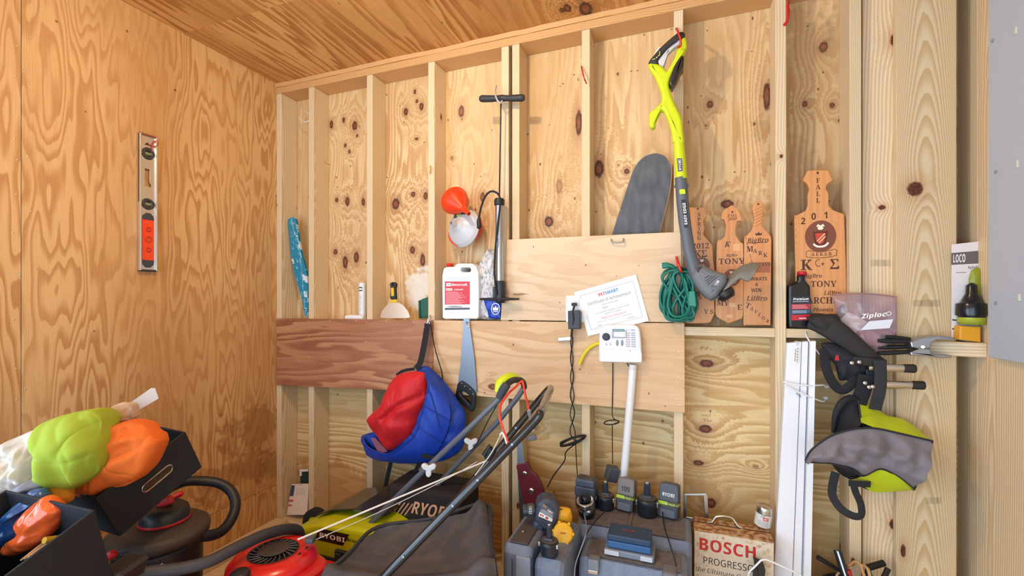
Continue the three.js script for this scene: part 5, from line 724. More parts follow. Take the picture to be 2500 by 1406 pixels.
// ---- grey panel at the right wall
{
  const t = thing('metal_panel', 'light grey sheet metal panel with small clips on the right wall', 'metal panel');
  const zf = onX(2412, 870, WR - 0.03).z, y0 = onX(2415, 872, WR - 0.03).y;
  part(t, 'panel', box(WR - 0.03, WR - 0.0005, y0, TOP - 0.05, zf, 0.9, 0.003), std('#b4bdcb', 0.45));
  for (const [a, b] of [[2480, 75], [2484, 400], [2488, 726]]) part(t, 'clip', put(cbox(0.006, 0.022, 0.009, 0.002), onX(a, b, WR - 0.031)), std('#c9ccb8', 0.4));
  for (const [a, b] of [[2423, 100], [2431, 420], [2431, 740]]) part(t, 'screw', new THREE.SphereGeometry(0.006, 10, 8).scale(0.5, 1, 1).translate(...onX(a, b, WR - 0.031).toArray()), std('#8a8e94', 0.4));
}
// ---- lime and grey tool bag
{
  const t = thing('tool_bag', 'grey and lime green canvas tool bag hanging open from the belt straps', 'bag'), q = ([a, b]) => [1850 + a / 2.343, 700 + b / 2.343], zf = 0.17, zb = 0.03;
  const grey = std('#7b767d', 0.75, { sheen: 0.3, sheenColor: new THREE.Color('#b0aab4') }), lime = std('#c4d81c', 0.6), dk = std('#1c1e24', 0.75), pipe = std('#26262b', 0.7);
  const Q = (l, z) => l.map((p) => onZ(...q(p), z));
  const rib = (A, B, n = 24, m = 6, bul = 0.012, w = 0.006) => { const a = new THREE.CatmullRomCurve3(A), b = new THREE.CatmullRomCurve3(B), rows = []; for (let i = 0; i <= m; i++) { const r = []; for (let j = 0; j <= n; j++) { const p = a.getPoint(j / n).lerp(b.getPoint(j / n), i / m); const k = Math.sin(i / m * Math.PI); p.z += bul * k + w * k * noise(p.x * 22, p.y * 22); r.push(p); } rows.push(r); } return skin(rows); };
  const up = Q([[280, 985], [300, 940], [390, 870], [490, 825], [600, 808], [690, 812], [840, 842], [1000, 882]], 0), edgeTop = [[272, 995], [305, 935], [400, 862], [500, 824], [600, 808], [690, 812], [840, 845], [1000, 882]], edgeBot = [[275, 1003], [340, 1005], [430, 1012], [540, 1040], [600, 1082], [700, 1042], [790, 1080], [895, 1162]];
  part(t, 'front_panel', rib(edgeTop.map((p, i) => onZ(...q(p), lerp(0.2, 0.13, i / 7))), edgeBot.map((p, i) => onZ(...q(p), lerp(0.2, 0.13, i / 7))), 40, 18, 0.035, 0.034), grey, 'grey canvas front');
  part(t, 'end_panel', rib(Q([[1000, 882], [965, 1000], [895, 1162]], 0.13), Q([[985, 880], [950, 1000], [880, 1150]], 0.03), 10, 4, 0), grey);
  const lt = [[575, 648], [640, 670], [690, 705], [740, 735], [830, 757], [900, 800], [985, 872]], lf = [[590, 775], [640, 795], [690, 812], [760, 828], [840, 845], [920, 862], [1000, 882]];
  part(t, 'top_panel', rib(lf.map((p, i) => onZ(...q(p), 0.165 - i * 0.006)), lt.map((p) => onZ(...q(p), 0.05)), 24, 6, 0.006), lime, 'lime green side');
  const bf = [[600, 1082], [650, 1062], [700, 1042], [790, 1080], [895, 1162]], bb = [[515, 1105], [600, 1140], [660, 1172], [780, 1172], [880, 1164]];
  part(t, 'bottom_panel', rib(bf.map((p) => onZ(...q(p), 0.15)), bb.map((p) => onZ(...q(p), 0.06)), 20, 6, 0.006), lime, 'lime green side');
  part(t, 'lining', rib(Q([[430, 835], [440, 740], [470, 670], [520, 636], [570, 648]], 0.08), Q([[500, 825], [560, 810], [585, 795], [592, 780], [595, 770]], 0.16), 20, 6, -0.02), dk, 'black lining');
  part(t, 'lining', rib(Q([[420, 1010], [460, 1060], [510, 1092], [560, 1090]], 0.09), Q([[430, 1014], [500, 1030], [560, 1050], [600, 1082]], 0.18), 14, 4, -0.015), dk);
  part(t, 'back_panel', rib(Q([[450, 700], [560, 650], [740, 740], [990, 875]], zb), Q([[430, 1010], [520, 1100], [660, 1170], [885, 1160]], zb), 16, 4, 0), dk);
  part(t, 'rolled_edge', sweep([onZ(...q([430, 832]), 0.09), onZ(...q([445, 730]), 0.1), onZ(...q([480, 665]), 0.1), onZ(...q([530, 634]), 0.09), onZ(...q([572, 645]), 0.07)], [0.006, 0.01, 0.013, 0.011, 0.007], { sides: 10 }), dk);
  part(t, 'piping', sweep(edgeTop.map((p, i) => onZ(...q(p), lerp(0.203, 0.134, i / 7))), 0.0035, { sides: 6 }), pipe); part(t, 'piping', sweep(edgeBot.map((p, i) => onZ(...q(p), lerp(0.203, 0.134, i / 7))), 0.0035, { sides: 6 }), pipe);
  part(t, 'piping', sweep(Q([[575, 648], [585, 720], [600, 790], [640, 800]], 0.14), 0.003, { sides: 6 }), pipe); part(t, 'piping', sweep(Q([[1000, 882], [965, 1000], [895, 1162]], 0.134), 0.003, { sides: 6 }), pipe);
  part(t, 'carry_handle', strap([onZ(...q([445, 1060]), 0.14), onZ(...q([428, 1140]), 0.15), onZ(...q([430, 1200]), 0.155), onZ(...q([475, 1268]), 0.16), onZ(...q([545, 1310]), 0.16), onZ(...q([592, 1305]), 0.155), onZ(...q([588, 1240]), 0.15), onZ(...q([560, 1175]), 0.14), onZ(...q([545, 1120]), 0.13)], 0.026, 0.004, V(1, 0.3, 0)), std('#26272c', 0.85));
  part(t, 'handle_tab', strap([onZ(...q([520, 1122]), 0.135), onZ(...q([600, 1128]), 0.125), onZ(...q([645, 1130]), 0.115)], 0.022, 0.003, V(0, 1, 0)), std('#26272c', 0.85));
}
// ---------------------------------------------------------------- things standing on the floor
const RIGHT = V(CY, 0, -SY), UPV = V(0, 1, 0), TOCAM = V(SY, 0, CY);
// a vertical plane that faces the room's middle at a given distance: soft things that slump there
const facing = (g, depth) => g.applyMatrix4(new THREE.Matrix4().makeBasis(RIGHT, UPV, TOCAM).setPosition(EYE.clone().addScaledVector(TOCAM, -depth)));
const slump = (px, depth, front, backw, o) => facing(puff(px.map(([a, b]) => [(a - 1250) / FOC * depth, (HORIZON - b) / FOC * depth]), 0, front, backw, o), depth);
const z1 = ([a, b]) => [a / 2.779, 900 + b / 2.779];
const cloth = (c, s) => std(c, 0.85, { sheen: 0.3, sheenColor: new THREE.Color(c) });
function hose(pts, r, pitch = 0.007, sides = 14) { const c = new THREE.CatmullRomCurve3(pts), n = Math.round(c.getLength() / pitch * 2), P = [], R = []; for (let i = 0; i <= n; i++) { P.push(c.getPointAt(i / n)); R.push(r * (i % 2 ? 1 : 0.9)); } return sweep(P, R, { sides, smooth: false }); }

// ---- two black fabric bins
function bin(name, label, c, ax, ay, az, w, h, d, wall = 0.006) {
  const t = thing(name, label, 'storage bin', 'black fabric bins'), M = new THREE.Matrix4().makeBasis(ax.normalize(), ay.normalize(), az.normalize()).setPosition(c), fab = std('#1e2129', 0.8), pn = (n, ...b) => part(t, n, box(...b, 0.002).applyMatrix4(M), fab);
  const bow = (n, ...b) => { const g = box(...b, 0.002, 2); return part(t, n, g.applyMatrix4(M), fab); };
  bow('side_panel', -w / 2, w / 2, -h / 2, h / 2, d / 2 - wall, d / 2); bow('side_panel', -w / 2, w / 2, -h / 2, h / 2, -d / 2, -d / 2 + wall); bow('end_panel', -w / 2, -w / 2 + wall, -h / 2, h / 2, -d / 2 + wall, d / 2 - wall); bow('end_panel', w / 2 - wall, w / 2, -h / 2, h / 2, -d / 2 + wall, d / 2 - wall); bow('base', -w / 2 + wall, w / 2 - wall, -h / 2, -h / 2 + wall, -d / 2 + wall, d / 2 - wall);
  return [t, M];
}
{
  const ax = V(-0.026, 0.428, -0.903), ay = V(0.099, 0.9, 0.424), az = V(0.995, -0.078, -0.066), d = 0.2, c = V(-1.641, 0.767, 1.1).addScaledVector(az, (0.16 - d) / 2);
  const [t, M] = bin('fabric_bin', 'black fabric bin with a chrome oval grommet tipped on top of the shop vacuum', c, ax, ay, az, 0.28, 0.16, d);
  const st = (hl, r) => { const o = []; for (let i = 0; i <= 10; i++) { const a = -Math.PI / 2 + i / 10 * Math.PI; o.push([hl + r * Math.cos(a), r * Math.sin(a)]); } for (let i = 0; i <= 10; i++) { const a = Math.PI / 2 + i / 10 * Math.PI; o.push([-hl + r * Math.cos(a), r * Math.sin(a)]); } return o; };
  const R = new THREE.Matrix4().makeRotationZ(0.03).setPosition(V(0.01, 0.002, d / 2));
  part(t, 'grommet', plate(st(0.036, 0.0165), 0, 0.004, { bevel: 0.0016, seg: 3, holes: [st(0.036, 0.0105)] }).applyMatrix4(R).applyMatrix4(M), metal('#e6e2da', 0.15), 'polished chrome oval grommet');
  part(t, 'grommet_slot', plate(st(0.036, 0.0108), 0.0002, 0.0012, { bevel: 0 }).applyMatrix4(R).applyMatrix4(M), std('#3a2c1c', 0.6));
  const bx = V(-0.178, 0.327, -0.928), by = V(0.216, 0.933, 0.288), bz = V(0.96, -0.149, -0.236), h2 = 0.28, c2 = V(-1.503, 0.723, 1.437).addScaledVector(by, (0.159 - h2) / 2).addScaledVector(bx, -0.05);
  bin('fabric_bin', 'black fabric bin nearest the camera filled with colourful packaging', c2, bx, by, bz, 0.28, h2, 0.26);
  const tote = thing('storage_tote', 'plain dark tote under the nearest black bin', 'storage bin'); part(tote, 'tub', box(-1.72, -1.3, 0.004, 0.4, 1.28, 1.66, 0.02, 2), std('#2a2d33', 0.6)); part(tote, 'lid', box(-1.74, -1.28, 0.4, 0.43, 1.26, 1.68, 0.01, 2), std('#202328', 0.6));
}
// hamper under the blanket
{ const h = thing('laundry_hamper', 'dark hamper under the off-white blanket by the left wall', 'hamper'), m = std('#23262c', 0.8); part(h, 'basket', box(-2.15, -1.82, 0.004, 0.66, 1.22, 1.68, 0.02, 2), m); part(h, 'rim', box(-2.16, -1.81, 0.64, 0.665, 1.21, 1.69, 0.01, 2), std('#2c3036', 0.7)); }
// clothes and packaging in the bins
single('orange_cloth', 'bright orange cloth spilling over the rim of the black bin', 'cloth', slump([[560, 780], [650, 690], [690, 560], [705, 430], [780, 385], [870, 350], [940, 360], [1010, 400], [1085, 480], [1078, 540], [1050, 610], [1000, 690], [930, 750], [850, 795], [740, 812], [650, 872], [560, 860], [500, 840]].map(z1), 1.33, 0.055, 0.09, { fold: 0.014, ff: 9, seed: 11, rings: 36, smooth: 0.4, crease: 0.01, n: 190, pw: 0.36, ridge: (x, y) => 0.011 * Math.sin((x * 0.62 - y * 0.78) * 75 + 5 * noise(x * 7 + 2, y * 7)) * (0.5 + noise(x * 6, y * 6)) }), cloth('#d8651a'));
single('lime_cloth', 'lime green shirt heaped on top of the orange cloth', 'cloth', slump([[345, 358], [440, 312], [560, 286], [645, 280], [690, 330], [702, 430], [714, 520], [692, 660], [620, 750], [540, 800], [480, 832], [420, 838], [340, 765], [292, 660], [300, 560], [310, 450]].map(z1), 1.27, 0.075, 0.08, { fold: 0.018, ff: 8, seed: 5, rings: 36, smooth: 0.4, crease: 0.01, n: 190, pw: 0.36, ridge: (x, y) => 0.012 * Math.sin((x * 0.85 - y * 0.5) * 55 + 6 * noise(x * 6 - 3, y * 6)) * (0.45 + noise(x * 5, y * 5 + 3)) }), cloth('#94a428'));
single('fleece_blanket', 'off-white fleece blanket at the left edge behind the lime shirt', 'blanket', slump([[-140, 600], [0, 520], [150, 450], [300, 392], [330, 450], [320, 600], [310, 700], [330, 780], [230, 850], [120, 890], [0, 925], [-150, 930]].map(z1), 1.3, 0.06, 0.07, { fold: 0.022, ff: 26, seed: 17, rings: 26, smooth: 0.4 }), print(dataTex(256, 256, (i, j, o) => { const n = noise(i * 0.2, j * 0.2) * 14 + noise(i * 0.05, j * 0.05) * 12; o[0] = 198 + n; o[1] = 184 + n; o[2] = 168 + n; }), 0.95));
single('crumpled_rag', 'beige crumpled rag between the lime shirt and the paper', 'cloth', slump([[680, 350], [740, 290], [785, 250], [830, 228], [888, 245], [892, 340], [850, 365], [770, 400], [706, 445], [690, 400]].map(z1), 1.37, 0.03, 0.05, { fold: 0.02, ff: 32, seed: 23, smooth: 0.3 }), cloth('#c2a890'));
single('yellow_rag', 'small mustard yellow cloth below the lime shirt', 'cloth', slump([[270, 800], [350, 770], [420, 810], [490, 850], [480, 900], [430, 915], [380, 890], [330, 850]].map(z1), 1.24, 0.03, 0.03, { fold: 0.014, ff: 36, seed: 29 }), cloth('#d48a24'));
single('grey_garment', 'grey and white folded garment under the fleece blanket', 'cloth', slump([[0, 850], [120, 800], [250, 740], [320, 770], [250, 830], [140, 890], [20, 930], [-100, 940], [-100, 880]].map(z1), 1.22, 0.03, 0.04, { fold: 0.016, ff: 30, seed: 31 }), cloth('#8b8792'));
{ const t = thing('paper_roll', 'white folded papers sticking up from the black bin', 'paper'), A = at(...z1([815, 322]), 1.38), B = at(...z1([1038, 165]), 1.42), n = V(0.2, 0.75, -0.4);
  for (let i = 0; i < 3; i++) { const o = n.clone().multiplyScalar(0.004 * i), w = V(0.004, 0.018, 0.006), a = A.clone().add(o), b = B.clone().add(o).add(V(0.004 * i, -0.003 * i, 0)); part(t, 'paper_sheet', sheet(a.clone().sub(w), b.clone().sub(w).add(V(0.006, 0, 0)), b.clone().add(w), a.clone().add(w), 4), std(i ? '#d9d6d2' : '#efecea', 0.8)); } }
{ const film = std('#e4602c', 0.22, { clearcoat: 0.6 });
  single('orange_packet', 'shiny orange plastic packet in the nearest black bin', 'packet', slump([[180, 975], [250, 900], [330, 862], [430, 940], [410, 1010], [370, 1100], [280, 1190], [180, 1245], [80, 1262], [42, 1225], [60, 1185], [170, 1110]].map(z1), 1.16, 0.045, 0.05, { fold: 0.012, ff: 24, seed: 37, smooth: 0.4 }), film);
  single('blue_packet', 'crinkled blue plastic packet at the left of the nearest black bin', 'packet', slump([[-120, 1100], [0, 1050], [110, 985], [150, 900], [210, 825], [290, 815], [325, 860], [230, 920], [185, 985], [172, 1100], [70, 1190], [0, 1225], [-120, 1240]].map(z1), 1.19, 0.04, 0.05, { fold: 0.014, ff: 26, seed: 41, smooth: 0.3 }), std('#24508a', 0.3, { clearcoat: 0.5 }));
  single('black_pouch', 'black and yellow pouch at the left edge above the blue packet', 'pouch', slump([[-80, 930], [0, 920], [110, 950], [125, 1000], [60, 1050], [0, 1075], [-80, 1080]].map(z1), 1.2, 0.03, 0.03, { fold: 0.01, ff: 30, seed: 43 }), print(dataTex(64, 64, (i, j, o) => { const k = noise(i * 0.12, j * 0.16) > 0.18; o[0] = k ? 190 : 30; o[1] = k ? 175 : 32; o[2] = k ? 40 : 34; }), 0.6));
  const t = thing('brush_bundle', 'bundle of pale brush bristles in the nearest black bin', 'brush');
  for (let i = 0; i < 14; i++) { const a = at(...z1([140 + i * 9, 1300 - i * 4]), 1.1), b = at(...z1([330 + i * 6, 1150 + i * 6]), 1.16); part(t, 'bristle_tuft', rod(a, b, 0.0022, 5), std(i % 3 ? '#b5875a' : '#d8c09a', 0.8)); }
  part(t, 'binding', rod(at(...z1([300, 1165]), 1.12), at(...z1([400, 1150]), 1.15), 0.008, 8), std('#c49a22', 0.6)); }
// ---- shop vacuum
{
  const t = thing('shop_vacuum', 'black round shop vacuum with red latches against the left wall', 'vacuum cleaner'), a = at(388, 1288, 1.6), base = V(a.x, 0.0, a.z), Y = a.y, top = base.clone().setY(2), plastic = std('#1b1d22', 0.45), lidM = print(dataTex(128, 128, (i, j, o) => { const n = noise(i * 0.07, j * 0.07) * 10 + noise(i * 0.4, j * 0.4) * 6; o[0] = 66 + n; o[1] = 58 + n; o[2] = 54 + n; }), 0.55);
  part(t, 'drum', turn([[0, 0.07], [0.115, 0.07], [0.125, 0.09], [0.13, Y - 0.06], [0.134, Y - 0.03], [0, Y - 0.03]], base, top, 44), plastic);
  part(t, 'lid', turn([[0.134, Y - 0.035], [0.15, Y - 0.032], [0.153, Y - 0.012], [0.148, Y], [0.13, Y + 0.012], [0.1, Y + 0.02], [0.092, Y + 0.022], [0, Y + 0.022]], base, top, 48), lidM, 'dusty rounded lid');
  const hd = part(t, 'motor_head', turn([[0.074, Y + 0.02], [0.075, Y + 0.045], [0.07, Y + 0.065], [0.055, Y + 0.078], [0, Y + 0.08]], base.clone().add(V(0.015, 0, -0.01)), top.clone().add(V(0.015, 0, -0.01)), 36), std('#2b3038', 0.4));
  part(hd, 'trim_ring', turn([[0.0745, Y + 0.024], [0.0765, Y + 0.026], [0.0765, Y + 0.031], [0.0745, Y + 0.033]], base.clone().add(V(0.015, 0, -0.01)), top.clone().add(V(0.015, 0, -0.01)), 36), std('#c01a22', 0.4));
  for (const [p, q, d, s] of [[402, 1226, 1.6, 1], [436, 1208, 1.72, 0.6], [265, 1357, 1.42, 0.8]]) part(t, 'latch', put(cbox(0.055 * s, 0.03 * s, 0.022, 0.008, 3), at(p, q, d), 0, 30, 24), std('#cf1c22', 0.4));
  part(t, 'hose_port', sweep([at(440, 1318, 1.56), at(470, 1308, 1.6), at(488, 1302, 1.62)], [0.03, 0.028, 0.023], { sides: 18 }), plastic);
  part(t, 'hose', hose([at(478, 1305, 1.61), at(505, 1308, 1.64), at(540, 1297, 1.7), at(566, 1265, 1.76), at(575, 1228, 1.8), at(563, 1198, 1.82), at(535, 1180, 1.82), at(495, 1174, 1.8), at(450, 1176, 1.76), at(415, 1190, 1.72)], 0.0195), std('#181d27', 0.45));
  const tex = canvasTex(256, 64, (g) => { text(g, 'Craftsman', 128, 32, 50, '#e8e8ea', 'sans-serif', { style: 'italic bold' }); });
  { const g = new THREE.CylinderGeometry(0.1345, 0.1335, 0.045, 20, 1, true, 0.15, 0.95); part(t, 'lettering', along(g, V(base.x, Y - 0.075, base.z), V(base.x, 3, base.z)), decal(tex, 0.4)); }
  for (let i = 0; i < 4; i++) { const a2 = i * Math.PI / 2 + 0.5; part(t, 'caster', new THREE.SphereGeometry(0.035, 14, 10).scale(0.6, 1, 1).translate(base.x + 0.11 * Math.cos(a2), 0.036, base.z + 0.11 * Math.sin(a2)), std('#25282d', 0.5)); }
}
{ const t = thing('vacuum_hose', 'grey ribbed vacuum hose lying over the red mower', 'hose');
  part(t, 'hose', hose([at(300, 1410, 1.3), at(360, 1398, 1.34), at(430, 1390, 1.38), at(505, 1372, 1.43), at(585, 1333, 1.52), at(650, 1304, 1.62), at(700, 1292, 1.72), at(728, 1296, 1.78), at(736, 1320, 1.8)], 0.0195), std('#3d4049', 0.55));
  part(t, 'nozzle', facing(plate([[250, 1420], [262, 1385], [285, 1374], [325, 1374], [332, 1384], [318, 1420]].map(([a, b]) => [(a - 1250) / FOC * 1.27, (HORIZON - b) / FOC * 1.27]), -0.05, 0.1, { bevel: 0.006 }), 1.27), std('#2e2d2f', 0.55)); }
// ---- red petrol mower
const rubberM = std('#1a1b1e', 0.8);
function wheel(t, c, r, w, hub, axis = V(0, 0, 1)) { const a = c.clone().addScaledVector(axis, -w / 2), b = c.clone().addScaledVector(axis, w / 2), g = part(t, 'wheel', turn([[r * 0.55, 0], [r * 0.92, 0], [r, w * 0.15], [r, w * 0.85], [r * 0.92, w], [r * 0.55, w]], a, b, 30), rubberM); part(g, 'hub', turn([[0, w * 0.1], [r * 0.3, w * 0.1], [r * 0.58, w * 0.2], [r * 0.58, w * 0.85], [r * 0.3, w * 0.98], [0, w * 1.02]], a, b, 24), hub); return g; }
{
  const t = thing('petrol_mower', 'red petrol lawn mower with black tube handles in the middle of the floor', 'lawn mower'), red = std('#d4161a', 0.3, { clearcoat: 0.5, clearcoatRoughness: 0.2 });
  const C = at(668, 1346, 1.6), base = V(C.x, 0, C.z), up = base.clone().setY(2), Y = C.y;
  const deck = [[-1.54, 0.62], [-1.46, 0.55], [-1.18, 0.55], [-1.08, 0.6], [-1.05, 0.72], [-1.05, 0.98], [-1.08, 1.1], [-1.2, 1.16], [-1.45, 1.14], [-1.53, 1.05], [-1.55, 0.85]];
  part(t, 'deck', plate(deck.map(([x, z]) => [x, -z]), 0, 0.15, { bevel: 0.03, seg: 4, smooth: 0.3 }).rotateX(-Math.PI / 2).translate(0, 0.12, 0), red);
  part(t, 'engine_block', box(C.x - 0.11, C.x + 0.11, 0.26, Y - 0.08, C.z - 0.1, C.z + 0.1, 0.01), std('#33363b', 0.5));
  part(t, 'shroud', turn([[0.125, Y - 0.13], [0.15, Y - 0.125], [0.152, Y - 0.06], [0.146, Y - 0.03], [0.128, Y - 0.008], [0.098, Y + 0.002], [0.08, Y + 0.002], [0.078, Y - 0.012]], base, up, 48), red, 'glossy red engine shroud');
  part(t, 'shroud_spout', plate([[-0.02, -0.09], [0.12, -0.08], [0.155, -0.04], [0.155, 0.06], [0.1, 0.1], [-0.02, 0.1]], 0, 0.08, { bevel: 0.02, seg: 3, smooth: 0.25 }).rotateX(-Math.PI / 2).translate(C.x + 0.03, Y - 0.115, C.z), red);
  part(t, 'rear_housing', box(-1.16, -0.98, 0.27, 0.36, 0.68, 0.98, 0.03, 3), red);
  const gr = part(t, 'starter_grille', turn([[0, Y + 0.004], [0.03, Y + 0.006], [0.05, Y + 0.003], [0.0505, Y - 0.001], [0, Y - 0.002]], base.clone().add(V(-0.012, 0, -0.012)), up.clone().add(V(-0.012, 0, -0.012)), 30), std('#463f3c', 0.5));
  part(t, 'grille_ring', turn([[0.072, Y - 0.004], [0.079, Y + 0.004], [0.082, Y + 0.002]], base, up, 44), std('#24262a', 0.4)); part(t, 'grille_back', turn([[0, Y - 0.014], [0.079, Y - 0.014]], base, up, 40), std('#0b0c0e', 0.8));
  for (let i = 0; i < 22; i++) { const a = i / 22 * 6.283, p = (r, b) => V(C.x + r * Math.cos(a + b), Y + 0.001, C.z + r * Math.sin(a + b)); part(gr, 'grille_fin', sweep([p(0.045, 0), p(0.06, 0.14), p(0.077, 0.26)], 0.0024, { sides: 6 }), std('#5a5350', 0.45)); }
  for (const [a, b] of [[748, 1337], [731, 1352], [713, 1370]]) part(t, 'slot', rod(at(a - 3, b + 2, 1.545), at(a + 3, b - 2, 1.56), 0.003, 6), std('#3a0a0c', 0.6));
  { const f = at(586, 1400, 1.44); part(t, 'fuel_cap', turn([[0, 0], [0.028, 0], [0.03, 0.006], [0.03, 0.02], [0.024, 0.028], [0, 0.03]], f.clone().add(V(0, -0.02, 0)), f.clone().add(V(0, 1, 0)), 20), std('#20242a', 0.4)); const k = at(758, 1318, 1.62); part(t, 'knob', put(cbox(0.03, 0.02, 0.03, 0.006, 3), k, 0, 20, 0), std('#4a525e', 0.4)); }
  for (const [x, z] of [[-1.46, 0.53], [-1.46, 1.19], [-1.12, 0.53], [-1.12, 1.19]]) wheel(t, V(x, 0.101, z), 0.1, 0.045, std('#b9bcc0', 0.4));
  // handle: one bent tube
  const n0 = at(945, 1400, 1.39), n1 = at(1300, 1034, 1.45), n2 = at(1320, 1006, 1.47), f2 = at(1345, 948, 1.88), f1 = at(1328, 962, 1.91), f0 = at(1078, 1266, 1.8), nf = n0.clone().add(n0.clone().sub(n1).normalize().multiplyScalar(0.2)), ff = f0.clone().add(f0.clone().sub(f1).normalize().multiplyScalar(0.2)), tube = std('#1b1e23', 0.16, { clearcoat: 0.5 });
  const bar = part(t, 'handle_tube', sweep([nf, n0, n0.clone().lerp(n1, 0.5), n1, n2, n2.clone().lerp(f2, 0.5), f2, f1, f0.clone().lerp(f1, 0.5), f0, ff], 0.0142, { sides: 16, steps: 110, tension: 0.35 }), tube);
  for (const [a, b, s] of [[n0, n1, 0.12], [n0, n1, 0.45], [n0, n1, 0.62], [n0, n1, 0.86], [f0, f1, 0.03], [f0, f1, 0.3], [f0, f1, 0.47], [f0, f1, 0.72], [f0, f1, 0.86]]) { const p = a.clone().lerp(b, s); part(bar, 'bolt', rod(p.clone().add(V(-0.003, -0.003, -0.0162)), p.clone().add(V(0.003, 0.003, 0.0162)), 0.0042, 8), DARKSTEEL); }
  part(t, 'rope_guide', put(cbox(0.03, 0.05, 0.025, 0.005), f0.clone().lerp(f1, 0.47).add(V(0, 0.02, 0.01)), 0, 0, -30), BLACK);
  part(t, 'control_lever', sweep([f0.clone().lerp(f1, 0.46).add(V(-0.02, 0.02, 0.02)), f0.clone().lerp(f1, 0.5).add(V(-0.01, 0.04, 0.015))], 0.01, { sides: 8, smooth: false }), BLACK);
  part(t, 'starter_rope', rod(at(727, 1317, 1.62), f0.clone().lerp(f1, 0.44).add(V(0, 0.01, 0.015)), 0.0036, 8), std('#e8e0d6', 0.7), 'cream starter rope');
  part(t, 'throttle_cable', sweep([at(760, 1322, 1.63), at(930, 1248, 1.7), at(1085, 1172, 1.76), at(1165, 1127, 1.78)], 0.0016, { sides: 6 }), std('#c9c4bb', 0.6)); part(t, 'throttle_cable', sweep([at(1222, 1062, 1.66), at(1200, 1105, 1.64), at(1160, 1160, 1.66)], 0.0022, { sides: 6 }), std('#d8d4cc', 0.6));
  part(t, 'cable_clip', sweep([at(1291, 1002, 1.72), at(1297, 1030, 1.74), at(1302, 1052, 1.74)], [0.008, 0.005, 0.007], { sides: 8 }), std('#8d9096', 0.5)); part(t, 'cable_clip', put(cbox(0.035, 0.02, 0.02, 0.005), at(1299, 1068, 1.74), 0, 20, 12), std('#5a6068', 0.5));
}
{ const t = thing('bungee_cord', 'coral red cord looped over both mower handles', 'cord'); part(t, 'cord', sweep([at(1243, 1092, 1.6), at(1236, 1068, 1.61), at(1226, 1040, 1.63), at(1219, 1010, 1.66), at(1224, 985, 1.7), at(1240, 962, 1.74), at(1258, 945, 1.78), at(1273, 931, 1.8), at(1277, 936, 1.79), at(1282, 962, 1.78), at(1289, 990, 1.78), at(1291, 1002, 1.77)], 0.0045, { sides: 8, steps: 70 }), std('#e2422a', 0.5)); part(t, 'wire_end', sweep([at(1240, 1092, 1.6), at(1228, 1058, 1.61), at(1220, 1062, 1.61)], 0.003, { sides: 6 }), WHITE); }
// ---- grass catcher of the red mower
{
  const t = thing('grass_catcher', 'dusty dark grey fabric grass catcher behind the red mower', 'grass bag'), A = at(922, 1288, 1.68), B = at(1186, 1246, 1.82), C = at(1215, 1440, 1.34), D = at(770, 1425, 1.38), n = 30, rows = [];
  for (let j = 0; j <= n; j++) { const r = []; for (let i = 0; i <= n; i++) { const u = i / n, v = j / n, p = A.clone().lerp(B, u).lerp(D.clone().lerp(C, u), v), s = 4 * u * (1 - u), q = 4 * v * (1 - v); p.y += -0.05 * Math.pow(s * q, 0.7) + 0.034 * Math.exp(-((u - 0.93) ** 2) / 0.005) + 0.028 * Math.exp(-((v - 0.84) ** 2) / 0.008) + 0.007 * noise(u * 6, v * 6) + 0.02 * Math.exp(-((u - 0.95) ** 2 + (v - 0.05) ** 2) / 0.01); r.push(p); } rows.push(r); }
  const tex = dataTex(256, 256, (i, j, o) => { const n2 = noise(i * 0.03, j * 0.03), d = sstep(-0.35, 0.5, n2 + 0.5 * noise(i * 0.09, j * 0.11)), f = noise(i * 0.9, j * 0.9) * 8, s = noise(i * 0.33 + 9, j * 0.33) > 0.86 ? 60 : 0; o[0] = lerp(70, 84, d) + f + s; o[1] = lerp(71, 79, d) + f + s; o[2] = lerp(77, 78, d) + f + s; }), fab = print(tex, 0.8);
  part(t, 'top', skin(rows), fab);
  const ring = []; for (let i = 0; i <= n; i++) ring.push(rows[0][i]); for (let j = 1; j <= n; j++) ring.push(rows[j][n]); for (let i = n - 1; i >= 0; i--) ring.push(rows[n][i]); for (let j = n - 1; j > 0; j--) ring.push(rows[j][0]);
  const cen = A.clone().add(B).add(C).add(D).multiplyScalar(0.25), lay = (k, y, inn) => ring.map((p, i) => { const q = p.clone().lerp(cen, inn); q.y = y === null ? p.y : lerp(p.y, y, k); q.x += 0.006 * noise(i * 0.3, k * 3); return q; });
  part(t, 'sides', skin([lay(0, null, 0), lay(0.25, 0.06, -0.05), lay(0.6, 0.06, -0.04), lay(1, 0.06, 0.08)], { closeRow: true, caps: false }), fab);
  part(t, 'frame_rim', sweep([rows[n][0], rows[15][0], rows[0][0], rows[0][15], rows[0][n], rows[15][n], rows[n][n]].map((p) => p.clone().add(V(0, 0.002, 0))), 0.007, { sides: 8 }), std('#2f3138', 0.6));
}
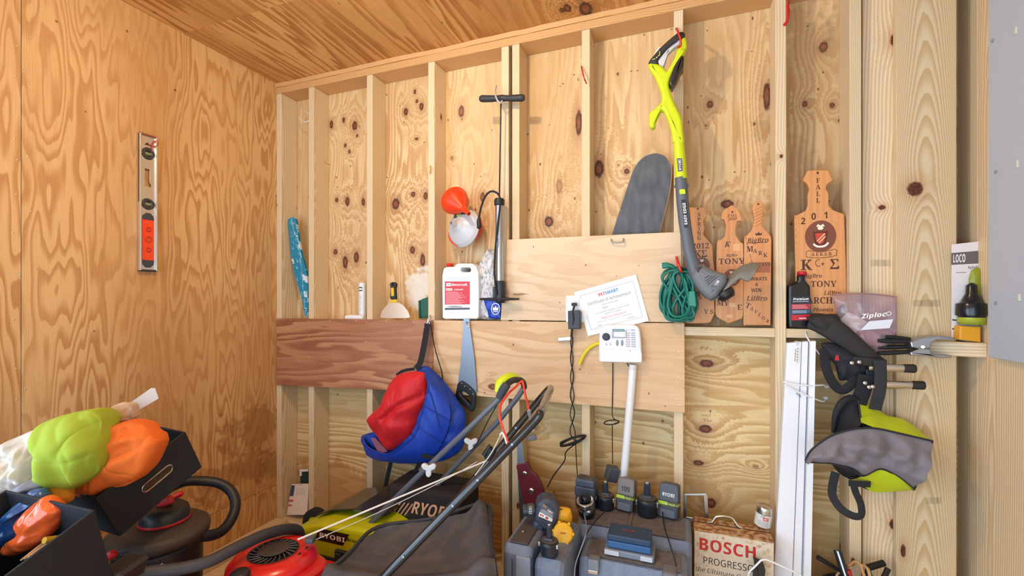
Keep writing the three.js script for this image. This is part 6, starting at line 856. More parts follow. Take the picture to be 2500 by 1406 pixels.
// ---- lime cordless mower
{
  const t = thing('cordless_mower', 'lime green cordless lawn mower with grey handles against the back wall', 'lawn mower'), lime = std('#c3cc14', 0.35), blk = std('#17191c', 0.5), hT = std('#5d646e', 0.35);
  part(t, 'deck', box(-1.66, -1.2, 0.07, 0.24, 0.09, 0.5, 0.03, 3), blk);
  const top = [[-1.68, 0.27], [-1.6, 0.32], [-1.48, 0.36], [-1.22, 0.375], [-1.12, 0.34], [-1.12, 0.2], [-1.28, 0.15], [-1.6, 0.15]];
  part(t, 'cover', plate(top, 0.13, 0.36, { bevel: 0.02, seg: 3, smooth: 0.12 }), lime, 'lime green cover');
  part(t, 'front_grille', box(-1.38, -1.16, 0.12, 0.275, 0.485, 0.505, 0.006), std('#22303a', 0.4));
  for (let i = 0; i < 5; i++) part(t, 'grille_fin', box(-1.37 + i * 0.044, -1.345 + i * 0.044, 0.13, 0.265, 0.502, 0.512, 0.003), std('#33444f', 0.4));
  const smoky = std('#5a5346', 0.15, { transmission: 0.55, thickness: 0 });
  part(t, 'battery_lid', plate([[-1.58, 0.34], [-1.5, 0.38], [-1.36, 0.41], [-1.2, 0.405], [-1.2, 0.4], [-1.36, 0.405], [-1.5, 0.375], [-1.58, 0.335]], 0.14, 0.26, { bevel: 0.0008 }), smoky, 'smoky clear battery lid');
  part(t, 'battery', box(-1.42, -1.3, 0.36, 0.395, 0.2, 0.34, 0.008, 2), std('#9aa3a0', 0.4)); part(t, 'safety_key', box(-1.5, -1.465, 0.34, 0.37, 0.26, 0.29, 0.004), std('#b01e24', 0.4));
  const bt = canvasTex(256, 80, (g) => { g.fillStyle = '#171a1c'; g.beginPath(); g.moveTo(26, 4); g.lineTo(160, 4); g.lineTo(132, 76); g.lineTo(0, 76); g.fill(); text(g, 'RYOBI', 82, 42, 40, '#fff', 'sans-serif', { style: 'bold' }); text(g, 'Brushless', 204, 34, 26, '#2a2c20', 'sans-serif', { style: 'italic bold' }); });
  part(t, 'badge', sheet(V(-1.5, 0.29, 0.4912), V(-1.2, 0.29, 0.4912), V(-1.2, 0.348, 0.4912), V(-1.5, 0.348, 0.4912), 2), decal(bt, 0.4));
  for (const [a, b, d, r] of [[772, 1262, 2.24, 0.07], [752, 1290, 2.06, 0.07]]) { const c = at(a, b, d); wheel(t, V(c.x, 0.24, c.z), r, 0.045, lime); part(t, 'wheel_fork', rod(V(c.x, 0.24, c.z - 0.03), V(c.x + 0.1, 0.16, c.z - 0.03), 0.012, 8), blk); }
  for (const z of [0.07, 0.52]) wheel(t, V(-1.2, 0.101, z), 0.1, 0.04, lime);
  for (const x of [-1.62]) for (const z of [0.1, 0.48]) part(t, 'front_foot', turn([[0, 0.002], [0.03, 0.002], [0.03, 0.07], [0, 0.075]], V(x, 0, z), V(x, 1, z), 16), rubberM);
  const pair = [[[870, 1312, 2.0], [960, 1222, 1.93], [1040, 1144, 1.86], [1140, 1050, 1.79], [1222, 970, 1.75], [1232, 950, 1.75]], [[985, 1275, 2.16], [1062, 1190, 2.1], [1150, 1098, 2.03], [1215, 1030, 1.98], [1262, 972, 1.95], [1280, 945, 1.94]]];
  for (const l of pair) part(t, 'handle_tube', sweep(l.map((p) => at(...p)), 0.0115, { sides: 14, tension: 0.3 }), hT, 'grey handle tube');
  part(t, 'cross_tube', sweep([at(1232, 950, 1.75), at(1242, 934, 1.78), at(1262, 926, 1.84), at(1276, 932, 1.9), at(1280, 945, 1.94)], 0.0125, { sides: 12 }), std('#2a2c30', 0.5));
  part(t, 'switch_box', sweep([at(1214, 958, 1.79), at(1222, 936, 1.8), at(1240, 924, 1.82), at(1258, 922, 1.85), at(1263, 932, 1.86)], [0.012, 0.021, 0.024, 0.022, 0.012], { sides: 16, flat: 0.8 }), std('#c9da20', 0.38), 'lime switch housing');
  part(t, 'foam_grip', sweep([at(1219, 972, 1.752), at(1228, 953, 1.75), at(1238, 938, 1.755)], [0.0155, 0.0175, 0.0165], { sides: 14 }), std('#3a3f46', 0.8));
  part(t, 'control_cable', sweep([at(1216, 984, 1.76), at(1190, 1030, 1.8), at(1172, 1068, 1.84), at(1158, 1092, 1.86), at(1148, 1100, 1.9)], 0.0022, { sides: 6 }), BLACK);
  const knob = (p) => { const c = at(...p), s = [...Array(36)].map((_, i) => { const a = i / 36 * 6.2832, r = 0.025 + 0.011 * Math.cos(3 * (a - 0.5)); return [r * Math.cos(a), r * Math.sin(a)]; }); part(t, 'wing_knob', plate(s.map(([x, y]) => [x * 0.9, y * 0.9]), 0, 0.018, { bevel: 0.004, smooth: 0.3 }).rotateY(0.35).translate(c.x, c.y, c.z), std('#d5d7da', 0.45)); };
  knob([1048, 1142, 1.83]); knob([1150, 1080, 1.98]);
  part(t, 'grass_box', (() => { const g = box(-1.28, -0.9, 0.2, 0.485, 0.07, 0.34, 0.02, 3), p = g.attributes.position; for (let i = 0; i < p.count; i++) { const s = (p.getY(i) - 0.2) / 0.285; if (p.getZ(i) > 0.2) p.setZ(i, p.getZ(i) - 0.07 * s); } g.computeVertexNormals(); return g; })(), std('#1d1a1a', 0.75), 'black rear grass box');
  const gt = canvasTex(512, 160, (g) => { g.fillStyle = '#c99c7c'; for (let i = 0; i < 4; i++) { g.save(); g.translate(14 + i * 34, 150); g.transform(1, 0, -0.75, 1, 0, 0); g.fillRect(0, -76, 14, 76); g.restore(); } text(g, 'RYOBI', 330, 94, 100, '#dcb08c', 'sans-serif', { style: 'italic bold', sx: 1.1 }); });
  part(t, 'lettering', sheet(V(-1.24, 0.36, 0.3035), V(-0.93, 0.36, 0.3035), V(-0.93, 0.47, 0.2765), V(-1.24, 0.47, 0.2765), 2), decal(gt, 0.6));
}
// ---- old saw with maroon handle
{
  const t = thing('maroon_saw', 'old saw with a maroon plate handle standing behind the tool cases', 'saw'), z = 0.03;
  part(t, 'blade', plate(flat2([[1262, 1070], [1274, 1074], [1282, 1135], [1292, 1240], [1305, 1330], [1285, 1330], [1268, 1240], [1263, 1140]], z), z - 0.001, 0.002, { bevel: 0.0004 }), metal('#b5bac2', 0.35));
  part(t, 'handle', plate(flat2([[1260, 1138], [1266, 1132], [1288, 1131], [1296, 1150], [1306, 1158], [1312, 1165], [1322, 1185], [1332, 1215], [1342, 1250], [1350, 1300], [1298, 1300], [1285, 1245], [1275, 1215]], z + 0.012), z - 0.012, 0.024, { bevel: 0.003, smooth: 0.08 }), std('#6e2230', 0.4));
  for (const [a, b, r] of [[1281, 1156, 0.0125], [1297, 1199, 0.015]]) { const s = part(t, 'rivet', new THREE.SphereGeometry(r, 16, 10).scale(1, 1, 0.35).translate(...onZ(a, b, z + 0.013).toArray()), metal('#d9d2c4', 0.3)); part(s, 'rivet_hole', new THREE.SphereGeometry(r * 0.4, 10, 8).scale(1, 1, 0.5).translate(...onZ(a, b, z + 0.0165).toArray()), std('#5a4a3c', 0.5)); }
}
// ---------------------------------------------------------------- tool cases and what stands on them
const caseM = print(dataTex(256, 256, (i, j, o) => { const n = noise(i * 0.5, j * 0.5) * 10 + noise(i * 0.06, j * 0.05) * 8, d = noise(i * 0.31, j * 0.31) > 0.84 ? 34 : 0; o[0] = 108 + n + d; o[1] = 119 + n + d; o[2] = 140 + n + d; }), 0.55), dustyM = print(dataTex(256, 256, (i, j, o) => { const n = noise(i * 0.35, j * 0.35) * 12 + noise(i * 0.05, j * 0.06) * 12, d = noise(i * 0.28, j * 0.28) > 0.82 ? 40 : 0; o[0] = 104 + n + d; o[1] = 98 + n + d; o[2] = 98 + n + d; }), 0.75);
const latchM = std('#4c525c', 0.5), clearM = std('#aab4c0', 0.2, { transmission: 0.5 });
function toolCase(name, label, x0, x1, h, za, zb, o = {}) {
  const t = thing(name, label, 'tool case'), r = o.r ?? 0.018;
  const prof = [[za, 0.004], [zb, 0.004], [zb, h - 0.03 - (o.slope ?? 0)], [zb - 0.02, h - 0.004], [za + 0.02, h], [za, h - 0.02]];
  const g = plate(prof.map(([z, y]) => [-z, y]), 0, x1 - x0, { bevel: r, seg: 3 }).rotateY(Math.PI / 2).translate(x0, 0, 0); metreUV(g, 'y', 0.35, 0.35);
  part(t, 'shell', g, o.m ?? caseM);
  for (const k of o.ribs ?? []) { const x = lerp(x0, x1, k); part(t, 'rib', metreUV(box(x - 0.0025, x + 0.0025, 0.02, h - 0.045, zb - 0.004, zb + 0.003, 0.0015), 'y', 0.3, 0.3), std('#4a515c', 0.55)); }
  return t;
}
// narrow case on the left
{ const t = toolCase('tool_case', 'narrow upright blue-grey tool case beside the grass catcher', -0.575, -0.47, 0.5, 0.34, 0.6, { ribs: [0.36, 0.62] });
  part(t, 'top_dust_cover', metreUV(box(-0.555, -0.49, 0.498, 0.504, 0.37, 0.58, 0.002), 'z', 0.3, 0.3), std('#4b4340', 0.8)); part(t, 'corner_plate', box(-0.525, -0.472, 0.36, 0.47, 0.596, 0.606, 0.004), std('#8b94a6', 0.5));
  part(t, 'hasp', put(cbox(0.008, 0.03, 0.008, 0.002), at(1275, 1304, 1.63), 10, 0, -18), STEEL); part(t, 'catch', sweep([at(1285, 1318, 1.6), at(1296, 1308, 1.62), at(1302, 1318, 1.62), at(1300, 1330, 1.6)], 0.008, { sides: 8 }), DARKGREY); }
// rounded case
{ const t = toolCase('tool_case', 'rounded textured grey case under the loose battery and yellow tape measures', -0.457, -0.352, 0.49, 0.33, 0.63, { r: 0.03, m: caseM });
  part(t, 'handle', sweep([V(-0.43, 0.49, 0.4), V(-0.43, 0.5, 0.44), V(-0.38, 0.5, 0.44), V(-0.38, 0.49, 0.4)], 0.006, { sides: 8 }), BLACK); }
// drill-type charger with label
{
  const t = thing('cordless_drill', 'dark blue-grey cordless drill with an orange and white sticker on the cases', 'drill'), d = 1.68, P = (l) => l.map(([a, b]) => [(a - 1250) / FOC * d, (HORIZON - b) / FOC * d]), body = std('#3a4250', 0.45), Z = ([a, b]) => [1200 + a / 6.222, 1180 + b / 6.222];
  part(t, 'body', facing(plate(P([[690, 260], [760, 200], [860, 178], [960, 220], [1020, 330], [1000, 480], [960, 580], [900, 660], [800, 640], [720, 570], [660, 500], [670, 380]].map(Z)), -0.04, 0.075, { bevel: 0.012, seg: 4, smooth: 0.25 }), d), body);
  part(t, 'grip', facing(plate(P([[640, 560], [700, 530], [770, 560], [790, 640], [780, 740], [740, 830], [640, 790], [600, 720], [620, 640]].map(Z)), -0.035, 0.06, { bevel: 0.012, seg: 3, smooth: 0.25 }), d), body);
  part(t, 'chuck', rod(at(...Z([480, 410]), 1.69), at(...Z([660, 400]), 1.69), 0.021, 22), std('#333b46', 0.4));
  const c = part(t, 'torque_ring', rod(at(...Z([548, 405]), 1.688), at(...Z([640, 400]), 1.688), 0.0235, 22), std('#3d4551', 0.45));
  for (let i = 0; i < 5; i++) part(c, 'scale_mark', put(cbox(0.012, 0.002, 0.002, 0.0005, 1), at(...Z([592, 350 + i * 26]), 1.662)), std(i ? '#e8e2d8' : '#e0903a', 0.5));
  const tex = canvasTex(220, 240, (g) => { g.fillStyle = '#585f6a'; g.fillRect(0, 0, 220, 240); text(g, 'RY', 52, 36, 46, '#e8963a', 'sans-serif', { style: 'bold' }); text(g, '18V', 140, 60, 56, '#f1f1ee', 'sans-serif', { style: 'italic bold' }); g.fillStyle = '#e8e2da'; for (let i = 0; i < 7; i++) g.fillRect(40 + i * 24, 100, 16, 12); g.fillStyle = '#b5392c'; g.fillRect(10, 92, 190, 4); g.fillStyle = '#8a929c'; g.fillRect(10, 118, 200, 40); g.fillStyle = '#e9e7e4'; g.fillRect(4, 164, 212, 70); g.fillStyle = '#c2402c'; g.fillRect(20, 188, 26, 26); g.fillRect(54, 188, 22, 26); g.fillStyle = '#b5392c'; g.fillRect(110, 182, 40, 40); });
  part(t, 'sticker', sheet(...[[705, 500], [920, 592], [960, 440], [775, 285]].map((p) => at(...Z(p), 1.643)), 2), print(tex, 0.45));
  const lt = canvasTex(128, 64, (g) => { g.fillStyle = '#cfd8e4'; for (let i = 0; i < 5; i++) g.fillRect(14 + i * 21, 22 + (i % 2) * 6, 12, 20); }); part(t, 'lettering', sheet(...[[630, 740], [760, 790], [770, 730], [640, 680]].map((p) => at(...Z(p), 1.652)), 2), decal(lt));
}
// pod batteries: drum with a stem
function podBattery(label, px, py, depth, r, hb, hs, group) {
  const t = thing('pod_battery', label, 'battery', group), p = at(px, py, depth), q = p.clone().add(V(0, 1, 0));
  part(t, 'drum', turn([[0, 0], [r * 0.92, 0], [r, 0.006], [r, hb * 0.6], [r * 1.05, hb * 0.64], [r * 1.05, hb * 0.84], [r * 0.97, hb], [r * 0.4, hb * 1.06], [0, hb * 1.06]], p, q, 34), std('#1c222c', 0.35));
  part(t, 'top_dust', turn([[r * 0.3, hb * 1.075], [r * 0.9, hb * 1.02]], p, q, 30), std('#5a5048', 0.75));
  const st = part(t, 'stem', box(p.x - r * 0.3, p.x + r * 0.3, p.y + hb, p.y + hb + hs, p.z - r * 0.3, p.z + r * 0.3, 0.004, 2), std('#1a2433', 0.35)); part(st, 'stem_base', box(p.x - r * 0.5, p.x + r * 0.5, p.y + hb, p.y + hb + hs * 0.22, p.z - r * 0.42, p.z + r * 0.5, 0.004, 2), std('#39424e', 0.4)); part(st, 'terminal', box(p.x - r * 0.16, p.x + r * 0.16, p.y + hb + hs * 0.96, p.y + hb + hs * 1.06, p.z - r * 0.16, p.z + r * 0.16, 0.001), STEEL);
  for (const s of [-1, 1]) part(t, 'release_clip', box(p.x + s * r * 1.02 - 0.004, p.x + s * r * 1.02 + 0.004, p.y + hb * 0.62, p.y + hb * 0.9, p.z + r * 0.2, p.z + r * 0.6, 0.002), STEEL);
  return t;
}
const BT = 0.472;
{ const onCase = (px, py) => onY(px, py, BT), d = (v) => -(v.x - EYE.x) * SY - (v.z - EYE.z) * CY;
  podBattery('round pod battery second from the left on the big case', 1478, 1241, d(onCase(1478, 1241)), 0.035, 0.058, 0.052, 'batteries on the big grey case');
  podBattery('round pod battery second from the right on the big case', 1580, 1257, d(onCase(1580, 1257)), 0.039, 0.07, 0.058, 'batteries on the big grey case');
  podBattery('round pod battery standing on the rounded grey case', 1341, 1352, d(onY(1341, 1352, 0.492)), 0.03, 0.046, 0.05, 'batteries on the big grey case'); }
// slide-on pack batteries
function packBattery(label, px, py, w, h, dp, tilt, face) {
  const t = thing('pack_battery', label, 'battery', 'batteries on the big grey case'), p = onY(px, py, BT), M = (g) => put(g, p.clone(), tilt, -12, 0);
  part(t, 'body', M(cbox(w, h * 0.36, dp, 0.006, 3).translate(0, h * 0.2, 0)), std('#343a44', 0.45)); part(t, 'rail_block', M(plate([[-w * 0.46, h * 0.36], [w * 0.46, h * 0.36], [w * 0.5, h * 0.6], [w * 0.46, h * 0.96], [w * 0.3, h], [-w * 0.3, h], [-w * 0.46, h * 0.96], [-w * 0.5, h * 0.6]], -dp * 0.42, dp * 0.8, { bevel: 0.005, seg: 3 })), std(face.top, 0.5));
  part(t, 'lime_band', M(box(-w * 0.5, w * 0.5, h * 0.34, h * 0.5, -dp * 0.3, dp * 0.44, 0.002)), print(canvasTex(128, 48, (g) => { g.fillStyle = '#3c4436'; g.fillRect(0, 0, 128, 48); g.fillStyle = '#a8c832'; g.fillRect(0, 8, 60, 30); text(g, 'ONE+', 86, 26, 30, '#c8d850', 'sans-serif', { style: 'italic bold' }); }), 0.5));
  part(t, 'label', M(sheet(V(-w * 0.4, h * 0.55, dp * 0.392), V(w * 0.4, h * 0.55, dp * 0.392), V(w * 0.4, h * 0.82, dp * 0.392), V(-w * 0.4, h * 0.82, dp * 0.392), 1)), decal(canvasTex(128, 64, (g) => text(g, face.text, 64, 34, face.size, face.ink, 'sans-serif', { style: 'bold' })), 0.5));
  part(t, 'release_button', M(box(-w * 0.36, w * 0.36, h * 0.03, h * 0.26, dp * 0.44, dp * 0.52, 0.004, 2)), std('#565d68', 0.45));
}
packBattery('pack battery reading 100 at the middle of the big case', 1528, 1246, 0.072, 0.128, 0.06, -12, { top: '#77706c', text: '100', size: 50, ink: '#2c2a2a' });
packBattery('pack battery with a lime stripe at the right end of the big case', 1633, 1262, 0.076, 0.13, 0.06, -10, { top: '#4b525d', text: 'RYOBI', size: 34, ink: '#e9ecf0' });
// charger and chrome-topped battery at the left end of the big case
{
  const t = thing('battery_charger', 'square dark charger standing at the back left of the big case', 'charger'), p = onY(1432, 1236, BT);
  part(t, 'base', put(cbox(0.082, 0.045, 0.055, 0.006, 3), p.clone().add(V(0, 0.024, 0)), 0, -8, 0), std('#3b4350', 0.45)); part(t, 'tower', put(cbox(0.086, 0.042, 0.06, 0.006, 3), p.clone().add(V(0, 0.068, 0)), 0, -8, 0), std('#465060', 0.42)); part(t, 'cap', put(cbox(0.08, 0.032, 0.055, 0.008, 3), p.clone().add(V(0, 0.104, 0)), 0, -8, 0), std('#4d586a', 0.4)); part(t, 'top_dust', put(cbox(0.07, 0.003, 0.045, 0.001, 1), p.clone().add(V(0, 0.1215, 0)), 0, -8, 0), std('#57504c', 0.8));
  const b = thing('flashlight_battery', 'black battery with a chrome reflector cup at the left front of the big case', 'battery', 'batteries on the big grey case'), q = onY(1434, 1260, BT), u = q.clone().add(V(-0.06, 1, 0.35));
  part(b, 'drum', turn([[0, 0], [0.024, 0], [0.031, 0.012], [0.033, 0.045], [0, 0.046]], q, u, 30), std('#14181e', 0.3)); part(b, 'reflector', turn([[0.034, 0.045], [0.037, 0.052], [0.035, 0.075], [0.03, 0.082], [0.026, 0.06], [0, 0.056]], q, u, 30), metal('#c9cdd2', 0.15)); part(b, 'bulb', turn([[0, 0.05], [0.016, 0.055], [0.02, 0.075], [0.015, 0.095], [0.005, 0.102], [0, 0.102]], q, u, 22), std('#0e141c', 0.15)); part(b, 'front_clip', put(cbox(0.034, 0.006, 0.008, 0.002), at(1430, 1248, 1.77)), WHITE);
}
// big case
{ const t = toolCase('tool_case', 'large dusty grey moulded case carrying a row of batteries', -0.386, 0.036, BT, 0.105, 0.325, { slope: 0.015, r: 0.02 });
  part(t, 'dusty_top', metreUV(box(-0.36, 0.012, BT - 0.0005, BT + 0.0005, 0.13, 0.3, 0), 'x', 0.3, 0.3), dustyM);
  const n = 7; for (let i = 0; i < n; i++) { const x0 = lerp(-0.365, 0.015, i / n) + 0.002, x1 = lerp(-0.365, 0.015, (i + 1) / n) - 0.002, hh = i % 2 ? 0.34 : 0.31; part(t, 'moulded_panel', metreUV(box(x0, x1, hh, BT - 0.035, 0.322, 0.331, 0.004, 2), 'y', 0.3, 0.3), caseM); }
  part(t, 'lower_panel', metreUV(box(-0.36, 0.01, 0.05, 0.295, 0.322, 0.33, 0.004, 2), 'x', 0.3, 0.3), caseM); part(t, 'top_rib', box(-0.19, -0.18, BT - 0.001, BT + 0.008, 0.13, 0.31, 0.003), std('#6e665f', 0.7));
  for (const [n2, l, p] of [['thin_cord', 'thin grey cord hanging over the left of the big case', [[1424, 1215, 1.82], [1426, 1250, 1.78], [1431, 1280, 1.7], [1430, 1305, 1.62], [1418, 1340, 1.58], [1405, 1378, 1.54], [1402, 1412, 1.52]]], ['thin_cord', 'thin black cord from the second battery to the left', [[1480, 1246, 1.8], [1458, 1268, 1.74], [1440, 1290, 1.69], [1430, 1308, 1.625]]], ['thin_cord', 'thin dark cord hanging over the right of the big case', [[1617, 1248, 1.8], [1622, 1285, 1.71], [1636, 1330, 1.58], [1648, 1370, 1.53], [1658, 1412, 1.48]]]]) { const c = thing(n2, l, 'cord'); part(c, 'cord', wire(p.map((q) => at(...q)), 0.0022), l.includes('grey') ? std('#9aa2ae', 0.5) : BLACK); } }
// smaller case in front with a blue box
{ const t = toolCase('tool_case', 'smaller grey case in front of the big one at the bottom edge', -0.335, 0.02, 0.447, 0.338, 0.5, { slope: 0.02, r: 0.022 });
  part(t, 'latch', box(-0.3, -0.262, 0.4, 0.452, 0.47, 0.508, 0.005, 2), std('#7a828e', 0.45)); part(t, 'latch_plate', box(-0.298, -0.264, 0.405, 0.418, 0.505, 0.512, 0.002), STEEL); part(t, 'handle_boss', box(-0.06, -0.01, 0.4, 0.45, 0.43, 0.5, 0.014, 3), std('#6a6a70', 0.6));
  part(t, 'dusty_top', metreUV(box(-0.31, 0.0, 0.4465, 0.4475, 0.36, 0.47, 0), 'x', 0.3, 0.3), dustyM); for (const x of [-0.2, -0.1]) part(t, 'moulded_panel', metreUV(box(x - 0.045, x + 0.045, 0.3, 0.4, 0.497, 0.506, 0.004, 2), 'y', 0.3, 0.3), caseM);
  const y = 0.449, tr = thing('clear_tray', 'scuffed clear grey tray under the dark blue box', 'tray'); part(tr, 'tray', box(-0.252, -0.085, y, y + 0.022, 0.36, 0.455, 0.005, 2), std('#7f8b9b', 0.35, { transmission: 0.2 })); part(tr, 'lip', box(-0.25, -0.2, y + 0.004, y + 0.02, 0.452, 0.46, 0.002), std('#b9c0ca', 0.3)); part(tr, 'lip', box(-0.13, -0.09, y + 0.004, y + 0.02, 0.452, 0.46, 0.002), std('#b9c0ca', 0.3));
  const b = thing('blue_box', 'dark blue plastic bit box on top of the smaller case', 'box'), Y = y + 0.024; part(b, 'box_base', box(-0.242, -0.096, Y, Y + 0.024, 0.358, 0.448, 0.004, 2), std('#25588a', 0.4)); part(b, 'box_lid', box(-0.242, -0.096, Y + 0.0245, Y + 0.046, 0.358, 0.448, 0.005, 2), std('#1c3a58', 0.45)); part(b, 'box_mark', sheet(V(-0.2, Y + 0.0465, 0.41), V(-0.15, Y + 0.0465, 0.41), V(-0.15, Y + 0.0465, 0.39), V(-0.2, Y + 0.0465, 0.39), 1), decal(canvasTex(128, 48, (g) => text(g, 'BOSCH', 64, 24, 34, '#c2242c', 'sans-serif', { style: 'bold' })))); }
// yellow things
{ const t = thing('tape_measure', 'round yellow tape reel facing the camera beside the dark drill', 'tape measure', 'yellow reels'), c = at(1374, 1302, 1.6), n = V(0.15, 0.45, 0.9), e = c.clone().add(n); part(t, 'reel', turn([[0, -0.035], [0.03, -0.035], [0.036, -0.028], [0.036, -0.006], [0.03, 0], [0.012, 0.001], [0, 0.001]], c, e, 26), std('#e5b022', 0.4)); part(t, 'slot', put(cbox(0.02, 0.004, 0.002, 0.001), c.clone().add(V(0.001, 0.002, 0.002)), -25, 8, 0), std('#a86a12', 0.5)); for (let i = 0; i < 6; i++) { const a = i * 1.047, o = V(Math.cos(a), Math.sin(a) * 0.9, -Math.sin(a) * 0.45).multiplyScalar(0.035); part(t, 'rim_lug', new THREE.SphereGeometry(0.006, 8, 6).translate(c.x + o.x, c.y + o.y, c.z + o.z - 0.006), std('#e5b022', 0.4)); }
  const u = thing('tape_measure', 'yellow tape case lying behind the yellow reel', 'tape measure', 'yellow reels'); part(u, 'case', slump([[1358, 1246], [1372, 1238], [1392, 1242], [1397, 1258], [1396, 1272], [1384, 1276], [1370, 1268], [1358, 1282], [1352, 1268]], 1.68, 0.022, 0.03, { smooth: 0.3 }), std('#dfa61e', 0.4)); part(u, 'label', put(cbox(0.02, 0.005, 0.002, 0.0005), at(1366, 1243, 1.653), 0, 0, 4), std('#3a2a10', 0.5)); part(u, 'bracket', slump([[1355, 1275], [1368, 1268], [1382, 1285], [1378, 1292], [1358, 1288]], 1.66, 0.012, 0.015, { smooth: 0.2 }), std('#b9771c', 0.5)); }
// ---- old metal saw box
{
  const tex = canvasTex(720, 620, (g, w, h) => {
    g.fillStyle = '#d9cbb4'; g.fillRect(0, 0, w, h); const r = rng(61); for (let i = 0; i < 900; i++) { const x = r() * w, y = r() * h, e = Math.min(x, w - x, y) / 120, s = r() * (e < 1 ? 22 : 9); if (r() < (e < 1 ? 0.75 : 0.35)) { g.fillStyle = ['rgba(150,84,34,0.16)', 'rgba(120,60,24,0.2)', 'rgba(186,140,70,0.16)', 'rgba(240,232,216,0.25)'][i % 4]; g.beginPath(); g.ellipse(x, y, s * (0.5 + r()), s * (0.4 + r() * 0.8), r() * 3, 0, 7); g.fill(); } }
    text(g, 'BOSCH', 306, 128, 170, '#bf2a26', 'sans-serif', { style: 'bold', sx: 0.98 }); text(g, 'PROGRESSOR', 340, 290, 96, '#2a2523', 'sans-serif', { sx: 0.9 }); text(g, 'the Ultimate Cutting', 300, 392, 62, '#3a322e', 'serif', { style: 'italic' }); for (let i = 0; i < 220; i++) { g.fillStyle = 'rgba(214,196,168,0.8)'; g.beginPath(); g.ellipse(r() * w, 40 + r() * 400, r() * 3, r() * 2, 0, 0, 7); g.fill(); }
  });
  const t = thing('saw_box', 'rusty cream metal tool box with red lettering at the foot of the wall', 'tool box'), x0 = 0.045, x1 = 0.318, h = 0.452, za = 0.045, zb = 0.165, rust = print(dataTex(128, 128, (i, j, o) => { const n = noise(i * 0.12, j * 0.12) + 0.5 * noise(i * 0.35, j * 0.35), d = sstep(-0.3, 0.5, n); o[0] = lerp(196, 138, d); o[1] = lerp(164, 84, d); o[2] = lerp(120, 44, d); }), 0.7);
  part(t, 'box_body', metreUV(box(x0, x1, 0.004, h, za, zb, 0.006, 2), 'y', 0.3, 0.3), rust);
  part(t, 'front_print', sheet(V(x0 + 0.003, 0.22, zb + 0.0008), V(x1 - 0.003, 0.22, zb + 0.0008), V(x1 - 0.003, h - 0.004, zb + 0.0008), V(x0 + 0.003, h - 0.004, zb + 0.0008), 1), print(tex, 0.5)); part(t, 'lid_seam', box(x0 + 0.001, x1 - 0.001, h - 0.001, h + 0.003, za + 0.05, za + 0.054, 0.001), std('#5a3a22', 0.7));
  const y = h, zz = 0.11; part(t, 'handle', sweep([onY(1726, 1277, y).setY(y + 0.002), onY(1738, 1277, y).setY(y + 0.004), onY(1748, 1278, y).setY(y + 0.026), onY(1768, 1281, y).setY(y + 0.034), onY(1788, 1284, y).setY(y + 0.03), onY(1802, 1288, y).setY(y + 0.006), onY(1812, 1290, y).setY(y + 0.002)], 0.0045, { sides: 10, tension: 0.3 }), metal('#c9c2b4', 0.35));
  for (const p of [[1730, 1276], [1812, 1290]]) part(t, 'handle_eye', new THREE.SphereGeometry(0.008, 10, 8).scale(1, 0.5, 1).translate(...onY(...p, y).toArray()), metal('#a09684', 0.4));
}
{ const t = thing('spray_can', 'small silver can with red print tilted on the rusty tool box', 'can'), p = onY(1860, 1286, 0.452).add(V(0, 0.004, 0)), e = p.clone().add(V(0.14, 1, 0.05)), r = 0.0285, h = 0.082; part(t, 'can', turn([[0, 0], [r * 0.9, 0], [r, 0.005], [r, h - 0.012], [r * 0.86, h - 0.003], [r * 0.8, h], [r * 0.7, h - 0.003], [0, h - 0.004]], p, e, 30), metal('#d2d3d4', 0.25)); const g = along(new THREE.CylinderGeometry(r + 0.0005, r + 0.0005, h * 0.72, 24, 1, true, -1.6, 3.0).translate(0, h * 0.44, 0), p, e); part(t, 'label', g, decal(canvasTex(256, 160, (c) => { c.fillStyle = 'rgba(232,230,228,0.9)'; c.fillRect(0, 30, 256, 130); c.fillStyle = '#c44a42'; c.fillRect(120, 50, 56, 34); c.fillStyle = '#f0e4e2'; c.fillRect(128, 60, 40, 6); c.fillRect(128, 70, 32, 5); c.fillStyle = '#c44a42'; c.fillStyle = '#555'; for (let i = 0; i < 8; i++) c.fillRect(90 + i * 5, 20 + (i * 29 % 40), 14, 5); for (let i = 0; i < 5; i++) c.fillRect(70, 96 + i * 12, 110, 3); }), 0.4)); }
{ const t = thing('steel_bracket', 'square bent steel frame standing behind the rusty tool box', 'bracket'), z = 0.012; part(t, 'frame', plate(flat2([[1670, 1206], [1724, 1205], [1728, 1212], [1731, 1280], [1668, 1272]], z + 0.012), z, 0.012, { bevel: 0.002, holes: [flat2([[1676, 1211], [1717, 1211], [1721, 1268], [1676, 1262]], z + 0.012)] }), metal('#c6c8ca', 0.3)); part(t, 'foot', box(onZ(1672, 1275, z).x, onZ(1690, 1275, z).x, 0.044, onZ(1672, 1268, z).y, z, z + 0.01, 0.002), metal('#a9abad', 0.4)); }
// ---- black clip and white wire at the bottom edge
{ const t = thing('black_clip', 'black plastic clip in front of the rusty tool box', 'clip'), z = 0.2; part(t, 'clip', plate(flat2([[1838, 1410], [1842, 1380], [1840, 1362], [1848, 1364], [1862, 1372], [1868, 1390], [1866, 1410], [1880, 1560], [1850, 1560]], z), z - 0.01, 0.02, { bevel: 0.003, smooth: 0.1 }), std('#26231f', 0.55));
  const w = thing('white_wire', 'bent white wire at the bottom edge before the rusty tool box', 'wire'); part(w, 'wire', wire(Zs([[1820, 1480, 0.23], [1828, 1400, 0.23], [1842, 1384, 0.23], [1858, 1368, 0.23], [1872, 1366, 0.225], [1900, 1378, 0.22], [1935, 1394, 0.215], [1960, 1410, 0.21], [1975, 1480, 0.2]]), 0.0034, { tension: 0.2 }), WHITE); }
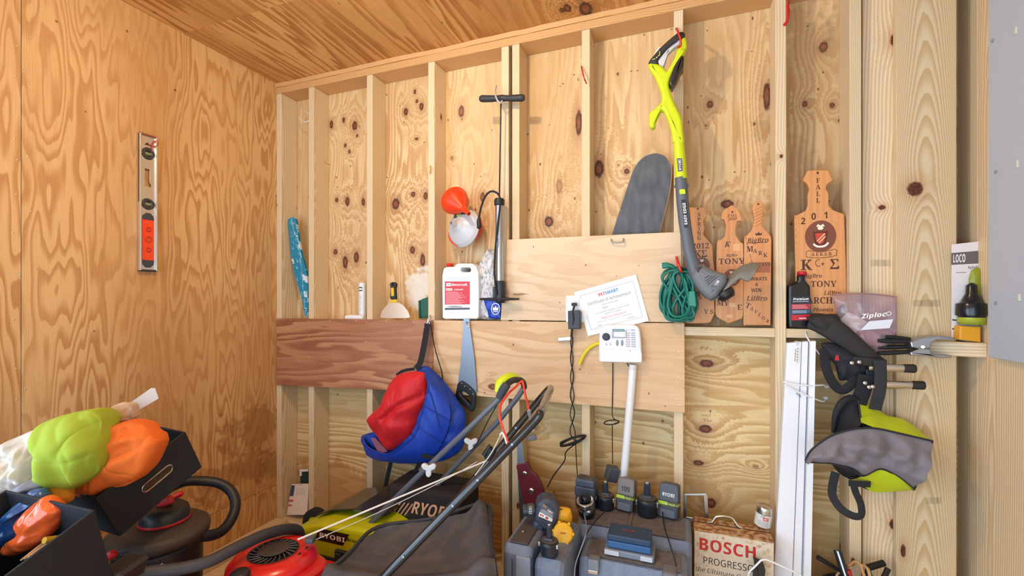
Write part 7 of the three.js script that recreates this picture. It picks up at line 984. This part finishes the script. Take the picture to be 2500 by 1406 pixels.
// ---- bucket of odds and ends below the tool bag
{
  const c = at(2082, 1428, 1.62).add(V(0.03, 0, 0)), t = thing('bucket', 'dark bucket at the bottom edge under the tool bag', 'bucket'), b = V(c.x, 0.003, c.z), H = 0.29; part(t, 'pail', turn([[0, 0], [0.1, 0], [0.105, 0.004], [0.125, H], [0.13, H], [0.13, H - 0.012], [0.12, H - 0.004], [0.1, 0.008], [0, 0.008]], b, b.clone().setY(2), 34), std('#2a2622', 0.6));
  const s = thing('pruning_tool', 'dark tool with a silver stripe and red sleeve standing in the bucket', 'tool'), A = at(2044, 1342, 1.66), B = at(2066, 1412, 1.62), C = V(b.x - 0.02, 0.02, b.z); part(s, 'shaft', rod(A, B, 0.0125, 18), std('#17202c', 0.35)); part(s, 'stripe', rod(A.clone().add(V(-0.002, 0, 0.0115)), B.clone().add(V(-0.002, 0, 0.0115)), 0.0045, 8), metal('#b8cbe4', 0.3)); part(s, 'sleeve', rod(A.clone().lerp(B, 0.68).add(V(0.012, 0, 0)), B.clone().lerp(C, 0.3).add(V(0.012, 0, 0)), 0.012, 14), std('#d0242e', 0.45)); part(s, 'lower_shaft', rod(B, C, 0.012, 12), std('#17202c', 0.4));
  for (const [n, l, col, pts, r] of [['garden_stake', 'tan cane loop arching over the bucket', '#b98a5c', [[2070, 1382, 1.64], [2085, 1372, 1.65], [2098, 1376, 1.64], [2108, 1400, 1.62], [2118, 1450, 1.6]], 0.0055], ['garden_stake', 'second tan cane loop to the right in the bucket', '#c79a6a', [[2104, 1380, 1.63], [2114, 1384, 1.63], [2122, 1400, 1.61], [2128, 1450, 1.6]], 0.005], ['garden_stake', 'thin green stem in the bucket', '#4d6a2c', [[2116, 1385, 1.63], [2124, 1396, 1.62], [2134, 1450, 1.6]], 0.0045], ['garden_stake', 'short tan cane left of the pruning tool', '#a58a78', [[2048, 1398, 1.62], [2042, 1408, 1.61], [2036, 1450, 1.6]], 0.004]]) { const g = thing(n, l, 'cane'); part(g, 'cane', wire([...pts.map((p) => at(...p)), V(b.x + (pts[0][0] - 2080) * 0.0012, 0.03, b.z)], r), std(col, 0.7)); }
  for (const [l, a, e, r] of [['black metal bar slanting left from the bucket', [1996, 1360, 1.68], [2052, 1394, 1.66], 0.009], ['black bracket arm at the right of the bucket', [2118, 1386, 1.66], [2158, 1374, 1.66], 0.011], ['short black rod at the far right of the bucket', [2158, 1410, 1.62], [2168, 1388, 1.63], 0.009]]) { const g = thing('iron_bar', l, 'bar'), A2 = at(...a), B2 = at(...e), end = V(b.x, 0.1, b.z); part(g, 'bar', sweep([A2, B2, ...(a[0] < 2100 ? [end] : [])], r, { sides: 10, smooth: false }), std('#1a1613', 0.6)); if (a[0] > 2100) part(g, 'stem', rod(A2, end, r * 0.7, 8), std('#1a1613', 0.6)); }
}
// ---- bulb holder on the ceiling, just above the frame: its light throws the pump handle's shadow
{
  const t = thing('ceiling_bulb', 'bare bulb in a white porcelain holder on the ceiling', 'lamp'), p = V(-0.85, TOP, 1.15);
  part(t, 'holder', turn([[0, 0], [0.055, 0], [0.055, 0.012], [0.035, 0.03], [0.022, 0.034], [0.022, 0.045]], p, p.clone().add(V(0, -1, 0)), 28), WHITE);
  part(t, 'bulb', turn([[0.013, 0.045], [0.016, 0.055], [0.03, 0.085], [0.03, 0.1], [0.018, 0.118], [0, 0.122]], p, p.clone().add(V(0, -1, 0)), 24), std('#fff4e0', 0.4, { emissive: new THREE.Color('#ffd9a0'), emissiveIntensity: 6 }));
  const l = new THREE.PointLight(new THREE.Color(1, 0.82, 0.58), 3.0); l.name = 'bulb_light'; l.position.set(p.x, p.y - 0.09, p.z); l.castShadow = true; l.shadow.radius = 1.5; scene.add(l);
}
settle();
renderer.render(scene, camera);
